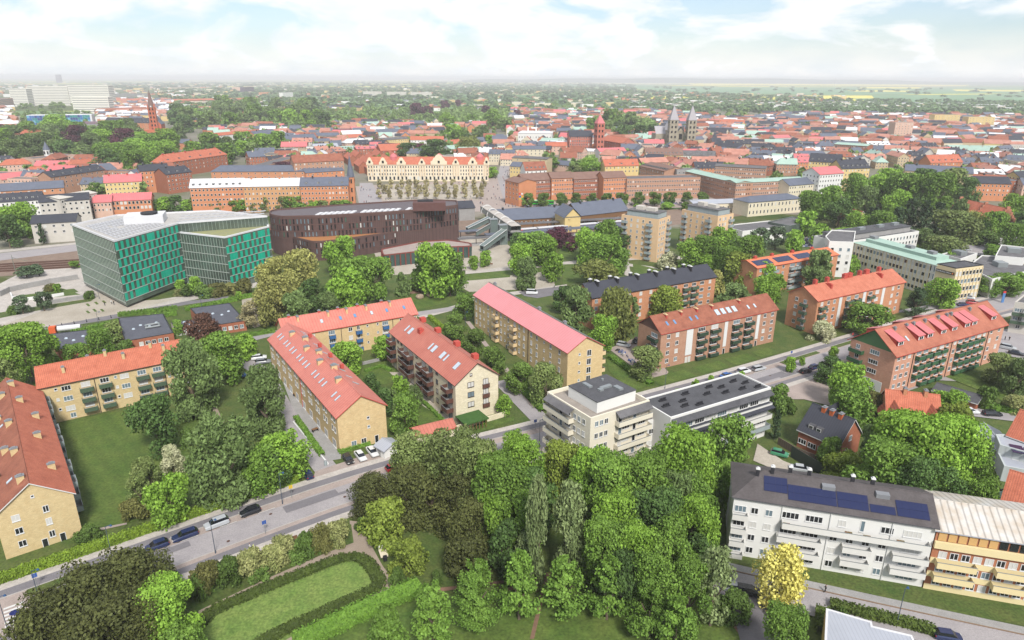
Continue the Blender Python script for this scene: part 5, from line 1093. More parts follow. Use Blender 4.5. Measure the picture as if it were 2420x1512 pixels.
row([
 ('white rendered block with a dark dormered roof at the left edge behind the station street', (-20, 478), (100, 470), 12, 12, white, slate, 4, 12, dict(dorms=8)),
 ('orange brick hall with white framed windows and a slate roof near the left edge', (0, 451), (150, 442), 11, 12, rbrick, slateb, 4, 8, dict(code='d')),
 ('stepped pale apartment block with a dark roof left of the green office, nearest the tracks', (72, 528), (178, 522), 11, 14, offw, slate, 3, 5, dict(code='d', det=1)),
 ('stepped pale apartment block directly behind the nearest pale one', (92, 478), (210, 470), 13.5, 16, offw, slate, 3, 9, dict(code='d')),
 ('tall pale block with dark corner windows rising left of the pink roofed rows', (140, 470), (228, 455), 15, 14, offw, offw, 1, 8, dict(code='d')),
 ('pink roofed row with arched white windows behind the green office', (218, 478), (262, 476), 10, 12, pinkw, rosy, 3.5, 5, {}),
 ('long pink roofed orange row left of the big trees behind the green office', (262, 474), (356, 470), 10, 12, orbrick, rosy, 3.5, 10, dict(code='v')),
 ('cream house with a bright pink roof between two brick blocks', (246, 431), (334, 427), 12, 12, yellowr, rosy, 4.5, 9, dict(ch=4, chm=redp)),
 ('brown brick block with a black mansard left of the cream pink roofed house', (120, 418), (246, 400), 14, 13, bbrick, slate, 3.5, 10, dict(dorms=6, ch=4)),
 ('tall orange brick block with a black roof right of the cream pink roofed house', (330, 404), (398, 400), 17, 12, orbrick, slate, 4, 7, dict(ch=3)),
 ('gabled brick block with pale end walls next to the tall orange brick block', (392, 412), (452, 405), 15, 16, dbrick, slate, 4, 7, dict(ch=2, dorms=3)),
 ('long orange brick block with white balconies and a white metal roof', (448, 443), (574, 440), 17, 13, orbrick, whiter, 4.5, 14, dict(code='d', dorms=8)),
 ('brown brick gabled palace joined to the white roofed block', (574, 440), (708, 438), 17.5, 13, M('sandstone_brick', A(222, 170, 122), A(202, 148, 104)), whiter, 4, 15, dict(ch=4, chm=orbrick)),
 ('orange brick palace with arched windows and a grey roof at the corner of the square', (709, 439), (822, 437), 17.5, 13, orbrick, slateb, 4.5, 14, dict(ch=2, dorms=4)),
 ('grey slate roofed long hall behind the white roofed block', (498, 405), (722, 404), 11, 16, rbrick, slateb, 4, 14, dict(hip=6)),
 ('red roofed school with a central gable among the trees', (388, 384), (536, 364), 14, 15, dbrick, rtile, 6, 16, dict(ch=6, chm=redp, dorms=6, hip=5)),
 ('small red roofed house left of the leafy hill', (275, 389), (230, 384), 9, 12, orbrick, rtile, 4, 5, dict(hip=4)) if False else
 ('red roofed orange house left of the leafy hill', (172, 392), (232, 384), 9, 12, orbrick, rtile, 4, 7, dict(hip=4)),
 ('pink brick office with balcony bands in front of the leafy hill at the left', (78, 376), (180, 366), 10, 18, pinkw, greyr, 0, 14, dict(code='d')),
 ('orange roofed villa at the left edge below the tall trees', (0, 390), (74, 386), 9, 14, pinkw, rtile, 4, 8, dict(hip=5)),
 ('second orange roofed villa right of the left edge villa', (60, 408), (116, 404), 8, 12, dbrick, rtile, 4, 6, dict(hip=5)),
 ('rose roofed low house in front of the orange villas', (4, 424), (64, 418), 7, 12, pinkw, rosy, 4, 6, {}),
 ('pink brick slab block behind the white chapel at the far left', (20, 318), (106, 312), 16, 14, pinkw, rtile, 4, 10, dict(det=0)),
 ('dark gabled brick block with a tall blank yellow end wall', (694, 384), (812, 378), 18, 14, bbrick, rtileb, 5, 12, dict(ch=2, chm=orbrick)),
 ('tan brick block behind the dark maroon gabled block', (618, 396), (700, 372), 11, 14, bbrick, greyr, 0, 12, {}),
 ('large grey roofed warehouse behind the square corner palace', (722, 408), (812, 402), 10, 14, orbrick, slateb, 3, 8, {}),
 ('brick mansion with a grey roof and central gable among trees', (666, 331), (748, 326), 12, 14, rbrick, slateb, 5, 12, dict(ch=2)),
 ('brick gabled houses left of the mansion among trees', (604, 320), (655, 314), 12, 14, rbrick, slateb, 5, 8, dict(ch=2)),
 ('white stucco row with red roof left of the brick mansion', (495, 322), (600, 312), 11, 12, white, rtile, 3, 14, {}),
 ('pale blue roofed hall behind the brick row houses', (742, 348), (800, 346), 8, 20, white, zinc, 3, 8, {}),
 ('green roofed white office with white dormers behind the row houses', (802, 352), (842, 350), 10, 16, white, copper, 2, 7, dict(dorms=6)),
 ('red brick block with rounded roof right of the green roofed white office', (843, 352), (896, 350), 11, 14, dbrick, rosy, 2, 8, dict(dorms=4)),
 ('wide plain clay roof behind the gabled palace of the square', (900, 356), (952, 354), 10, 22, dbrick, rtile, 6, 4, {}),
 ('yellow museum building with black window bands', (906, 331), (966, 327), 10, 16, yellowr, greyr, 2, 12, {}),
 ('long red roofed white wing right of the yellow museum', (970, 330), (1048, 330), 9, 12, white, rtile, 4, 10, {}),
 ('small dark red gabled house left of the yellow museum', (872, 326), (900, 324), 8, 10, dbrick, maroon, 4, 4, {}),
 ('orange roofed yellow house left of the dark red gabled house', (824, 326), (860, 324), 8, 12, yellowr, rtile, 4, 4, {}),
 ('pink roofed pale house by the mint green roof near the big trees', (1062, 340), (1100, 336), 8, 12, pinkw, rtile, 4, 5, {}),
 ('mint green metal roof behind the square palace', (1064, 352), (1106, 350), 7, 22, white, copper, 3, 4, {}),
])
# brick row houses with zigzag gables: individual
for k, (x, y) in enumerate(((822, 368), (838, 362), (858, 376), (872, 368), (888, 360), (846, 384), (866, 388), (884, 380), (906, 372), (922, 364))):
    b = simple('row_house', 'small clay roofed row house behind the cream gabled palace, %s from left' % ordw(1 + sorted([822, 838, 858, 872, 888, 846, 866, 884, 906, 922]).index(x)), (x - 10, y), (x + 2, y + 8), 7, 9, dbrick, rtile, 4, group='zigzag clay roofed row houses'); occ(b); b.done()
# palace with cream gables on the square
b = Bld('palace', 'long cream palace with curved gables and red roofs on the far side of the square', 'palace', rectpx((868, 388), (1154, 388), 14.5, 15), 14.5, M('palace_cream', A(248, 234, 206), A(238, 218, 184), amt=.3), det=0); occ(b)
b.gable(rtile, 5.5, eavemat=cream); L, D_ = b.rect(); b.rows(0, (11.3, 8.2, 5.1), 46, (1., 2., 1, 0)); b.rows(0, (1.2,), 30, (1.8, 3., 1, 0)); b.rows(1, (11.3, 8.2, 5.1), 5, (1., 2., 1, 0))
def gabl(x, w_, hh, y=-.6, mat=None):
    m = MB(); pr_ = [(-1, 0), (-1, .35), (-.8, .4), (-.62, .68), (-.5, .72), (-.34, .95), (0, 1.05), (.34, .95), (.5, .72), (.62, .68), (.8, .4), (1, .35), (1, 0)]
    n = len(pr_); f = [(x + p[0] * w_ / 2, y, 14.1 + p[1] * hh) for p in pr_]; m.face(f); m.face([(p[0], p[1] + .8, p[2]) for p in f][::-1])
    for i in range(n - 1): m.face([f[i + 1], f[i], (f[i][0], y + .8, f[i][2]), (f[i + 1][0], y + .8, f[i + 1][2])])
    m.box(x - .9, y - .1, 15.4, x + .9, y - .02, 17.6, 1)
    for q in (-.36, 0, .36): m.box(x + w_ * q - .35, y - .06, 4.6, x + w_ * q + .35, y - .005, 14, 2)
    b.part('gable', m, [mat or b.wallmat, glass, M('palace_peach', A(246, 220, 186), amt=.3)])
for f, w_, hh in ((.02, 6, 6), (.13, 7, 6), (.28, 8, 6), (.45, 6, 5), (.59, 14, 8.5), (.73, 6, 5), (.87, 8, 6), (.985, 5, 6)): gabl(L * f, w_, hh)
for f, r in ((.21, 3.4), (.59, 3.6), (.93, 3.4)):
    m = MB(); m.tube((0, 0, 0), (0, 0, 3), r, r * .95, 10); 
    for k in range(4): m.tube((0, 0, 3 + k * .8), (0, 0, 3.8 + k * .8), r * math.cos(k / 4 * 1.5), r * math.cos((k + 1) / 4 * 1.5), 10)
    m.build('dome', [rosy], b.root, (L * f, D_ * .45, 17))
b.done()
# corner tower with a grey spire
def tower_spire(name, label, x, yb, zt, w_, zsh, wl, rf, n=4, cat='tower', y3=None, rz=.3, clock=False):
    p = P(x, yb); OCC.append((p.x, p.y, w_)); t = thing(name, label, cat, (p.x, p.y, 0), rz); m = MB()
    if n == 4: m.box(-w_ / 2, -w_ / 2, 0, w_ / 2, w_ / 2, zsh)
    else: m.tube((0, 0, 0), (0, 0, zsh), w_ / 2, n=n)
    m.build('shaft', [wl], t); m = MB(); r = w_ * (.76 if n == 4 else .56)
    k = len(m.v); nn = n; 
    for i in range(nn): a = 2 * math.pi * (i + .5) / nn; m.v.append((r * math.cos(a), r * math.sin(a), zsh))
    m.v.append((0, 0, zt))
    for i in range(nn): m.f.append((i, (i + 1) % nn, nn)); m.m.append(0)
    m.build('spire', [rf], t); m = MB(); m.tube((0, 0, zt - .5), (0, 0, zt + (zt - zsh) * .12), .12, n=4); m.build('finial', [lead], t)
    f = MB()
    for i in range(4):
        M4 = Matrix.Rotation(i * math.pi / 2, 4, 'Z')
        for z in [zsh - 4 - 6 * q for q in range(int(zsh / 6.5))]:
            for q in ((-.22, .22) if w_ > 5 else (0,)): f.box(q * w_ - w_ * .1, -w_ / 2 - .12, z, q * w_ + w_ * .1, -w_ / 2 - .02, z + 2.8, M4=M4)
        if clock: f.box(-1, -w_ / 2 - .2, zsh + .5, 1, -w_ / 2 - .1, zsh + 2.5, 1, M4=M4)
    f.build('window_openings', [glass, frame], t); return t
t = tower_spire('corner_tower', 'slim orange corner tower with a grey pointed dome at the edge of the square', 834, 490, 36, 5, 21, orbrick, slateb, 8)
# row to the right of the square
Z5 = Zt(16)
row([
 ('orange and brown brick block with colourful wall letters at the corner of the square', (1194, 425), (1226, 432), 16.5, 15, orbrick, brownr, 2, 4, dict(det=0)),
 ('first brown section of the long brick range with a brown metal roof', (1237, 427), (1302, 423), 15, 14, dbrick, brownr, 4, 14, {}),
 ('orange section with white balconies in the long brick range, left one', (1304, 421), (1356, 419), 16, 14, orbrick, brownr, 3.5, 9, {}),
 ('second brown section of the long brick range with a brown metal roof', (1357, 423), (1426, 420), 15, 14, dbrick, brownr, 4, 14, {}),
 ('orange section with white balconies in the long brick range, right one', (1427, 420), (1480, 418), 16.5, 14, orbrick, brownr, 3.5, 9, {}),
 ('flat roofed brown office range right of the long brick range', (1482, 424), (1656, 420), 15, 16, bbrick, greyr, 0, 30, {}),
 ('brown felt roofed hotel block with slanting rows of white dormers', (1512, 392), (1570, 404), 14, 22, bbrick, brownr, 3, 10, dict(dorms=12)),
 ('grey rooftop storey behind the brown office range', (1600, 402), (1655, 402), 15, 12, greyc, greyr, 0, 5, {}),
 ('long brick block with a green copper edged roof leading away to the right', (1620, 404), (1740, 432), 15, 14, bbrick, copper, 1.2, 26, {}),
 ('second green edged brick block continuing to the white palace', (1740, 432), (1905, 424), 15, 14, bbrick, copper, 1.2, 34, {}),
 ('green edged brick block behind the first one, across a court', (1690, 392), (1810, 398), 14, 14, bbrick, greyr, 1.2, 24, {}),
 ('cream row with a blue grey roof left of the white palace', (1866, 438), (1938, 432), 13, 14, M('station_cream', None), slateb, 3.5, 13, {}),
 ('white palace with a pink roof and red windows facing the park', (1938, 412), (1994, 408), 20, 16, white, rosy, 4, 9, dict(side=5)),
 ('ochre mansard block with black roof right of the white palace', (1990, 398), (2056, 396), 18, 16, yellowr, slate, 6, 9, dict(dorms=6, ch=3)),
 ('ochre corner building with grey mansard behind the white palace', (1912, 380), (1986, 384), 17, 16, yellowr, slate, 6, 10, dict(dorms=5)),
 ('long tan gabled wall with dark roof behind the park trees', (2140, 402), (2300, 410), 15, 16, M('tan_wall', A(222, 200, 162), amt=.3), slateb, 4, 6, dict(ch=3)),
 ('orange brick house with stepped black windows at the right behind the park', (2305, 432), (2390, 434), 13, 14, orbrick, slate, 4, 9, {}),
 ('clay roofed orange house behind the long tan wall', (2200, 384), (2275, 382), 13, 14, orbrick, rtile, 6, 9, dict(dorms=5)),
 ('mint green market hall roof at the far right', (2250, 350), (2400, 352), 8, 26, white, copper, 2.5, 20, {}),
 ('long pale green roofed red brick store in the old town', (1972, 340), (2050, 345), 14, 20, dbrick, copper, 1.5, 16, {}),
 ('white and red brick high-rise in the old town at the right', (2117, 290), (2160, 290), 26, 16, pinkw, greyr, 0, 6, dict(det=0)),
 ('yellow sided school with blue roof panels at the right end of the green belt', (1822, 270), (1880, 270), 10, 18, yellowr, slateb, 1, 10, {}),
 ('red roofed white hospital-like wing right of the twin towers', (1990, 285), (2046, 284), 9, 14, white, rtile, 4, 8, {}) if False else
 ('red roofed white wing right of the twin towered cathedral', (1700, 290), (1760, 291), 10, 14, white, rtile, 5, 10, dict(dorms=5)),
 ('brown tiled yellow block with white dormers in front of the cathedral', (1526, 365), (1614, 366), 12, 16, yellowr, brownr, 6, 14, dict(dorms=10)),
 ('cream gabled building with white dormers right of the brown tiled yellow block', (1614, 366), (1690, 368), 11, 14, white, greyr, 4, 12, dict(dorms=6)),
 ('bright red roofed white block with a blue blind right of the brick library', (1418, 358), (1480, 356), 10, 14, white, rosy, 3, 8, {}),
 ('white flat block with dark windows near the brick library', (1370, 356), (1416, 358), 9, 14, cream, whiter, 2, 8, {}),
 ('pink and clay roofed town houses behind the big chestnut', (1430, 392), (1510, 390), 11, 12, yellowr, rtile, 5, 9, dict(dorms=3)),
 ('brown roofed block with white roof windows behind the long brick range', (1242, 402), (1292, 400), 12, 13, white, rtileb, 6, 5, dict(dorms=5)),
 ('tan blank party wall block at the head of the far street', (1210, 372), (1292, 376), 14, 16, M('tan_wall', None), greyr, 1, 3, {}),
 ('yellow town house with pale roof by the far street', (1205, 392), (1240, 394), 11, 14, yellowr, slateb, 3, 5, {}),
 ('grey roofed cream houses behind the tan party wall', (1212, 352), (1290, 352), 12, 12, cream, slateb, 3, 8, dict(ch=2)),
 ('white tile roofed house group left of the brick library', (1290, 345), (1340, 345), 10, 12, pinkw, rtile, 4, 6, {}),
])
# medieval brick church and house in the park at the right
b = simple('brick_church', 'old brick church with stepped gables and a rust roof among the park trees', (2244, 496), (2352, 522), 8, 13, M('church_brick', A(206, 146, 116), A(170, 112, 88), ns=.5, amt=.5, fine=3), rtile, 7, 'church', det=0, ext=0)
L, D_ = b.rect(); occ(b)
for x in (0, L * .55, L):
    m = MB()
    for k in range(5): m.box(x - .4, D_ * (.02 + .1 * k), 7, x + .4, D_ * (.98 - .1 * k), 9.4 + 1.7 * k)
    b.part('stepped_gable', m, [b.wallmat])
b.done()
b = villa('lone yellow house with a rust brown roof in the park trees', (1978, 510), (2020, 520), 6, 10, yellowr, rtileb, 5); occ(b); b.done()
b = villa('small blue roofed annex in front of the lone yellow park house', (1974, 514), (1996, 520), 3, 6, cream, slateb, 1.); b.done()
# church with the tall spire
t = tower_spire('church', 'tall red brick church tower with a very slender grey spire on the left skyline', 368, 316, 66, 9.5, 40, M('church_red_brick', A(216, 122, 86), A(190, 98, 68), ns=.3), M('spire_brown', A(140, 112, 104), A(120, 92, 86)), 8, 'church', clock=True)
P0 = P(368, 316)
for sx_ in (-1, 1):
    for sy_ in (-1, 1): m = MB(); m.tube((sx_ * 4.4, sy_ * 4.4, 0), (sx_ * 4.4, sy_ * 4.4, 42), .9, n=6); m.tube((sx_ * 4.4, sy_ * 4.4, 42), (sx_ * 4.4, sy_ * 4.4, 47), .9, .05, n=6); m.build('pinnacle', [M('church_red_brick', None)], t)
m = MB(); m.box(-9, 4, 0, 9, 40, 14, 0); m.face([(-9.6, 4, 13.8), (0, 4, 25), (0, 40, 25), (-9.6, 40, 13.8)], 1); m.face([(9.6, 4, 13.8), (0, 4, 25), (0, 40, 25), (9.6, 40, 13.8)], 1); m.face([(-9, 4, 14), (9, 4, 14), (0, 4, 25)], 0); m.build('nave', [M('church_red_brick', None), slateb], t)
m = MB(); m.box(-16, -10, 0, 22, -4, 7); m.box(8, -9, 0, 18, 6, 8); m.build('porch', [M('church_red_brick', None)], t); OCC.append((P0.x, P0.y + 20, 22))
town_b('town_building', 'dark slate roofed long brick institution left of the church tower', (246, 288), (352, 290), 13, 18, orbrick, slate, 7, zs=Zt(13), n=16, dorms=12)
town_b('town_building', 'red brick parish block with a grey roof just below the church tower', (352, 334), (440, 338), 8, 14, orbrick, slateb, 4, zs=Zt(8), n=8)
# hospital slabs
hw = M('hospital_cream', A(254, 252, 240), A(244, 240, 226), amt=.3)
hb = M('hospital_band', A(156, 154, 156), amt=.2)
def hosp(label, A_, B2, h, dp, nfl, wl=hw):
    b = Bld('hospital_block', label, 'hospital', rectpx(A_, B2, h, dp), h, wl, det=0); b.flat(greyr, par=.8); occ(b)
    for i in (0, 1, 3):
        a, t_, L = b.edge(i)
        for f in range(nfl): m = MB(); p, r = b.at(i, L / 2, h * (f + .35) / nfl); m.box(-L / 2 + 1, -.1, 0, L / 2 - 1, .02, h / nfl * .36); m.build('window_band', [hb], b.root, p, r)
    b.done()
hosp('tall cream hospital slab with window bands, left half, on the left skyline', (62, 204), (158, 204.3), 56, 34, 12); hosp('tall cream hospital slab with window bands, right half, on the left skyline', (159, 202), (254, 202.3), 59, 34, 12); hosp('lower cream hospital wing standing in front of the tall right slab', (168, 229), (254, 229.3), 40, 22, 8); hosp('lower cream hospital wing left of the tall slab', (20, 210), (60, 210.1), 50, 30, 11); hosp('reddish brown hospital wing at the left edge', (-40, 240), (30, 232), 28, 30, 7, pinkw)
b = Bld('colourful_building', 'low building clad in blue, red and green glass panels near the left edge', 'building', rectpx((62, 273), (216, 271), 18, 30), 18, whiter, det=0); b.flat(whiter); occ(b); r_ = random.Random(4)
cols = [M('panel_blue', A(60, 120, 190)), M('panel_dark_blue', A(40, 70, 140)), M('panel_red', A(190, 60, 60)), M('panel_teal', A(40, 150, 150)), M('panel_sky', A(120, 190, 220)), M('panel_purple', A(100, 70, 110))]
L = b.rect()[0]; n = int(L / 4)
for k in range(n):
    for f in range(4):
        if (k, f) == (0, 0): m = MB(); m.box(-1.9, -.2, 0, 1.9, 0, 4.1); cp = m.mesh('panel', [cols[0]])
        put(cp, 'panel', b.root, *b.at(0, (k + .5) * 4, .8 + f * 4.3), mat=r_.choice(cols[:2] + cols[3:5] if not .3 < k / n < .6 else cols))
b.done()
row([
 ('long brick hospital range with an orange roof right of the cream slab', (275, 236), (350, 236), 13, 16, dbrick, rtile, 4, 14, {}),
 ('grey glass hospital range behind the orange roofed one', (262, 222), (348, 220), 14, 20, greyc, zinc, 0, 14, {}),
 ('long red roofed brick range right of the church spire', (376, 238), (480, 236), 11, 16, dbrick, rtile, 4, 14, {}),
 ('second long red roofed brick range further right of the spire', (470, 236), (580, 234), 11, 16, dbrick, rtile, 4, 14, {}),
 ('brown roofed brick range behind the dark institution', (232, 262), (350, 258), 12, 18, dbrick, rtileb, 5, 14, {}),
 ('purple brown shed roofs below the colourful building', (190, 292), (262, 292), 8, 20, greyc, M('purple_roof', A(130, 104, 116)), 3, 8, {}),
 ('dark blue roofed house among trees right of the church', (436, 284), (530, 280), 9, 16, rbrick, slate, 4, 8, {}),
 ('dark roofed manor with gables in the middle of the trees', (580, 268), (640, 266), 10, 20, dbrick, slateb, 6, 8, {}),
 ('dark block behind the tree belt with a slate roof', (634, 246), (686, 246), 10, 16, dbrick, slate, 5, 8, {}),
 ('blue roofed building in the green belt', (770, 250), (852, 254), 9, 16, yellowr, slate, 4, 8, {}),
])
# white small tower block and pink block behind, distant slabs
row([('distant white slab block at the top centre, %s of three' % n_, (x0, y), (x1, y), 22, 14, offw, greyr, 0, 12, {}) for n_, x0, x1, y in (('leftmost', 858, 902, 216), ('middle', 914, 960, 217), ('rightmost', 970, 1020, 218))])
row([('distant orange roofed white range left of the distant slab blocks', (404, 206), (500, 204), 16, 20, cream, greyr, 2, 10, {}), ('distant white cube tower above the tree belt', (668, 219), (692, 218), 26, 16, white, greyr, 0, 4, {}), ('distant dark purple tower block above the tree belt', (575, 206), (600, 205), 34, 18, M('dark_purple', A(96, 84, 104)), greyr, 0, 5, {}), ('distant pale pink slab left of the dark purple tower', (548, 206), (575, 206), 24, 14, pinkw, greyr, 0, 5, {})])
p = P(140, 200, 0); t = thing('round_tower', 'distant dark purple tower standing above the hospital on the horizon', 'tower', (*P(140, 190, 30), 0)); m = MB(); m.tube((0, 0, 0), (0, 0, 108), 40, 36, 10); m.build('shaft', [M('dark_purple', None)], t)
# university main building, library, cathedral
b = town_b('university_building', 'white classical university building with roof figures left of the brick library', (1224, 314), (1304, 315), 15, 30, white, whiter, 2, zs=(3, 8.5), n=12, code=(1.2, 2.4, 1, 0), hip=4)
for f in (.28, .52): m = MB(); m.box(-1, -1, 15, 1, 1, 22); m.tube((0, 0, 22), (0, 0, 28), .4, .1, 5); m.build('roof_figure', [white], b.root, (b.rect()[0] * f, 10, 0))
b = town_b('library', 'red brick library with stepped gables left of the leafy park', (1346, 322), (1400, 322), 20, 22, M('library_brick', A(206, 126, 106), A(180, 100, 84)), slate, 6, zs=Zt(20, 4), n=10, code=(1.2, 2.4, 1, 0))
t = tower_spire('library_tower', 'stepped red brick tower with a copper tip above the library', 1414, 366, 46, 9, 36, M('library_brick', None), rosy, 4)
b = town_b('library', 'red brick annex with orange gables right of the library tower', (1420, 330), (1470, 338), 15, 18, M('library_brick', None), rtile, 5, zs=Zt(15, 4), n=8)
t = tower_spire('cathedral_tower', 'left twin cathedral tower with a pale pyramid spire', 1586, 352, 54, 10.5, 36, stone, M('lead_spire', A(188, 184, 188), A(170, 166, 170)), 4, 'cathedral tower', rz=.05); p1 = P(1586, 352)
t = tower_spire('cathedral_tower', 'right twin cathedral tower with a pale pyramid spire', 1628.5, 353, 54, 10.5, 36, stone, M('lead_spire', None), 4, 'cathedral tower', rz=.05); p2 = P(1628.5, 353)
t = thing('cathedral', 'grey stone cathedral nave with a light roof between and left of the twin towers', 'cathedral', (p1.x, p1.y, 0), .05); dx = p2.x - p1.x
m = MB(); m.box(5.4, 2, 0, dx - 5.4, 70, 20); m.box(-18, 12, 0, -5.4, 34, 18); m.face([(5.4, .9, 0), (dx - 5.4, .9, 0), (dx - 5.4, .9, 19), (dx / 2, .9, 26), (5.4, .9, 19)]); m.build('nave_wall', [stone], t)
m = MB(); m.face([(5, 2, 20), (dx / 2, 2, 28), (dx / 2, 70, 28), (5, 70, 20)]); m.face([(dx - 5, 2, 20), (dx / 2, 2, 28), (dx / 2, 70, 28), (dx - 5, 70, 20)]); m.face([(-18, 12, 18), (-5, 12, 18), (-5, 23, 27), (-18, 23, 27)]); m.face([(4, 10, 20), (dx - 4, 10, 20), (dx - 4, 12, 28), (4, 12, 28)]); m.build('nave_roof', [M('lead_spire', None)], t)
m = MB(); m.box(dx / 2 - 2, .6, 12, dx / 2 + 2, .88, 19); m.build('great_window', [glass], t); OCC += [(p1.x + 12, p1.y + 30, 40)]
# thin white chapel spire left
tower_spire('chapel_tower', 'small white chapel tower with a pointed roof left of the leafy hill', 118, 392, 24, 6, 16, white, slateb, 8)
# colourful letters on the corner block are flat painted shapes
q_ = P(1226, 458, 11.2)
# ---------------------------------------------------------------- procedural old town: every nearer house a thing of its own
rtown_ = 0
RC = {'red': ('red clay roofed', rtown), 'brown': ('brown tiled', rtileb), 'rose': ('rose metal roofed', rosy), 'slate': ('black slate roofed', slate), 'grey': ('blue grey roofed', slateb), 'felt': ('flat grey roofed', greyr), 'green': ('mint green roofed', copper), 'white': ('white roofed', whiter)}
WC = [('cream', cream), ('white', white), ('off-white', offw), ('yellow', yellowr), ('red brick', dbrick), ('orange brick', orbrick), ('pink', pinkw), ('tan', M('tan_wall', None)), ('brown brick', bbrick)]
def inpoly(x, y, pl):
    c = False; j = len(pl) - 1
    for i in range(len(pl)):
        if (pl[i][1] > y) != (pl[j][1] > y) and x < (pl[j][0] - pl[i][0]) * (y - pl[i][1]) / (pl[j][1] - pl[i][1]) + pl[i][0]: c = not c
        j = i
    return c
GREEN = [[(-10, 330), (300, 305), (345, 330), (300, 395), (230, 375), (80, 360), (-10, 388)], [(235, 405), (240, 370), (330, 335), (450, 345), (430, 385), (390, 400), (330, 420)], [(405, 240), (730, 235), (800, 310), (720, 320), (640, 305), (500, 310), (410, 300)], [(430, 350), (640, 330), (700, 360), (640, 385), (560, 390), (450, 360)],
         [(700, 236), (1500, 240), (1500, 262), (1180, 262), (1150, 300), (1000, 300), (900, 290), (780, 300)], [(1040, 268), (1215, 262), (1200, 300), (1060, 300)], [(1470, 232), (2420, 245), (2420, 282), (1900, 268), (1740, 286), (1480, 262)], [(1385, 286), (1500, 280), (1550, 300), (1545, 325), (1480, 325), (1400, 300)],
         [(1860, 480), (1880, 430), (2010, 410), (2100, 395), (2290, 405), (2320, 450), (2420, 470), (2420, 560), (2200, 590), (2080, 560), (1960, 540)], [(925, 340), (1060, 335), (1060, 370), (930, 370)], [(1225, 370), (1330, 368), (1330, 400), (1230, 400)], [(1345, 385), (1430, 375), (1430, 412), (1350, 412)],
         [(200, 455), (860, 445), (860, 500), (640, 500), (200, 500)], [(820, 400), (880, 430), (880, 480), (840, 500)], [(840, 385), (1200, 420), (1200, 500), (840, 500)], [(960, 470), (1010, 330), (1190, 300), (1200, 330), (1110, 350)], [(30, 258), (236, 258), (236, 322), (30, 322)], [(-40, 205), (262, 205), (262, 258), (-40, 258)]]
rh = random.Random(23)
zones = [([(495, 300), (1190, 296), (1190, 392), (860, 395), (600, 400), (495, 345)], 14), ([(1205, 262), (2440, 282), (2440, 480), (2000, 400), (1860, 415), (1300, 408), (1205, 400)], 0), ([(0, 395), (440, 405), (440, 470), (0, 470)], 3), ([(0, 214), (700, 208), (700, 260), (230, 300), (0, 330)], 6)]
BAND = [(700, 'town behind the station'), (860, 'town before the library'), (1060, 'town round the cathedral'), (1500, 'town beyond the cathedral'), (9999, 'farthest town')]
cand = []
for zn, (zp, am) in enumerate(zones):
    ys = [P(1210, y)[1] for _, y in zp]; y0, y1 = min(ys) - 60, min(max(ys) + 60, 2600)
    y = y0
    while y < y1:
        step = 17 + max(0, y - 700) * .012; x = -1.05 * y
        while x < 1.05 * y:
            L = rh.uniform(12, 30); px = PR((x + L / 2, y))
            if inpoly(px[0], px[1], zp) and -40 < px[0] < 2460 and not any(inpoly(px[0], px[1], g) for g in GREEN) and not any((x + L / 2 - o[0]) ** 2 + (y + 5 - o[1]) ** 2 < (o[2] + L * .42) ** 2 for o in OCC if abs(y - o[1]) < 90): cand.append((x + L / 2, y + rh.uniform(-4, 4), L, zn, px[0]))
            x += L + rh.uniform(1, 5) + (rh.random() < .12) * 9
        y += step
cand.sort(key=lambda c: c[1]); near_, far_ = cand[:290], cand[290:]
BX = {}
bands = {}
for c in near_: bands.setdefault(next(i for i, (d_, _) in enumerate(BAND) if c[1] < d_), []).append(c)
def house_style(c):
    x, y, L, zn, px = c
    k = rh.random(); pal = ['red'] * 5 + ['brown'] * 4 + ['rose'] + ['slate'] * 4 + ['grey'] * 4 + ['felt'] * 5 + ['green', 'white', 'white']
    if zn == 3: pal = ['felt'] * 4 + ['grey'] * 2 + ['red'] * 3 + ['white'] * 3
    return rh.choice(pal), rh.choice(WC)
def house_geo(c, r): dp = rh.uniform(10, 13); h = rh.uniform(6.5, 11.5) + (2 if c[3] == 3 else 0); ang = (.12 if c[4] < 1200 else -.1) + rh.choice((0, 0, math.pi / 2, math.pi / 2, .2, -.25, .5, -.5)) + rh.uniform(-.06, .06); return dp, h, ang, rh.uniform(3.2, 5.2) if r != 'felt' else 0
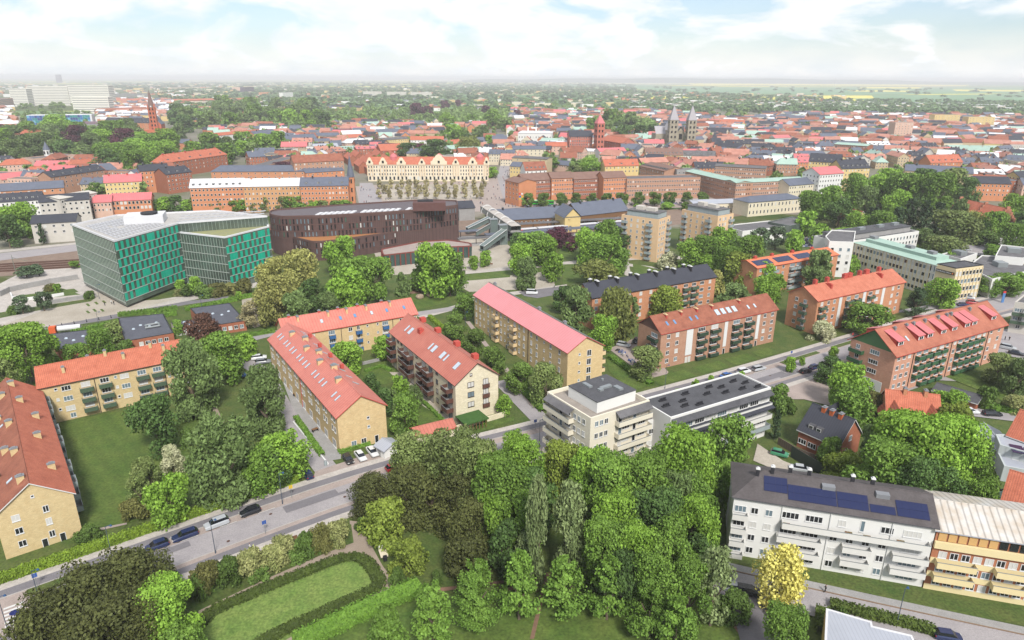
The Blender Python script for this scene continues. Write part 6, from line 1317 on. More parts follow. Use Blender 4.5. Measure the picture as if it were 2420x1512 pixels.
for bi, cs in bands.items():
    cs.sort(key=lambda c: c[4]); cnt = {}
    for c in cs:
        rk, (wn, wm) = house_style(c); cnt[(rk, wn)] = cnt.get((rk, wn), 0) + 1; dp, h, ang, rise = house_geo(c, rk)
        u = Vector((math.cos(ang), math.sin(ang))); v = Vector((-u.y, u.x)); ctr = Vector((c[0], c[1])); a = ctr - u * c[2] / 2 - v * dp / 2
        b = Bld('town_house', '%s %s house, %s of its kind from left, %s' % (RC[rk][0], wn, ordw(cnt[(rk, wn)]), BAND[bi][1]), 'house', [a, a + u * c[2], a + u * c[2] + v * dp, a + v * dp], h, wm, 'houses of the old town', det=0)
        if rise: b.gable(RC[rk][1], rise, hipl=4 if rh.random() < .2 else 0, hipr=4 if rh.random() < .2 else 0, eavemat=RC[rk][1])
        else: b.flat(RC[rk][1])
        if c[1] < 1000:
            for i, (lo) in ((0, c[2]), (1, dp), (3, dp), (2, c[2])):
                tw = Matrix.Rotation(b.rz, 2) @ b.edge(i)[1]
                if -tw.x < 0 or abs(tw.x) < .5 or True:
                    if Vector((tw.y, -tw.x)).y < .2: b.rows(i, [h - 2.2 - 2.9 * q for q in range(int((h - 1) / 2.9))], max(1, int(lo / 2.6)), 'w')
        if rise:
            for q in range(rh.randint(1, 3)): b.chimney(c[2] * rh.uniform(.15, .85), .9, rh.randint(0, 1), .9, 1., 1.2, rh.choice((dbrick, cream, chimd)))
            if rh.random() < .45:
                for q in range(int(c[2] / 5)): b.onroof('dormer', CACHE['sd'], c[2] * (q + .5) / int(c[2] / 5), .2, 0, tilt=False)
        b.done()
# the rest of the town as joined stuff
fm = MB(); mats_ = [v[1] for v in RC.values()] + [w_[1] for w_ in WC]; keys = list(RC)
def addhouse(fm, x, y, L, dp, h, ang, rise, ri, wi):
    M4 = Matrix.Translation((x, y, 0)) @ Matrix.Rotation(ang, 4, 'Z'); hl, hd = L / 2, dp / 2; fm.box(-hl, -hd, 0, hl, hd, h, 8 + wi, ri, M4=M4)
    if rise:
        q = [M4 @ Vector(p) for p in ((-hl - .4, -hd - .4, h - .1), (hl + .4, -hd - .4, h - .1), (hl + .4, hd + .4, h - .1), (-hl - .4, hd + .4, h - .1), (-hl - .4, 0, h + rise), (hl + .4, 0, h + rise))]
        fm.face([q[0], q[1], q[5], q[4]], ri); fm.face([q[2], q[3], q[4], q[5]], ri); fm.face([q[3], q[0], q[4]], 8 + wi); fm.face([q[1], q[2], q[5]], 8 + wi)
for c in far_:
    rk, (wn, wm) = house_style(c); dp, h, ang, rise = house_geo(c, rk); addhouse(fm, c[0], c[1], c[2], dp, h, ang, rise, keys.index(rk), [w_[0] for w_ in WC].index(wn))
# scattered suburbs and industry out to the fields
for k in range(2600):
    px = rh.uniform(-20, 2440); py = 200 + 62 * rh.random() ** 1.2
    if px < 430: py = 190 + rh.random() * 40
    elif px > 1500 and py < 216 + (px - 1500) * .02: continue
    if px > 2000 and py < 262: continue
    d = P(px, py); dist = d.y
    if rh.random() > (.55 if px > 1500 or px < 700 else .22): continue
    if 1600 < px and 250 < py < 262: continue
    big = rh.random() < .25; L = rh.uniform(20, 55) if big else rh.uniform(10, 20)
    addhouse(fm, d.x, d.y, L, rh.uniform(10, 22), rh.uniform(5, 9) + (4 if big else 0), rh.uniform(-.3, .5), 0 if big else 3, keys.index(rh.choice(['felt', 'white', 'grey', 'brown', 'brown', 'red']) if not big else rh.choice(['felt', 'white', 'white'])), rh.choice([0, 1, 1, 0, 3, 5]))
for k in range(330):   # industrial belt at the right
    px = rh.uniform(1500, 2420); py = rh.uniform(240, 252) + (px - 1500) * .012; d = P(px, py); addhouse(fm, d.x, d.y, rh.uniform(30, 90), rh.uniform(20, 40), rh.uniform(6, 11), rh.uniform(-.1, .2), 0, keys.index(rh.choice(['felt', 'white', 'white', 'grey'])), rh.choice([1, 1, 0, 3]))
o = tag(fm.build('distant_houses', mats_), 'hazy mass of distant houses and sheds beyond the old town', 'houses', kind='stuff')
# distant cream blocks right
row([('distant cream tower blocks at the right, %s pair' % n_, (x0, y), (x1, y), 22, 16, yellowr, greyr, 0, 8, {}) for n_, x0, x1, y in (('left', 2210, 2270, 272), ('right', 2290, 2352, 277))])
# wind turbine on the far field
t = thing('wind_turbine', 'single distant white wind turbine on the right horizon', 'wind turbine', (*P(1971, 204), 0)); d = t.location.y
m = MB(); m.tube((0, 0, 0), (0, 0, 76), 3, 2, 6); m.build('mast', [frame], t)
for k in range(3): a = k * 2.094 + .5; m = MB(); m.tube((0, -5, 76), (math.sin(a) * 34, -5, 76 + math.cos(a) * 34), 2, 1, 4); m.build('blade', [frame], t)
# the coloured letters sign on the corner block
sgn = thing('wall_sign', 'small coloured letters high on the orange corner block by the square', 'sign', (q_.x, q_.y - 1.2, 0), -.15)
for k, (dx_, dz_, c_) in enumerate(((0, 2.0, (230, 70, 60)), (1.6, 2.0, (240, 240, 236)), (.2, 0, (60, 110, 200)), (1.8, 0, (240, 206, 60)), (.2, -1.4, (240, 206, 60)), (1.8, -1.4, (90, 170, 80)))):
    m = MB(); m.box(dx_, -.08, 9 + dz_, dx_ + 1.3, .08, 10.1 + dz_); m.build('sign_letter', [M('sign_%d' % k, A(*c_))], sgn)
# ---------------------------------------------------------------- trees
rng = np.random.default_rng(3)
def crown_mesh(name, shape, ar, n, s, mat, seed, lobes=26, hole=0., droop=0., base=.12):
    """leaf clumps (small bent quads) spread over and inside lobes; unit radius 1, height 1 (ar = true height / radius)."""
    g = np.random.default_rng(seed); C_ = []
    for k in range(lobes):
        for _ in range(50):
            z = g.uniform(base, 1); t = (z - base) / (1 - base)
            if shape == 'round': R_ = math.sqrt(max(0, 1 - (2 * t - .9) ** 2 / 1.21)) * .8
            elif shape == 'cone': R_ = (1 - t) ** .6 * 1.0
            elif shape == 'oval': R_ = math.sin(math.pi * min(.97, max(.2, t * .8 + .15))) ** .6 * .7
            elif shape == 'column': R_ = .7 * (1 - t * .35)
            elif shape == 'dome': R_ = math.sqrt(max(0, 1 - t * t)) * .85
            else: R_ = .8 * math.sqrt(max(0, 1 - (1.6 * t - .6) ** 2))
            a = g.uniform(0, 2 * math.pi); rr_ = R_ * 1.06 * math.sqrt(g.uniform(.2, 1)); break
        lr = g.uniform(.16, .40) * (1.1 if shape in ('round', 'dome') else .85) * (.45 + .55 * R_ if shape in ('cone',) else 1)
        C_.append((rr_ * math.cos(a), rr_ * math.sin(a), z * ar, lr))
    C_ = np.array(C_); C_[:, 2] = np.minimum(C_[:, 2], ar - C_[:, 3] * .7)
    li = g.choice(len(C_), n, p=C_[:, 3] ** 2 / (C_[:, 3] ** 2).sum()); d = g.normal(size=(n, 3)); d[:, 2] += .25; d /= np.linalg.norm(d, axis=1)[:, None]
    rad = C_[li, 3] * np.where(g.random(n) < .72, g.uniform(.8, 1.14, n), g.uniform(.3, .85, n))
    if shape == 'cone':      # feathery tiers of upswept branches instead of rounded lobes
        keep = np.ones(n, bool)
    if hole: keep = g.random(n) > hole; li, d, rad = li[keep], d[keep], rad[keep]; n = len(li)
    c = C_[li, :3] + d * rad[:, None]
    if shape == 'cone':
        nb = int(g.integers(46, 58)); ba_ = g.uniform(0, 6.283, nb); bz = base + (1 - base) * np.sort(g.uniform(0, .93, nb)); k_ = g.integers(0, nb, n); u_ = g.random(n) ** .7; zz = bz[k_] + u_ * .13 + g.normal(0, .022, n); R2 = (1.02 * (1 - bz[k_]) ** .62 + .1) * u_ * g.uniform(.9, 1.05, n); aa = ba_[k_] + g.normal(0, .16, n)
        c = np.stack([R2 * np.cos(aa) + g.normal(0, .035, n), R2 * np.sin(aa) + g.normal(0, .035, n), np.minimum(zz, 1) * ar], 1); d = np.stack([np.cos(aa) * .7, np.sin(aa) * .7, np.full(n, .8)], 1)
    c[:, 2] -= droop * g.random(n) * ar * .18; c[:, 2] = np.clip(c[:, 2], ar * base * .6, ar)
    nr = d * .75 + g.normal(size=(n, 3)) * .55; nr /= np.linalg.norm(nr, axis=1)[:, None]
    t1 = np.cross(nr, g.normal(size=(n, 3))); t1 /= np.linalg.norm(t1, axis=1)[:, None]; 
    if droop: t1 = t1 * .9 + np.array([0, 0, -.9]) ; t1 /= np.linalg.norm(t1, axis=1)[:, None]
    t2 = np.cross(nr, t1); t2 /= np.linalg.norm(t2, axis=1)[:, None]; sz = s * g.uniform(.6, 1.35, n)[:, None]
    el = 1.6 if droop else 1.15
    a0, a1, a2, a3 = c - t1 * sz * el, c + t2 * sz * .8 + nr * sz * .3, c + t1 * sz * el, c - t2 * sz * .8 + nr * sz * .3
    V = np.stack([a0, a1, a2, a3], 1).reshape(-1, 3); V[:, 2] /= ar
    me = bpy.data.meshes.new(name); me.vertices.add(len(V)); me.vertices.foreach_set('co', V.astype(np.float32).ravel()); me.loops.add(len(V)); me.polygons.add(n)
    me.loops.foreach_set('vertex_index', np.arange(len(V), dtype=np.int32)); me.polygons.foreach_set('loop_start', np.arange(0, len(V), 4, dtype=np.int32)); me.polygons.foreach_set('loop_total', np.full(n, 4, dtype=np.int32))
    me.materials.append(mat); me.update(calc_edges=True); me.validate(); return me
def leaf(name, c1, c2=None, tr=.2): return M('leaf_' + name, tuple(v * 1.34 for v in A(*c1)), tuple(v * 1.28 for v in A(*c2)) if c2 else None, rough=.7, spec=.25, ns=.8, amt=.5, island=.32, objv=.2, trans=tr)
KIND = {  # shape, aspect, base material, lobes, hole, droop, base, words, category words
 'maple': ('round', 2.3, leaf('maple', (126, 158, 68), (94, 126, 50)), 30, 0, 0, .12),
 'bright': ('round', 2.1, leaf('bright', (142, 178, 70), (114, 150, 54)), 30, 0, 0, .12),
 'dark': ('round', 2.4, leaf('dark', (98, 126, 66), (76, 104, 52)), 30, 0, 0, .1),
 'yew': ('dome', 1.9, leaf('yew', (98, 102, 54), (70, 78, 40), .1), 40, 0, 0, .02),
 'olive': ('dome', 1.6, leaf('olive', (142, 158, 68), (116, 134, 54)), 30, 0, 0, .06),
 'birch': ('oval', 2.6, leaf('birch', (122, 144, 86), (98, 120, 66)), 40, 0, .5, .08),
 'willow': ('round', 2.1, leaf('willow', (142, 150, 80), (118, 128, 64)), 32, 0, 1, .05),
 'golden': ('round', 2.4, leaf('golden', (238, 230, 136), (218, 208, 108)), 60, 0, 0, .1),
 'amber': ('round', 2.1, leaf('amber', (178, 176, 104), (140, 144, 80)), 30, .05, 0, .08),
 'chestnut': ('round', 2.2, leaf('chestnut', (140, 152, 92), (96, 118, 58)), 30, 0, 0, .08),
 'blossom': ('dome', 1.8, leaf('blossom', (214, 212, 178), (150, 160, 110)), 28, 0, 0, .05),
 'silver': ('oval', 2.9, leaf('silver', (140, 154, 104), (104, 122, 74)), 64, .1, 0, .08),
 'copper': ('dome', 1.8, leaf('copper', (116, 84, 66), (92, 64, 54), .15), 28, 0, 0, .05),
 'purple': ('round', 1.9, leaf('purple', (98, 52, 66), (76, 40, 54), .15), 28, 0, 0, .05),
 'cone': ('cone', 2.9, leaf('conegreen', (124, 158, 66), (98, 132, 52)), 34, 0, 0, .1),
 'fir': ('cone', 3.2, leaf('fir', (70, 92, 58), (54, 74, 46), .1), 30, 0, 0, .04),
 'pine': ('round', 2.4, leaf('pine', (96, 116, 84), (76, 94, 66), .1), 16, .1, 0, .25),
 'shrub': ('dome', 1.3, leaf('shrub', (104, 130, 60), (84, 108, 50)), 24, 0, 0, .02),
 'cream': ('dome', 1.3, leaf('cream', (172, 172, 116), (118, 130, 72)), 24, 0, 0, .02),
 'brownish': ('dome', 1.3, leaf('brownish', (132, 130, 76), (108, 112, 60)), 24, 0, 0, .02),
 'street': ('round', 2.1, leaf('street', (110, 136, 62), (92, 116, 52)), 22, 0, 0, .2),
 'bare': ('round', 2.4, leaf('bare', (176, 168, 124), (150, 140, 100)), 14, .5, 0, .25),
 'mist': ('round', 2.2, leaf('mist', (128, 150, 88), (102, 124, 68)), 24, 0, 0, .08)}
WORD = {'maple': 'broad green tree', 'bright': 'bright yellow-green tree', 'dark': 'dark green tree', 'yew': 'dark brownish yew', 'olive': 'rounded olive-green tree', 'birch': 'drooping grey-green birch', 'willow': 'yellowish drooping willow', 'golden': 'golden yellow tree', 'amber': 'amber-tinted tree', 'chestnut': 'chestnut with pale blossom', 'blossom': 'white flowering tree', 'silver': 'pale silvery tree', 'copper': 'copper-leaved tree', 'purple': 'dark purple tree', 'cone': 'young cone-shaped green tree', 'fir': 'dark conifer', 'pine': 'open pine', 'shrub': 'green shrub', 'cream': 'cream flowering shrub', 'brownish': 'brownish shrub', 'street': 'clipped street tree', 'bare': 'thin half-bare tree', 'mist': 'leafy tree'}
bark = M('tree_bark', A(120, 106, 90), A(96, 84, 72), amt=.4, ns=3)
tm_ = MB(); tm_.tube((0, 0, 0), (0, 0, .3), .075, .05, 7); tm_.tube((0, 0, .28), (.02, 0, .62), .05, .022, 6)
for a in range(4): tm_.tube((0, 0, .26 + .03 * a), (.42 * math.cos(a * 1.7), .42 * math.sin(a * 1.7), .5 + .05 * a), .03, .012, 5)
trunk_me = tm_.mesh('trunk', [bark])
LOD = [(13000, .036), (5200, .058), (1900, .1), (480, .2)]
def crown(kind, lod, var):
    k = ('crown', kind, lod, var)
    if k not in CACHE:
        sh, ar, mt, lo, ho, dr, ba = KIND[kind]; n, s = LOD[lod]; CACHE[k] = crown_mesh('crown', sh, ar, n, s, mt, hash((len(kind), ord(kind[0]), ord(kind[-1]), lod, var)) % 9999, lo, ho, dr, ba)
    return CACHE[k]
rt = random.Random(31); NT = [0]; TREES = []
def tree_at(x, y, H, r, kind, label, group=None, name=None, lod=None, z=0):
    pxm = FPX / (y * math.cos(PITCH) + (CH - H / 2) * math.sin(PITCH)); rp = r * pxm
    if lod is None: lod = 0 if rp > 58 else 1 if rp > 26 else 2 if rp > 11 else 3
    nm = name or ('shrub' if kind in ('shrub', 'cream', 'brownish') else 'conifer_tree' if kind in ('fir', 'pine', 'yew') else 'birch_tree' if kind == 'birch' else 'willow_tree' if kind == 'willow' else 'tree')
    cat = 'shrub' if nm == 'shrub' else 'tree'
    t = thing(nm, label, cat, (x, y, z), rt.uniform(0, 6.28), group, (r, r, H)); put(crown(kind, lod, rt.randint(0, 1 if lod < 2 else 2)), 'crown', t)
    if cat == 'tree': q = put(trunk_me, 'trunk', t)
    NT[0] += 1; TREES.append((x, y, r)); return t
def tree_px(x, yt, yb, w_, kind, label, group=None, **k):
    sh = KIND[kind][0]; sn = (CH / math.hypot(CH, P(x, yb).y))
    if sh == 'dome': yb -= .36 * w_ * sn
    if kind not in ('cone', 'fir', 'silver', 'street', 'bare', 'blossom'):      # crowns are rarely taller than about 1.35 widths
        yb = min(yb, yt + (1.25 if sh != 'dome' else 1.0) * w_)
    q = P(x, yb); Y = q.y; lo, hi = 1., 70.
    for _ in range(40):
        H = (lo + hi) / 2
        if PR((q.x, Y), H)[1] < yt: hi = H
        else: lo = H
    d = FPX / PR((q.x, Y), H / 2)[2]; X = q.x
    for _ in range(5): X += (x - PR((X, Y), H * .55)[0]) * d / FPX
    return tree_at(X, Y, H, w_ / 2 * d / FPX * .97, kind, label, group, **k)
def cluster(where, items, group=None, **k):
    """items: (x, ytop, ybase, width, kind). Labels count alike trees of the clump from the left, as they stand in the picture."""
    items = sorted(items); n = {}; tot = {}
    for it in items: tot[it[4]] = tot.get(it[4], 0) + 1
    for it in items:
        kd = it[4]; n[kd] = n.get(kd, 0) + 1; lb = WORD[kd] + ' ' + where + ('' if tot[kd] == 1 else ', %s from left' % ordw(n[kd])); tree_px(*it, lb, group, **k)
cluster('at the lower left corner beside the crossing', [(310, 1312, 1490, 190, 'yew'), (215, 1350, 1545, 200, 'yew'), (350, 1400, 1590, 150, 'yew'), (130, 1400, 1570, 170, 'yew'), (255, 1430, 1640, 220, 'yew'), (70, 1450, 1600, 110, 'yew')])
cluster('beside the dark yews at the lower left', [(402, 1378, 1530, 158, 'bright'), (436, 1488, 1600, 100, 'maple')])
cluster('in the border between the street and the oval lawn', [(490, 1333, 1415, 77, 'brownish'), (540, 1320, 1392, 70, 'shrub'), (590, 1303, 1375, 77, 'cream'), (640, 1298, 1362, 68, 'cream'), (672, 1270, 1335, 72, 'cream'), (720, 1263, 1325, 51, 'shrub'), (758, 1241, 1312, 56, 'brownish'), (800, 1236, 1298, 61, 'cream'), (610, 1343, 1382, 51, 'shrub'), (700, 1298, 1335, 51, 'shrub'), (770, 1283, 1308, 51, 'shrub'), (470, 1358, 1430, 51, 'shrub')])
cluster('beside the small utility cart on the park path', [(910, 1190, 1300, 112, 'olive'), (967, 1280, 1372, 88, 'olive'), (938, 1345, 1388, 38, 'shrub'), (1030, 1352, 1392, 30, 'shrub'), (862, 1230, 1262, 46, 'shrub')])
cluster('in the park clump right of the street corner', [(890, 1128, 1235, 120, 'yew'), (960, 1112, 1250, 130, 'yew'), (1020, 1120, 1270, 110, 'yew'), (1080, 1120, 1300, 120, 'yew'), (1110, 1190, 1340, 120, 'yew'), (1105, 1270, 1390, 110, 'yew')])
cluster('at the upper edge of the big park trees', [(985, 1030, 1170, 140, 'chestnut'), (1065, 1022, 1200, 150, 'chestnut'), (1140, 1050, 1240, 140, 'chestnut'), (1240, 1040, 1290, 120, 'bright'), (1330, 1052, 1300, 130, 'olive'), (1400, 1062, 1320, 130, 'bright'), (1220, 1022, 1150, 60, 'bright')])
cluster('in the big park clump of the lower middle', [(1185, 1085, 1385, 150, 'maple'), (1255, 1115, 1360, 110, 'dark'), (1225, 1170, 1390, 130, 'maple'), (1440, 1085, 1440, 150, 'maple'), (1522, 1082, 1440, 150, 'maple'), (1602, 1118, 1440, 132, 'birch'), (1448, 1168, 1440, 140, 'bright'), (1548, 1172, 1440, 150, 'dark'), (1635, 1185, 1440, 120, 'bright'), (1430, 1235, 1480, 130, 'maple'), (1502, 1252, 1480, 130, 'bright'), (1588, 1244, 1480, 136, 'maple'), (1652, 1268, 1480, 84, 'dark'), (1470, 1310, 1480, 110, 'dark'), (1560, 1320, 1480, 130, 'maple'), (1630, 1330, 1500, 120, 'maple'), (1410, 1290, 1440, 80, 'maple'), (1200, 1240, 1400, 100, 'dark'), (1345, 1145, 1370, 95, 'silver'), (1270, 1130, 1400, 70, 'silver'), (1245, 1260, 1375, 80, 'silver'), (1690, 1300, 1480, 105, 'silver'), (1180, 1170, 1370, 110, 'bright'), (1400, 1300, 1370, 60, 'silver'), (1630, 1120, 1360, 120, 'maple'), (1250, 1180, 1330, 90, 'maple')])
cluster('in the row across the lawn at the bottom', [(1022, 1385, 1515, 114, 'cone'), (1125, 1330, 1478, 124, 'cone'), (1227, 1312, 1465, 108, 'cone'), (1335, 1325, 1452, 119, 'cone'), (1438, 1325, 1465, 110, 'cone'), (1540, 1370, 1510, 124, 'cone'), (1600, 1420, 1560, 114, 'cone'), (915, 1440, 1575, 114, 'cone')])
cluster('by the parked cars at the bottom right', [(1733, 1408, 1480, 88, 'shrub'), (1842, 1300, 1455, 112, 'golden'), (1850, 1440, 1580, 130, 'maple'), (1990, 1440, 1475, 30, 'shrub')])
cluster('in front of the long white block', [(1612, 1022, 1225, 165, 'bright'), (1722, 995, 1165, 115, 'maple'), (1690, 1090, 1215, 90, 'maple'), (1530, 1090, 1200, 90, 'bright'), (1480, 1100, 1250, 80, 'bright')])
cluster('in the large clump above the rusty roof', [(2070, 1004, 1130, 100, 'birch'), (2150, 990, 1190, 190, 'bright'), (2240, 995, 1200, 170, 'bright'), (2300, 1050, 1230, 120, 'maple'), (2100, 1050, 1210, 170, 'maple'), (2196, 1088, 1260, 150, 'dark'), (2000, 1075, 1160, 100, 'olive'), (2040, 1110, 1210, 110, 'maple'), (2310, 1140, 1250, 80, 'maple'), (2260, 960, 1100, 90, 'olive'), (1962, 1035, 1100, 56, 'maple'), (2130, 1110, 1225, 100, 'dark'), (2060, 930, 1060, 60, 'brownish')])
cluster('between the slate villa and the dormered block', [(2005, 866, 965, 95, 'bright'), (2012, 920, 1030, 112, 'maple'), (1962, 846, 905, 66, 'dark'), (2238, 922, 1000, 76, 'bright'), (2362, 838, 905, 72, 'chestnut'), (2330, 915, 970, 50, 'shrub'), (2405, 850, 960, 70, 'birch'), (2400, 938, 985, 60, 'cream'), (1840, 912, 965, 50, 'maple'), (1855, 940, 985, 50, 'shrub'), (1835, 970, 1040, 26, 'fir'), (2136, 1145, 1180, 30, 'shrub'), (1965, 1120, 1165, 60, 'olive')])
cluster('in the yellow blocks courtyard at the left', [(365, 938, 1095, 108, 'dark'), (450, 808, 1025, 140, 'birch'), (528, 790, 905, 100, 'maple'), (625, 868, 1035, 128, 'birch'), (525, 985, 1185, 180, 'birch'), (676, 1030, 1132, 110, 'bright'), (405, 1055, 1128, 60, 'blossom'), (352, 1088, 1178, 72, 'chestnut'), (395, 1130, 1240, 100, 'bright'), (330, 1125, 1220, 60, 'chestnut'), (620, 1060, 1165, 100, 'maple'), (315, 1185, 1245, 66, 'brownish'), (205, 1245, 1290, 62, 'shrub'), (440, 1015, 1060, 40, 'shrub'), (580, 790, 850, 52, 'bright'), (650, 1070, 1150, 80, 'dark')])
cluster('in the garden of the new pale block', [(820, 807, 880, 78, 'bright'), (903, 797, 850, 46, 'bright'), (958, 935, 1028, 74, 'maple'), (874, 885, 952, 46, 'dark'), (905, 922, 995, 52, 'dark'), (944, 890, 938, 44, 'bright'), (980, 912, 965, 44, 'birch'), (925, 920, 975, 40, 'birch'), (948, 1000, 1038, 34, 'shrub'), (1192, 934, 982, 38, 'bright'), (1145, 985, 1010, 14, 'bright')])
cluster('in the lane left of the pink roof', [(1075, 748, 802, 60, 'street'), (1118, 782, 848, 64, 'street'), (1166, 820, 888, 66, 'street'), (1226, 862, 930, 70, 'street'), (1291, 864, 958, 76, 'chestnut'), (1098, 696, 756, 56, 'maple')])
cluster('at the left edge by the kindergarten', [(60, 772, 900, 140, 'bright'), (15, 790, 880, 70, 'maple'), (18, 850, 935, 66, 'chestnut'), (110, 800, 880, 60, 'maple'), (272, 762, 815, 46, 'chestnut'), (420, 757, 800, 28, 'maple'), (476, 748, 832, 80, 'copper'), (236, 780, 850, 56, 'maple'), (180, 815, 870, 60, 'maple'), (600, 712, 772, 70, 'bare'), (300, 805, 840, 40, 'shrub'), (540, 800, 850, 60, 'maple')])
cluster('in the planting before the teal office', [(427, 662, 698, 26, 'bright'), (462, 655, 705, 34, 'bright'), (446, 672, 702, 50, 'shrub'), (485, 675, 706, 50, 'shrub'), (515, 670, 702, 56, 'brownish'), (545, 672, 700, 50, 'brownish'), (422, 684, 702, 20, 'cream'), (580, 660, 700, 44, 'brownish'), (50, 700, 742, 40, 'pine'), (100, 690, 735, 40, 'pine'), (210, 688, 708, 24, 'shrub'), (120, 672, 690, 30, 'brownish'), (135, 672, 690, 18, 'bright'), (30, 722, 745, 24, 'shrub'), (175, 617, 635, 26, 'maple'), (60, 630, 655, 50, 'pine'), (90, 626, 652, 40, 'pine'), (565, 690, 712, 16, 'bright')])
cluster('in front of the maroon office block', [(655, 612, 745, 120, 'amber'), (708, 592, 705, 84, 'amber'), (640, 655, 770, 90, 'amber'), (740, 662, 772, 76, 'dark'), (700, 690, 775, 90, 'birch'), (802, 560, 680, 74, 'bright'), (818, 640, 745, 96, 'bright'), (848, 612, 742, 86, 'maple'), (888, 612, 738, 80, 'maple'), (1038, 573, 700, 104, 'bright'), (1062, 600, 705, 80, 'maple'), (1005, 605, 695, 66, 'maple'), (950, 645, 700, 44, 'birch'), (985, 660, 690, 36, 'shrub'), (1147, 593, 645, 30, 'bright'), (1120, 605, 640, 26, 'bright'), (775, 690, 760, 70, 'birch')])
cluster('on the park lawn behind the pink roof', [(1244, 608, 684, 64, 'birch'), (1308, 600, 678, 52, 'bright'), (1232, 578, 660, 60, 'bright'), (1262, 552, 625, 86, 'maple'), (1228, 550, 600, 54, 'dark'), (1290, 560, 630, 60, 'bright'), (1322, 538, 575, 70, 'purple'), (1350, 562, 592, 42, 'purple'), (1305, 550, 585, 60, 'purple'), (1346, 570, 594, 28, 'bright'), (1392, 540, 625, 70, 'bright'), (1432, 522, 615, 76, 'maple'), (1430, 560, 655, 90, 'maple'), (1462, 590, 650, 60, 'maple'), (1408, 617, 672, 104, 'willow'), (1455, 540, 610, 60, 'dark'), (1400, 555, 610, 60, 'bright')])
cluster('round the black roofed block', [(1362, 680, 790, 90, 'birch'), (1330, 680, 740, 50, 'dark'), (1458, 680, 805, 96, 'willow'), (1424, 748, 835, 66, 'bright'), (1575, 680, 765, 84, 'olive'), (1738, 672, 745, 90, 'birch'), (1580, 597, 640, 50, 'blossom'), (1628, 532, 620, 44, 'bright'), (1640, 568, 640, 80, 'bright'), (1705, 540, 630, 66, 'bright'), (1765, 560, 650, 80, 'maple'), (1800, 620, 690, 60, 'bright'), (1745, 600, 700, 80, 'olive'), (1668, 560, 645, 66, 'maple'), (1720, 585, 660, 60, 'maple'), (1798, 540, 600, 50, 'pine'), (1690, 640, 700, 50, 'amber'), (1812, 655, 720, 60, 'bright'), (1830, 650, 735, 50, 'bright'), (1680, 605, 650, 60, 'bright'), (1490, 700, 760, 50, 'birch')])
cluster('beside the brown brick block parking', [(1525, 822, 892, 80, 'chestnut'), (1602, 920, 945, 22, 'bright'), (1645, 900, 925, 20, 'bright'), (1680, 888, 905, 16, 'bright'), (1750, 880, 905, 20, 'bright')])
cluster('around the orange brick block at the right', [(1935, 592, 688, 84, 'birch'), (2010, 604, 652, 36, 'bright'), (2052, 722, 790, 100, 'maple'), (1944, 760, 812, 60, 'blossom'), (2168, 682, 748, 58, 'fir'), (2228, 657, 728, 74, 'bright'), (1875, 545, 600, 46, 'bright'), (1835, 538, 590, 50, 'pine'), (2380, 650, 700, 70, 'maple'), (2340, 655, 700, 60, 'maple'), (2405, 645, 695, 50, 'maple'), (1895, 845, 880, 16, 'bright'), (1868, 845, 892, 28, 'bright'), (1972, 820, 850, 24, 'bright'), (2090, 705, 750, 26, 'maple')])
cluster('in the wooded cemetery park at the right', [(x_, yt, yt + h_, w_, k_) for x_, yt, h_, w_, k_ in ((1915, 455, 75, 60, 'maple'), (1905, 500, 60, 50, 'bright'), (1960, 440, 80, 70, 'maple'), (1985, 470, 70, 60, 'dark'), (2020, 410, 90, 70, 'maple'), (2050, 440, 80, 60, 'birch'), (2090, 400, 90, 80, 'bright'), (2135, 410, 90, 80, 'maple'), (2180, 400, 90, 70, 'dark'), (2215, 410, 100, 80, 'maple'), (2260, 400, 90, 80, 'chestnut'), (2285, 420, 80, 60, 'dark'), (2150, 470, 90, 50, 'fir'), (2185, 475, 90, 40, 'fir'), (2120, 490, 80, 44, 'fir'), (2085, 500, 70, 60, 'maple'), (2060, 490, 70, 50, 'fir'), (2030, 500, 60, 60, 'bright'), (1935, 530, 50, 50, 'bright'), (2215, 480, 80, 50, 'fir'), (2250, 500, 90, 110, 'chestnut'), (2300, 500, 60, 70, 'willow'), (2350, 500, 70, 60, 'maple'), (2390, 460, 80, 60, 'bright'), (2230, 560, 60, 90, 'chestnut'), (2180, 540, 60, 60, 'birch'), (2330, 545, 40, 70, 'shrub'), (2395, 530, 70, 60, 'maple'), (2085, 550, 50, 50, 'maple'), (2270, 470, 70, 50, 'birch'), (2005, 540, 40, 60, 'bright'), (2120, 450, 70, 60, 'bright'), (2410, 500, 60, 50, 'dark'), (2250, 590, 40, 60, 'bright'), (2350, 580, 30, 50, 'maple'))])
cluster('in the row before the long brick range', [(x_, 457, 490, 30, 'street') for x_ in (1248, 1285, 1327, 1363, 1401, 1436, 1470)] + [(x_, 455, 487, 30, 'street') for x_ in (1508, 1548, 1583, 1624, 1660)], 'street trees before the long brick range')
cluster('on the station street in front of the range', [(1390, 478, 495, 36, 'bright'), (1575, 478, 493, 32, 'bright'), (1622, 478, 497, 26, 'maple'), (1505, 482, 496, 16, 'bright'), (1905, 450, 480, 30, 'bright')])
r5 = random.Random(8)
cluster('on the paved square before the cream palace', [(900 + i * 22 + r5.uniform(-6, 6), 440 + j * 12 - 16, 442 + j * 12 + 4, 15, 'bare') for i in range(12) for j in range(3)], 'thin trees on the paved square')
cluster('in the belt behind the teal office', [(200 + i * 27 + r5.uniform(-6, 6), 468 + r5.uniform(-6, 6), 500, 38, r5.choice(['maple', 'dark', 'bright', 'chestnut'])) for i in range(24)])
cluster('by the pale stepped blocks at the left edge', [(40, 480, 560, 80, 'bright'), (15, 510, 585, 70, 'dark'), (62, 500, 570, 50, 'maple'), (98, 530, 578, 18, 'fir'), (222, 432, 460, 34, 'maple'), (270, 430, 462, 40, 'maple')])
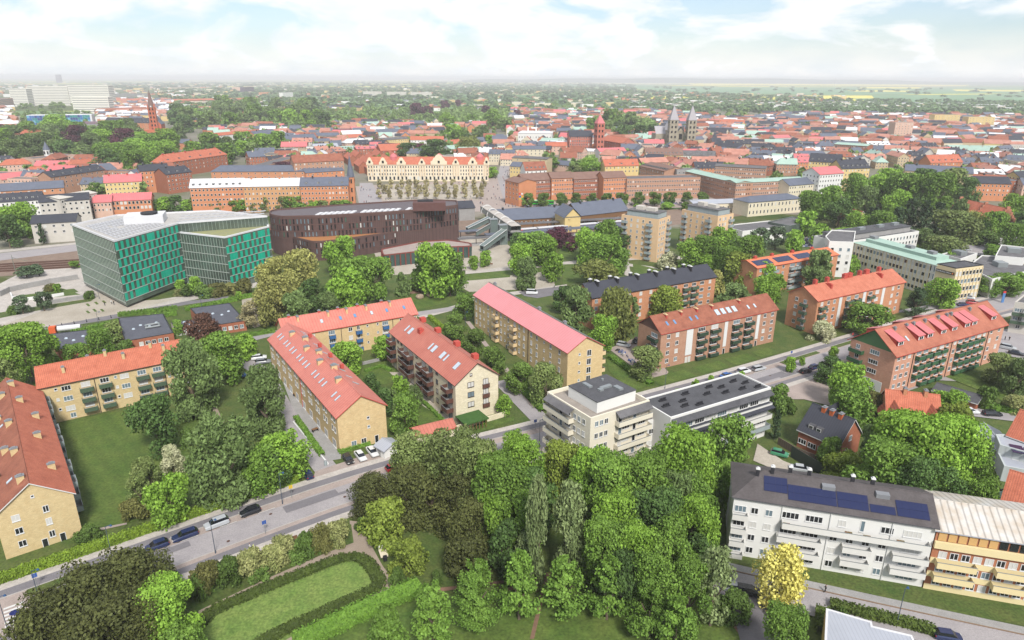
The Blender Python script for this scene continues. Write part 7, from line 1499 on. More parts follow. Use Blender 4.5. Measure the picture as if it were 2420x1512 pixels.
cluster('round the square palace', [(966, 338, 380, 60, 'dark'), (1028, 330, 384, 80, 'dark'), (990, 340, 375, 40, 'purple'), (665, 383, 414, 72, 'purple'), (1110, 320, 372, 60, 'willow'), (1162, 395, 420, 30, 'bright'), (1395, 374, 416, 56, 'bright'), (1362, 390, 416, 46, 'chestnut'), (1300, 372, 404, 50, 'maple'), (1465, 393, 412, 40, 'maple'), (1674, 412, 455, 46, 'willow'), (1330, 376, 402, 30, 'dark')])
# clumps of the middle distance, scattered by zone
def scat(where, poly, n, size, kinds, seed, **k):
    g = random.Random(seed); it = []; x0, x1 = min(p[0] for p in poly), max(p[0] for p in poly); y0, y1 = min(p[1] for p in poly), max(p[1] for p in poly)
    tries = 0
    while len(it) < n and tries < 5000:
        tries += 1; x, y = g.uniform(x0, x1), g.uniform(y0, y1)
        if not inpoly(x, y, poly): continue
        s = size * g.uniform(.75, 1.25)
        if any((a[0] - x) ** 2 + ((a[2] - y) * 2.2) ** 2 < (s * .42) ** 2 for a in it): continue
        it.append((x, y - s * .95, y, s, g.choice(kinds)))
    cluster(where, it, **k)
MX = ['maple', 'maple', 'dark', 'bright', 'mist', 'mist', 'birch']
scat('in the grove left of the spire church', [(-10, 350), (10, 335), (330, 330), (330, 375), (250, 380), (60, 385), (-10, 400)], 26, 56, MX + ['purple'], 1)
scat('on the leafy hill left of the red roofed school', [(240, 410), (250, 385), (330, 360), (400, 352), (400, 380), (380, 398), (330, 425)], 14, 56, ['maple', 'dark', 'maple', 'bright'], 2)
scat('in the wood right of the church spire', [(410, 275), (560, 262), (740, 262), (790, 310), (700, 318), (620, 305), (500, 315), (420, 330)], 34, 42, MX, 3)
scat('between the church and the brick row houses', [(430, 372), (520, 345), (660, 345), (700, 372), (620, 385), (550, 400), (450, 385)], 18, 42, MX + ['amber'], 4)
scat('beside the road to the hill behind the square', [(1040, 300), (1190, 290), (1200, 345), (1080, 350)], 14, 36, MX, 5)
scat('in the gardens left of the university', [(1385, 312), (1440, 300), (1540, 320), (1545, 338), (1480, 340), (1400, 330)], 12, 40, ['maple', 'dark', 'mist'], 6)
# farther trees, one joined mass
fm_v, fm_m = [], []
def tmpl(n, s, seed, shape='round'):
    me = crown_mesh('tmp', shape, 1.7, n, s, bark, seed, 14); v = np.empty(len(me.vertices) * 3, dtype=np.float32); me.vertices.foreach_get('co', v); bpy.data.meshes.remove(me); return v.reshape(-1, 3)
TP = [tmpl(110, .3, s) for s in range(5)]; TPf = [tmpl(46, .46, s) for s in range(4)]
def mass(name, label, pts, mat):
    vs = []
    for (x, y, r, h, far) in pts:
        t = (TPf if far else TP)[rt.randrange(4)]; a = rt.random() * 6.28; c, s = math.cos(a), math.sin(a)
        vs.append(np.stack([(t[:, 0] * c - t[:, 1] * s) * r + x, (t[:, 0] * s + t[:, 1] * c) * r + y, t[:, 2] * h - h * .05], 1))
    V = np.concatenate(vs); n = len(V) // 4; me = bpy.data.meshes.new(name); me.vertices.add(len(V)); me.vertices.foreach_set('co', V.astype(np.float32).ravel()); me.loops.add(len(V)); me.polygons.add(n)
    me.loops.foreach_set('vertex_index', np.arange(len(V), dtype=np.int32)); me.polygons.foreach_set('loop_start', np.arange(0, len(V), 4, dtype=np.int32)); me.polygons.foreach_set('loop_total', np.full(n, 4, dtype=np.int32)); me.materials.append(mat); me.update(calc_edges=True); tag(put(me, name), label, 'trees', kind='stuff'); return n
g = random.Random(77); p1_, p2_, p3_ = [], [], []
def fill(poly, n, r0, r1, out, far=False):
    ys = [P(1210, y)[1] for _, y in poly]; y0, y1 = min(ys), max(ys); k = 0; tr = 0
    while k < n and tr < n * 40:
        tr += 1; y = y0 + (y1 - y0) * g.random(); x = g.uniform(-1.0, 1.0) * y * .85; px = PR((x, y))
        if not inpoly(px[0], px[1], poly): continue
        if any((x - o[0]) ** 2 + (y - o[1]) ** 2 < (o[2] * .7) ** 2 for o in OCC if abs(y - o[1]) < 60): continue
        k += 1; r = g.uniform(r0, r1); out.append((x, y, r, min(r * 1.8, g.uniform(9, 14)), far))
for gp in GREEN[4:8] + [GREEN[2], GREEN[0]]: fill(gp, 240, 5, 8.5, p1_)
fill([(480, 262), (1500, 255), (1500, 300), (1200, 300), (800, 330), (480, 310)], 500, 5, 8, p1_)
fill([(1200, 262), (2440, 285), (2440, 480), (1205, 400)], 620, 3.5, 7, p2_); fill([(0, 250), (262, 250), (262, 262), (0, 262)], 40, 5, 8, p2_); fill([(495, 300), (1190, 296), (1190, 392), (495, 395)], 160, 4, 7, p2_); fill([(0, 395), (440, 405), (440, 470), (0, 470)], 40, 4, 6, p2_)
fill([(0, 262), (250, 262), (250, 330), (0, 330)], 60, 5, 8, p2_)
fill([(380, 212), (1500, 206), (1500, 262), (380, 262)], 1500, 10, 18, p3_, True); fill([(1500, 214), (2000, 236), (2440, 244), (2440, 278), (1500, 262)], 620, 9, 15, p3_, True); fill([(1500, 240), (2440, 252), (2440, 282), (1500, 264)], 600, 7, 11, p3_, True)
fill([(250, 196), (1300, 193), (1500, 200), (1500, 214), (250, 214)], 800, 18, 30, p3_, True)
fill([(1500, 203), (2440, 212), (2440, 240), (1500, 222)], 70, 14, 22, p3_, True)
mass('woodland', 'continuous belt of leafy trees between the church spire and the far fields', p1_, leaf('wood', (130, 154, 86), (104, 130, 68)))
mass('town_trees', 'small garden trees scattered among the old town roofs', p2_, leaf('townwood', (136, 162, 88), (110, 138, 70)))
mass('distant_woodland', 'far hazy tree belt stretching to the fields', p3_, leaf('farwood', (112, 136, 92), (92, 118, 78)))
# dark purple beeches seen in the tree belt
cluster('in the distant tree belt above the square', [(985, 244, 278, 34, 'purple'), (1010, 250, 275, 26, 'purple'), (1052, 238, 258, 22, 'purple'), (1082, 236, 252, 14, 'purple'), (1148, 250, 275, 22, 'purple'), (1220, 260, 282, 20, 'purple'), (1340, 232, 240, 12, 'purple')])
# ---------------------------------------------------------------- hedges
def hedge(label, pts, wd, h, mat, px=True, s=.16, dens=16, name='hedge', closed=False):
    q = [P(*p) if px else Vector(p) for p in pts]; q = [tuple(v) for v in q]
    if closed: q.append(q[0])
    a, c = offs(q, -wd / 2 * .8), offs(q, wd / 2 * .8); m = MB(); z = h * .86
    for i in range(len(q) - 1):
        m.face([(*a[i], z), (*a[i + 1], z), (*c[i + 1], z), (*c[i], z)]); m.face([(*c[i], 0), (*c[i + 1], 0), (*c[i + 1], z), (*c[i], z)]); m.face([(*a[i + 1], 0), (*a[i], 0), (*a[i], z), (*a[i + 1], z)])
    me = m.mesh(name, [mat]); bv = m.v; V = []
    g_ = np.random.default_rng(len(pts) * 7 + int(wd * 10))
    for i in range(len(q) - 1):
        L = math.dist(q[i], q[i + 1]); n = int(L * (wd + 2 * h) * dens); d = Vector((q[i + 1][0] - q[i][0], q[i + 1][1] - q[i][1])) / L; nn_ = Vector((d.y, -d.x)); u = g_.random(n) * L; w__ = g_.random(n) * (wd + 2 * h) - h - wd / 2
        side = np.clip(w__, -wd / 2, wd / 2); zz = np.where(np.abs(w__) > wd / 2, h - (np.abs(w__) - wd / 2), h) + g_.normal(0, .05, n); c_ = np.stack([q[i][0] + d.x * u + nn_.x * side, q[i][1] + d.y * u + nn_.y * side, zz], 1) + g_.normal(0, .06, (n, 3))
        t1 = g_.normal(size=(n, 3)); t1 /= np.linalg.norm(t1, axis=1)[:, None]; t2 = np.cross(t1, g_.normal(size=(n, 3))); t2 /= np.linalg.norm(t2, axis=1)[:, None]; sz = s * g_.uniform(.6, 1.4, n)[:, None]; V.append(np.stack([c_ - t1 * sz, c_ + t2 * sz, c_ + t1 * sz, c_ - t2 * sz], 1).reshape(-1, 3))
    V = np.concatenate(V); base = len(bv); n = len(V) // 4; allv = np.concatenate([np.array(bv), V]); fs = [tuple(f) for f in m.f] + [(base + 4 * k, base + 4 * k + 1, base + 4 * k + 2, base + 4 * k + 3) for k in range(n)]
    me = bpy.data.meshes.new(name); me.from_pydata(allv.tolist(), [], fs); me.materials.append(mat); return tag(put(me, name), label, 'hedge')
hg = leaf('hedge', (132, 156, 52), (104, 130, 44), .15); hg2 = leaf('hedge_dark', (88, 104, 44), (70, 86, 38), .15); hg3 = leaf('hedge_green', (112, 146, 56), (88, 122, 46), .15)
hl = [at_street(x, -.9)[0] for x in (-60, 60, 180, 300, 420, 540, 640, 705)]
hedge('long clipped hedge along the main street below the yellow blocks', hl, 2.0, 1.7, hg, px=False, dens=22)
hedge('low hedge ring round the oval lawn in the park', [(462, 1490), (505, 1446), (640, 1388), (800, 1324), (845, 1318), (872, 1334), (898, 1378), (890, 1394), (850, 1412), (700, 1480), (600, 1530)], 2.4, .7, hg2, dens=20)
hedge('broad bushy hedge right of the park path at the bottom', [(700, 1530), (800, 1480), (900, 1432), (995, 1392)], 4., 1.6, hg3, dens=14)
hedge('clipped hedge between the gravel plaza and the school pavilions', [(170, 792), (260, 770), (340, 757), (418, 744)], 2., 1.7, hg3, s=.22, dens=8); hedge('clipped hedge behind the school pavilion roofs', [(438, 735), (500, 724), (580, 705), (625, 698)], 1.8, 1.7, hg3, s=.22, dens=8); hedge('second clipped hedge nearer the left pavilion', [(280, 748), (350, 740), (420, 731)], 1.8, 1.6, hg3, s=.22, dens=8)
hedge('hedge along the lane below the courtyard left of the terrace block', [(560, 800), (610, 792), (650, 785)], 1.6, 1.4, hg3, s=.2, dens=8); hedge('hedge strip beside the terrace gardens', [(700, 990), (730, 1035), (762, 1080)], 1.3, 1.2, hg3, s=.15); hedge('short hedge strip between the terrace gardens and the parked cars', [(800, 1072), (850, 1056), (875, 1050)], 1.2, 1.2, hg3, s=.15)
hedge('hedge behind the pink roofed block next to the bicycle parking', [(1440, 846), (1500, 888), (1540, 912)], 1.6, 1.4, hg3, s=.18); hedge('hedge beside the lane right of the new pale block', [(1240, 930), (1285, 975)], 2., 1.2, hg3, s=.18); hedge('hedge below the orange garden villa drive at the right', [(2280, 952), (2340, 966), (2400, 978)], 2., 1.6, hg3, s=.2, dens=10); hedge('square hedge round the lawn right of the yellow back block', [(1015, 752), (1060, 790), (1075, 800)], 1.4, 1.5, hg, s=.18); hedge('hedge behind the low grey metal roof at the bottom right', [(1942, 1450), (1944, 1500)], 2., 1.8, hg2, s=.18); hedge('long hedge between the grey metal roof and the street', [(1960, 1434), (2060, 1460), (2160, 1484), (2210, 1500)], 2., 1.4, hg2, s=.18); hedge('hedge with green L shape round the sunken garden lawn', [(862, 880), (900, 868), (925, 878)], 1., .9, hg3, s=.14); hedge('narrow hedge strips down the garden of the new pale block', [(975, 930), (1020, 970), (1050, 1000)], 1., .9, hg3, s=.14)
# ---------------------------------------------------------------- vehicles
tyre = M('tyre', A(40, 40, 42), rough=.9); rim = M('wheel_rim', A(150, 150, 154), metal=.6, rough=.4); cglass = M('car_glass', A(34, 38, 46), rough=.1, spec=.8); lampw = M('headlight', A(236, 236, 230), rough=.2); lampr = M('tail_light', A(180, 40, 36), rough=.3)
def carbody(L, W, H, roof0, roof1, bon):
    # side profile lofted across five stations so that the sides tumble home
    xs = [(-L / 2, .35, .62 * H), (-L / 2 + .12, .25, .66 * H), (-L * .36, .25, .67 * H), (L * .18, .25, .64 * H), (L * .40, .25, .55 * H), (L / 2 - .1, .27, .5 * H), (L / 2, .35, .44 * H)]
    m = MB(); k = 0; rings = []
    for i, (x, zb, zt) in enumerate(xs):
        t = 1 - .12 * (abs(x) / (L / 2)) ** 4; w_ = W / 2 * t; rings.append([(x, -w_, zb), (x, -w_ * 1.0, zt * .8), (x, -w_ * .88, zt), (x, w_ * .88, zt), (x, w_, zt * .8), (x, w_, zb)])
    for r in rings: m.v += r
    for i in range(len(rings) - 1):
        for j in range(6): a = i * 6 + j; b2 = i * 6 + (j + 1) % 6; m.f.append((a, b2, b2 + 6, a + 6)); m.m.append(0)
    m.f.append(tuple(range(5, -1, -1))); m.m.append(0); m.f.append(tuple(range(len(m.v) - 6, len(m.v)))); m.m.append(0)
    body = m.mesh('body', [MATS['asphalt']])
    zt = .64 * H; m = MB(); y0, y1 = W / 2 * .84, W / 2 * .66; q = [(-L * roof0 - .35, zt), (-L * roof0 + .2, H - .02), (L * roof1 - .5, H - .03), (L * roof1 + .25, zt - .02)]
    for sy in (-1, 1): m.face([(q[0][0], sy * y0, q[0][1]), (q[1][0], sy * y1, q[1][1]), (q[2][0], sy * y1, q[2][1]), (q[3][0], sy * y0, q[3][1])][::sy])
    for i in (0, 2): m.face([(q[i][0], -(y0 if i == 0 else y1), q[i][1]), (q[i][0], (y0 if i == 0 else y1), q[i][1]), (q[i + 1][0], (y1 if i == 0 else y0), q[i + 1][1]), (q[i + 1][0], -(y1 if i == 0 else y0), q[i + 1][1])])
    gl_ = m.mesh('windows', [cglass]); m = MB(); m.box(q[1][0] - .05, -y1 - .02, H - .03, q[2][0] + .05, y1 + .02, H + .02); rf = m.mesh('roof', [MATS['asphalt']])
    m = MB(); m.tube((0, -.1, 0), (0, .1, 0), .32, n=12); m.tube((0, -.11, 0), (0, .11, 0), .19, n=10, mi=1); wh = m.mesh('wheel', [tyre, rim]); m = MB(); m.box(-.06, -.22, -.07, .06, .22, .07); lp = m.mesh('headlight', [lampw]); tl = MB().box(-.05, -.14, -.1, .05, .14, .1).mesh('tail_light', [lampr]); return body, gl_, rf, wh, lp, tl, L, W, H
CT = {'hatch': carbody(4.1, 1.8, 1.5, .40, .22, 0), 'estate': carbody(4.7, 1.85, 1.5, .44, .20, 0), 'saloon': carbody(4.6, 1.82, 1.42, .30, .20, 0), 'suv': carbody(4.6, 1.9, 1.7, .43, .22, 0), 'van': carbody(4.9, 1.95, 2.0, .46, .34, 0)}
CCOL = {'black': (40, 42, 48), 'dark blue': (44, 56, 96), 'silver': (196, 200, 204), 'white': (238, 240, 242), 'grey': (140, 144, 150), 'red': (190, 50, 56), 'green': (70, 150, 110), 'blue': (60, 110, 180), 'yellow': (236, 190, 50)}
def car(x, y, rz, typ, col, label, group=None, px=True, z=.2):
    q = P(x, y, .6) if px else Vector((x, y)); bd, gl_, rf, wh, lp, tl, L, W, H = CT[typ]; cm = M('car_paint_' + col.replace(' ', '_'), A(*CCOL[col]), rough=.25, spec=.6, amt=.05)
    t = thing('parked_car' if typ != 'van' else 'parked_van', label, 'car' if typ != 'van' else 'van', (q.x, q.y, z), rz, group)
    put(bd, 'body', t, mat=cm); put(gl_, 'windows', t); put(rf, 'roof', t, mat=cm)
    for sx_ in (-.31, .31):
        for sy in (-.42, .42): put(wh, 'wheel', t, (sx_ * L, sy * W, .32))
    for sy in (-.34, .34): put(lp, 'headlight', t, (L / 2 - .03, sy * W, .42 * H)); put(tl, 'tail_light', t, (-L / 2 + .02, sy * W * 1.1, .52 * H))
    return t
def scar(px, off, typ, col, label, flip=0, group=None): q, a = at_street(px, off); return car(q.x, q.y, a + math.pi * flip, typ, col, label, group, px=False)
kg = 'cars parked along the main street'
scar(372, 5.6, 'hatch', 'dark blue', 'dark hatchback parked at the front of the kerb row on the main street', 1, kg); scar(438, 5.5, 'estate', 'dark blue', 'dark blue estate car second in the kerb row on the main street', 1, kg)
scar(513, 5.4, 'suv', 'silver', 'silver car with a dark glass roof in the kerb row', 1, kg); scar(592, 5.3, 'hatch', 'black', 'black hatchback last in the kerb row on the main street', 1, kg)
car(727, 1122, 2.2, 'hatch', 'dark blue', 'dark blue car at the mouth of the side street by the bright green tree'); kg2 = 'cars parked by the terrace block gable'
car(823, 1086, -1.0, 'hatch', 'black', 'black car parked leftmost of the three by the terrace gable', kg2); car(852, 1078, -1.0, 'saloon', 'white', 'white car parked in the middle of the three by the terrace gable', kg2); car(880, 1068, -1.0, 'saloon', 'white', 'white car parked rightmost of the three by the terrace gable', kg2)
car(612, 845, .35, 'estate', 'white', 'white car parked behind the grey one left of the terrace block'); car(622, 855, .35, 'estate', 'grey', 'grey estate car beside the white one left of the terrace block'); car(932, 1105, .6, 'hatch', 'red', 'red car half hidden under the chestnuts at the street corner')
car(567, 888, .5, 'hatch', 'blue', 'blue car glimpsed between the courtyard trees')
car(1257, 692, -.1, 'van', 'white', 'white van parked alone behind the pink roof'); car(1335, 690, -.2, 'hatch', 'grey', 'grey car in the park street under trees right of the white van'); car(1474, 815, -.5, 'estate', 'silver', 'silver estate car in the yard left of the brown brick block'); car(1502, 806, -2.0, 'hatch', 'black', 'black car tucked against the brown brick block')
car(1717, 888, .5, 'saloon', 'blue', 'blue car on the main road behind the long white block'); car(1757, 878, .45, 'suv', 'white', 'white car on the main road with the blue one behind it'); car(1793, 871, .45, 'estate', 'silver', 'silver estate car driving on the main road'); car(1903, 878, .5, 'hatch', 'black', 'black car with a pale roof sign on the right of the main road'); car(1925, 868, .5, 'hatch', 'dark blue', 'dark blue car half behind the tree on the main road')
car(1842, 1072, -.5, 'hatch', 'green', 'green hatchback on the gravel yard by the fence'); car(1893, 1108, -.3, 'saloon', 'silver', 'silver car parked behind the solar panel block'); car(2076, 940, .5, 'saloon', 'white', 'white car in the drive between the dormered block and the orange villa')
car(2292, 972, -.1, 'saloon', 'white', 'white saloon in the side street above the blue grey roof'); car(2345, 978, -.05, 'estate', 'black', 'long black estate car in the side street at the right edge'); car(2300, 942, .8, 'suv', 'white', 'white car parked beside the dark garage'); car(2382, 822, -.7, 'suv', 'silver', 'silver car in the yard at the right edge'); car(2402, 835, -.7, 'saloon', 'black', 'black car in the yard at the right edge, nearest')
car(1770, 1398, -.25, 'estate', 'black', 'black car beside the golden tree at the bottom'); car(1735, 1390, -.25, 'hatch', 'grey', 'grey car left of the black one near the golden tree'); car(2240, 1504, -.2, 'hatch', 'dark blue', 'dark car at the bottom edge near the grey metal roof')
car(2275, 720, .1, 'saloon', 'dark blue', 'dark blue car in front of the pale office end block'); car(2298, 716, -.3, 'suv', 'red', 'red car in front of the pale office end block'); car(2290, 703, -.5, 'hatch', 'silver', 'silver car close under the pale office end block'); car(1960, 551, .1, 'saloon', 'blue', 'blue car beside the bicycle parking field')
for k, (x, y) in enumerate(((2270, 570), (2300, 575), (2330, 578), (2285, 590), (2350, 568), (2390, 575))): car(x, y, .2, 'saloon', ['red', 'grey', 'white', 'silver', 'grey', 'white'][k], '%s car in the car park behind the white pavilion, %s from the left' % (['red', 'grey', 'white', 'silver', 'grey', 'white'][k], ordw(1 + sorted([2270, 2300, 2330, 2285, 2350, 2390]).index(x))), 'cars behind the white pavilion')
# bus, tank truck, utility cart, coach
def bus(x, y, rz, col, name, label, L=12):
    q = P(x, y); t = thing(name, label, 'bus', (q.x, q.y, .2), rz); c = M('bus_' + name, A(*col), rough=.4); m = MB(); m.box(-L / 2, -1.25, .35, L / 2, 1.25, 3.1); m.build('body', [c], t); m = MB(); m.box(-L / 2 + .5, -1.3, 1.4, L / 2 - .2, 1.3, 2.5); m.build('windows', [cglass], t); m = MB(); m.box(-L / 4, -.9, 3.1, L / 4, .9, 3.35); m.build('roof_unit', [white], t)
    for sx_ in (-.3, .32):
        for sy in (-1, 1): put(CT['van'][3], 'wheel', t, (sx_ * L, sy * 1.15, .2))
bus(1272, 484, .05, (70, 200, 70), 'green_bus', 'bright green bus waiting on the station street', 22); bus(1967, 462, .3, (240, 190, 40), 'yellow_bus', 'yellow bus before the white palace', 12)
q = P(166, 786); t = thing('tank_truck', 'white tank truck behind the left school pavilion', 'truck', (q.x, q.y, .2), .35); 
m = MB(); m.tube((-3.5, 0, 1.7), (3.5, 0, 1.7), .95, n=12); m.build('tank', [whiter], t); m = MB(); m.box(-6, -1.1, .3, -4, 1.1, 2.7); m.build('cab', [M('orange_cab', A(236, 110, 60))], t)
q = P(909, 1322); t = thing('utility_cart', 'small white utility cart standing on the park path', 'cart', (q.x, q.y, .15), 1.95); m = MB(); m.box(-.2, -.7, .5, 2.1, .7, .75); m.build('cargo_bed', [cream], t); m = MB(); m.box(2.15, -.6, .4, 2.9, .6, 1.4); m.build('cab', [frame], t); m = MB(); m.box(-1.0, -.35, .2, -.35, .35, 1.1); m.build('rear_box', [blackm], t)
for sx_ in (.2, 2.4):
    for sy in (-.6, .6): o = put(CT['hatch'][3], 'wheel', t, (sx_, sy, .25)); o.scale = (.7, .7, .7)
# bicycles by the station
bm_ = MB(); bm_.tube((-.5, -.02, .34), (-.5, .02, .34), .34, n=10); bm_.tube((.5, -.02, .34), (.5, .02, .34), .34, n=10); bm_.tube((-.5, 0, .34), (0, 0, .85), .03, n=4); bm_.tube((0, 0, .85), (.45, 0, .9), .03, n=4); bm_.tube((.45, 0, .95), (.5, 0, .34), .03, n=4); bm_.tube((0, 0, .85), (.05, 0, .3), .03, n=4); bme = bm_.mesh('bicycles', [blackm])
def bikes(label, pts, n, seed, name='parked_bicycles'):
    gg = random.Random(seed); vs, fs = [], []; base = [v.co.copy() for v in bme.vertices]; bf = [tuple(p.vertices) for p in bme.polygons]; mi = []
    k = 0
    while k < n:
        x, y = gg.uniform(min(p[0] for p in pts), max(p[0] for p in pts)), gg.uniform(min(p[1] for p in pts), max(p[1] for p in pts))
        if not inpoly(x, y, pts): continue
        q = P(x, y); M4 = Matrix.Translation((q.x, q.y, .2)) @ Matrix.Rotation(gg.choice((.4, 1.9)) + gg.uniform(-.2, .2), 4, 'Z'); o_ = len(vs); vs += [tuple(M4 @ v) for v in base]; fs += [tuple(o_ + i for i in f) for f in bf]; mi += [gg.randrange(4)] * len(bf); k += 1
    me = bpy.data.meshes.new(name); me.from_pydata(vs, [], fs)
    for q in (blackm, steel, M('bike_blue', A(90, 110, 170)), M('bike_white', A(220, 220, 224))): me.materials.append(q)
    me.polygons.foreach_set('material_index', mi); tag(put(me, name), label, 'bicycles', kind='stuff')
bikes('packed field of parked bicycles by the glazed station entrance', [(1880, 566), (1960, 560), (2050, 562), (1980, 588), (1885, 584)], 420, 4); bikes('bicycles and stalls crowded along the street by the square corner', [(1205, 440), (1215, 440), (1250, 485), (1225, 490)], 120, 5); bikes('bicycles parked under the street trees before the brick range', [(1240, 484), (1680, 476), (1680, 482), (1240, 490)], 300, 6); bikes('bicycles along the hedge left of the brown brick block', [(1455, 830), (1462, 826), (1530, 880), (1520, 884)], 30, 7)
# ---------------------------------------------------------------- lamps, signs, people, stones
def lamp(x, yb, label, h=6.5, two=False, ang=.6, group='street lamps'):
    q = P(x, yb); t = thing('street_lamp', label, 'street lamp', (q.x, q.y, .1), ang, group); m = MB(); m.tube((0, 0, 0), (0, 0, .9), .13, .11, 7); m.tube((0, 0, .9), (0, 0, h), .075, .05, 6); m.build('post', [M('lamp_blue_grey', A(84, 96, 112))], t)
    m = MB(); m.tube((0, 0, h - .15), (.9, 0, h), .04, n=4); m.tube((.9, 0, h - .25), (.9, 0, h + .02), .24, .1, 8); m.build('lantern', [M('lantern_blue', A(60, 96, 140))], t)
for k, (x, y, w_) in enumerate(((267, 1325, 'beside the hedge above the yews'), (510, 1310, 'on the near side of the main street by the walking person'), (668, 1192, 'at the red paving by the side street'), (1419, 1062, 'x'), (98, 1435, 'at the zebra crossing'), (2118, 1480, 'by the lower right street'), (1275, 1058, 'left of the cream tower on the main street'), (1782, 1000, 'x'), (235, 775, 'in the brick street below the plaza'), (478, 733, 'below the teal office corner'), (1438, 655, 'x'), (1436, 640, 'x'), (1780, 800, 'x'), (2080, 910, 'beside the dormered block on the main road'), (1824, 925, 'x'), (1100, 775, 'on the lawn left of the pink roof'), (235, 706, 'on the plaza between the pines'), (1571, 920, 'on the far pavement of the main road before the brown brick block'), (1428, 644, 'on the park path behind the willow'), (22, 1500, 'at the lower left corner beside the umbrella'))):
    if w_ != 'x': lamp(x, y, 'slim street lamp ' + w_, 7.5 if y > 900 else 6)
sk_, hair_ = M('skin', A(220, 170, 140)), M('hair', A(70, 50, 40))
def person(x, yb, top, leg, label, rz=0., walk=.28, carry=None, group=None):
    q = P(x, yb); me = bpy.data.meshes.new('body'); V = [(0, 0, .95), (0, 0, 1.15), (0, 0, 1.38), (0, 0, 1.5), (.01, 0, 1.62), (.02, 0, 1.72), (0, .1, .92), (walk * .55, .1, .5), (walk, .1, .08), (walk + .16, .1, .04), (0, -.1, .92), (-walk * .35, -.1, .5), (-walk * 1.1, -.1, .1), (-walk + .1, -.1, .04), (0, .19, 1.4), (-.1, .24, 1.12), (.05, .24, .88), (0, -.19, 1.4), (.12, -.24, 1.12), (.28, -.2, .92)]
    E_ = [(0, 1), (1, 2), (2, 3), (3, 4), (4, 5), (0, 6), (6, 7), (7, 8), (8, 9), (0, 10), (10, 11), (11, 12), (12, 13), (2, 14), (14, 15), (15, 16), (2, 17), (17, 18), (18, 19)]
    R_ = [.15, .15, .16, .07, .1, .09, .1, .07, .05, .04, .1, .07, .05, .04, .07, .05, .035, .07, .05, .035]
    me.from_pydata(V, E_, []); o = bpy.data.objects.new('body', me); C.objects.link(o); md = o.modifiers.new('s', 'SKIN'); sv = me.skin_vertices[0].data
    for i, r in enumerate(R_): sv[i].radius = (r * .8 if i < 3 else r, r, )
    sv[0].use_root = True; md2 = o.modifiers.new('u', 'SUBSURF'); md2.levels = 1; md2.render_levels = 1
    dg = bpy.context.evaluated_depsgraph_get(); nm = bpy.data.meshes.new_from_object(o.evaluated_get(dg)); bpy.data.objects.remove(o); nm.name = 'body'; nm.materials.clear()
    for c_ in (top, leg): nm.materials.append(M('cloth_%d_%d_%d' % c_, A(*c_)))
    nm.materials.append(sk_); nm.materials.append(hair_)
    for p in nm.polygons: z = p.center.z; p.material_index = 3 if z > 1.66 else 2 if z > 1.5 or (abs(p.center.y) > .2 and z < .95 and z > .82) else 0 if z > .95 else 1
    t = thing('person', label, 'person', (q.x, q.y, .14), rz, group); put(nm, 'body', t)
    if carry: m = MB(); m.tube((.1, 0, 1.75), (.1, 0, 2.1), .02, n=4); [m.tube((.1, 0, 2.0 + .12 * i), (.1, 0, 2.1 + .12 * i), .75 - .25 * i, .5 - .25 * i, 9) for i in range(2)]; o = m.build('umbrella', [M('navy_cloth', A(40, 50, 110))], None, (q.x, q.y, .2)); tag(o, 'navy umbrella held by the person at the zebra crossing', 'umbrella')
W_, K_, BL = (240, 240, 240), (40, 40, 46), (60, 90, 150)
person(592, 1303, W_, K_, 'person in a white top striding along the near pavement of the main street', .6); person(1949, 1402, K_, (60, 60, 66), 'person in dark clothes walking on the lower right pavement', 2.8, .15); person(40, 1472, W_, (200, 180, 150), 'person under a navy umbrella on the zebra crossing', 2.5, .2, True)
for k, (x, y, c_, lb) in enumerate(((248, 723, K_, 'person in black on the plaza near the glass corner, left of three'), (264, 719, W_, 'person in white on the plaza near the glass corner, middle of three'), (270, 721, K_, 'person in black on the plaza near the glass corner, right of three'), (2174, 818, W_, 'person in white walking on the pavement left of the dormered block'), (2374, 805, K_, 'person in dark clothes in the right yard, left of a pair'), (2384, 806, (60, 40, 40), 'person in dark clothes in the right yard, right of a pair'), (2340, 785, W_, 'first person from the left in the group in the right yard'), (2346, 787, BL, 'second person from the left in the group in the right yard'), (2352, 788, K_, 'third person from the left in the group in the right yard'), (2358, 789, (90, 60, 50), 'fourth person from the left in the group in the right yard'), (2364, 791, K_, 'fifth person from the left in the group in the right yard'), (1362, 688, BL, 'x'), (1310, 680, W_, 'person in white by the gravel yard behind the pink roof'), (2332, 925, W_, 'person in pale clothes by the lilac in the right garden'), (1502, 610, K_, 'person in dark clothes on the park path before the peach tower'), (1358, 616, K_, 'person in black by the park lamp'))):
    if lb != 'x': person(x, y, c_, K_ if c_ != K_ else (70, 74, 90), lb, k * 1.3, .12)
# small crowd on the squares as one mass
cm_ = MB(); gg = random.Random(12)
def crowd(poly, n):
    k = 0
    while k < n:
        x, y = gg.uniform(min(p[0] for p in poly), max(p[0] for p in poly)), gg.uniform(min(p[1] for p in poly), max(p[1] for p in poly))
        if not inpoly(x, y, poly): continue
        q = P(x, y); c = gg.randrange(4); cm_.tube((q.x, q.y, 0), (q.x, q.y, .9), .16, .2, 5, 4); cm_.tube((q.x, q.y, .9), (q.x, q.y, 1.5), .24, .18, 5, c); cm_.tube((q.x, q.y, 1.5), (q.x, q.y, 1.75), .11, .1, 5, 5); k += 1
crowd([(850, 440), (1160, 430), (1210, 440), (1230, 490), (860, 490)], 130); crowd([(1880, 540), (1950, 548), (1930, 560), (1870, 556)], 40); crowd([(1165, 420), (1200, 350), (1205, 400), (1215, 460)], 40)
tag(cm_.build('distant_crowd', [M('cloth_%d_%d_%d' % c_, A(*c_)) for c_ in (W_, K_, BL, (180, 60, 60))] + [M('trouser', A(50, 52, 64)), sk_]), 'scattered tiny pedestrians on the squares by the station', 'crowd', kind='stuff')
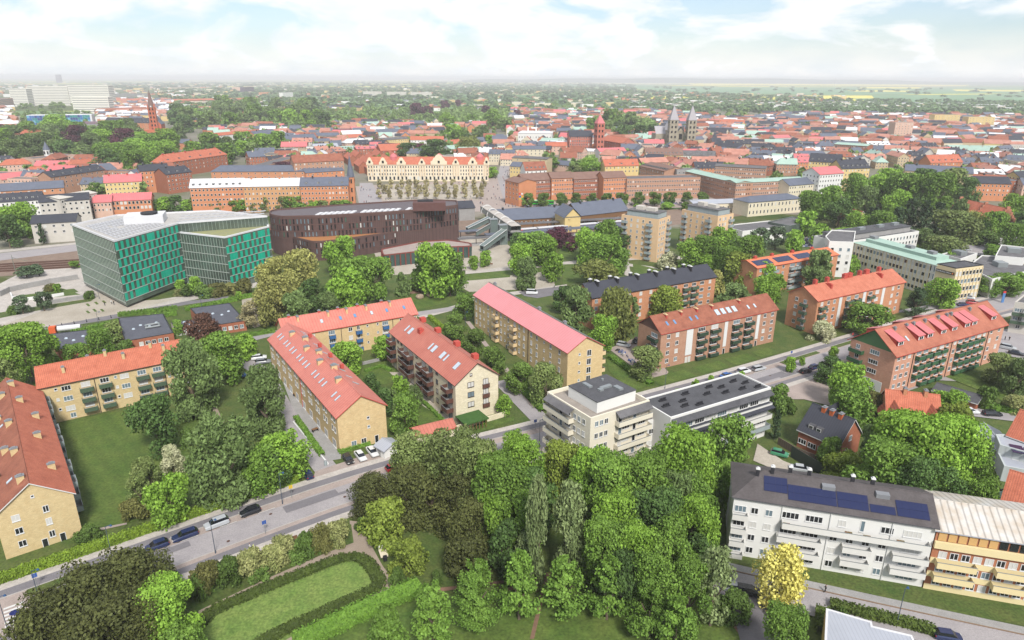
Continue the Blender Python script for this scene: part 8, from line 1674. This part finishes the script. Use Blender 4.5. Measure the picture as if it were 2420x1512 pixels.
def boulder(x, y, r, label):
    q = P(x, y); bm = bmesh.new(); bmesh.ops.create_icosphere(bm, subdivisions=3, radius=r); gg = random.Random(int(x))
    for v in bm.verts: v.co *= 1 + .12 * math.sin(v.co.x * 3 / r + x) * math.cos(v.co.y * 2.3 / r) + gg.uniform(-.02, .02); v.co.z *= .7
    me = bpy.data.meshes.new('boulder'); bm.to_mesh(me); bm.free(); me.materials.append(M('granite', A(190, 170, 148), A(150, 132, 114), ns=1, amt=.5)); tag(put(me, 'boulder', None, (q.x, q.y, r * .5)), label, 'boulder')
boulder(992, 705, 1.6, 'smaller brown boulder on the park lawn'); boulder(1018, 700, 1.9, 'larger rounded boulder on the park lawn'); boulder(2010, 916, .6, 'small stone on the red brick forecourt by the dormered block')
t = thing('stone_statue', 'pale standing stone between the trees of the park', 'monument', (*P(975, 678), 0)); m = MB(); m.tube((0, 0, 0), (0, 0, 4), .9, .6, 7); m.tube((0, 0, 4), (.2, 0, 6), .6, .3, 7); m.build('stone', [M('pale_monument', A(206, 196, 186))], t)
def bench(x, y, rz, label):
    q = P(x, y); t = thing('park_bench', label, 'bench', (q.x, q.y, .15), rz); MB().box(-.9, -.25, .42, .9, .2, .48).build('seat', [wood], t); MB().box(-.9, .2, .5, .9, .26, .95).build('backrest', [wood], t)
    for sx_ in (-.7, .7): MB().box(sx_ - .04, -.2, 0, sx_ + .04, .2, .42).build('leg', [blackm], t)
bench(693, 1280, .6, 'dark bench on the near pavement above the flowering border'); bench(1180, 650, -.3, 'x') if False else bench(1160, 627, -.1, 'pale long bench on the forecourt of the maroon block')
def outdoor(x, y, label):
    q = P(x, y); t = thing('garden_table', label, 'table', (q.x, q.y, .15), .8); MB().box(-.8, -.45, .68, .8, .45, .74).build('tabletop', [wood], t)
    for sx_ in (-.7, .7): MB().box(sx_ - .05, -.4, 0, sx_ + .05, .4, .68).build('leg', [blackm], t)
for x, y, lb in ((745, 1020, 'dark garden table in the paved gardens of the terrace block, nearest'), (700, 935, 'garden table in the paved gardens of the terrace block, farther'), (1048, 975, 'pale garden table on the terrace of the new block'), (1612, 905, 'x')): 
    if lb != 'x': outdoor(x, y, lb)
for i, x in enumerate((118, 147, 176, 205, 234, 263, 292, 330)):
    q = P(x, 776 - (x - 118) * .165); t = thing('bollard', 'low grey bollard on the plaza edge, %s from left' % ordw(i + 1), 'bollard', (q.x, q.y, .15), 0, 'bollards along the plaza edge'); MB().tube((0, 0, 0), (0, 0, 1.1), .14, .12, 7).build('post', [blackm], t); MB().tube((0, 0, 1.1), (0, 0, 1.25), .18, .1, 7).build('cap', [steel], t)
for i, (px_, of_, c_, lb) in enumerate(((628, 13.9, (60, 100, 180), 'blue square road sign by the near kerb left of the park entrance'), (690, 4.9, (236, 200, 60), 'small yellow road sign at the red paving'), (1265, 4.9, (60, 100, 180), 'blue road sign left of the cream tower'), (1868, 4.9, (60, 100, 180), 'blue road sign by the planted strip of the main road'), (2012, 4.9, (190, 60, 60), 'red road sign by the dormered block'), (90, 4.9, (60, 100, 180), 'blue crossing sign beside the zebra stripes'))):
    q, a = at_street(px_, of_); t = thing('road_sign', lb, 'road sign', (q.x, q.y, .2), a); MB().tube((0, 0, 0), (0, 0, 3.), .05, n=6).build('pole', [steel], t); MB().box(-.4, -.04, 2.3, .4, 0, 3.1).build('sign_plate', [M('plate_%d' % c_[0], A(*c_))], t)
# garage bin, post signs
for x, y, lb in ((770, 1100, 'white bin at the corner of the terrace block'), (913, 1340 - 20, 'x')):
    if lb != 'x': q = P(x, y); t = thing('waste_bin', lb, 'bin', (q.x, q.y, .15)); MB().tube((0, 0, 0), (0, 0, 1.0), .35, .4, 8).build('container', [glpan], t); MB().tube((0, 0, 1.0), (0, 0, 1.1), .42, .3, 8).build('lid', [steel], t)
q = P(2230 + 40, 690); t = thing('flag_sign', 'tall blue and red sign pylon by the street at the right', 'sign', (*P(2395 - 27, 716), 0)); MB().box(-.5, -.1, 0, .5, .1, 4.2).build('pillar', [M('pylon_blue', A(90, 140, 200))], t); MB().box(-.52, -.12, 4.2, .52, .12, 5).build('top_panel', [M('pylon_red', A(220, 70, 70))], t)
# ---------------------------------------------------------------- haze: one closed box round everything, sky outside
hz = bpy.data.materials.new('haze'); hz.use_nodes = True; t_ = hz.node_tree; t_.nodes.clear(); o_ = t_.nodes.new('ShaderNodeOutputMaterial'); v_ = t_.nodes.new('ShaderNodeVolumePrincipled'); v_.inputs['Color'].default_value = (1, 1, 1, 1); v_.inputs['Density'].default_value = .00012; v_.inputs['Anisotropy'].default_value = 0; t_.links.new(v_.outputs[0], o_.inputs['Volume'])
m = MB(); m.box(-35500, -3500, -2.5, 35500, 35500, 118); tag(m.build('haze', [hz]), kind='stuff')
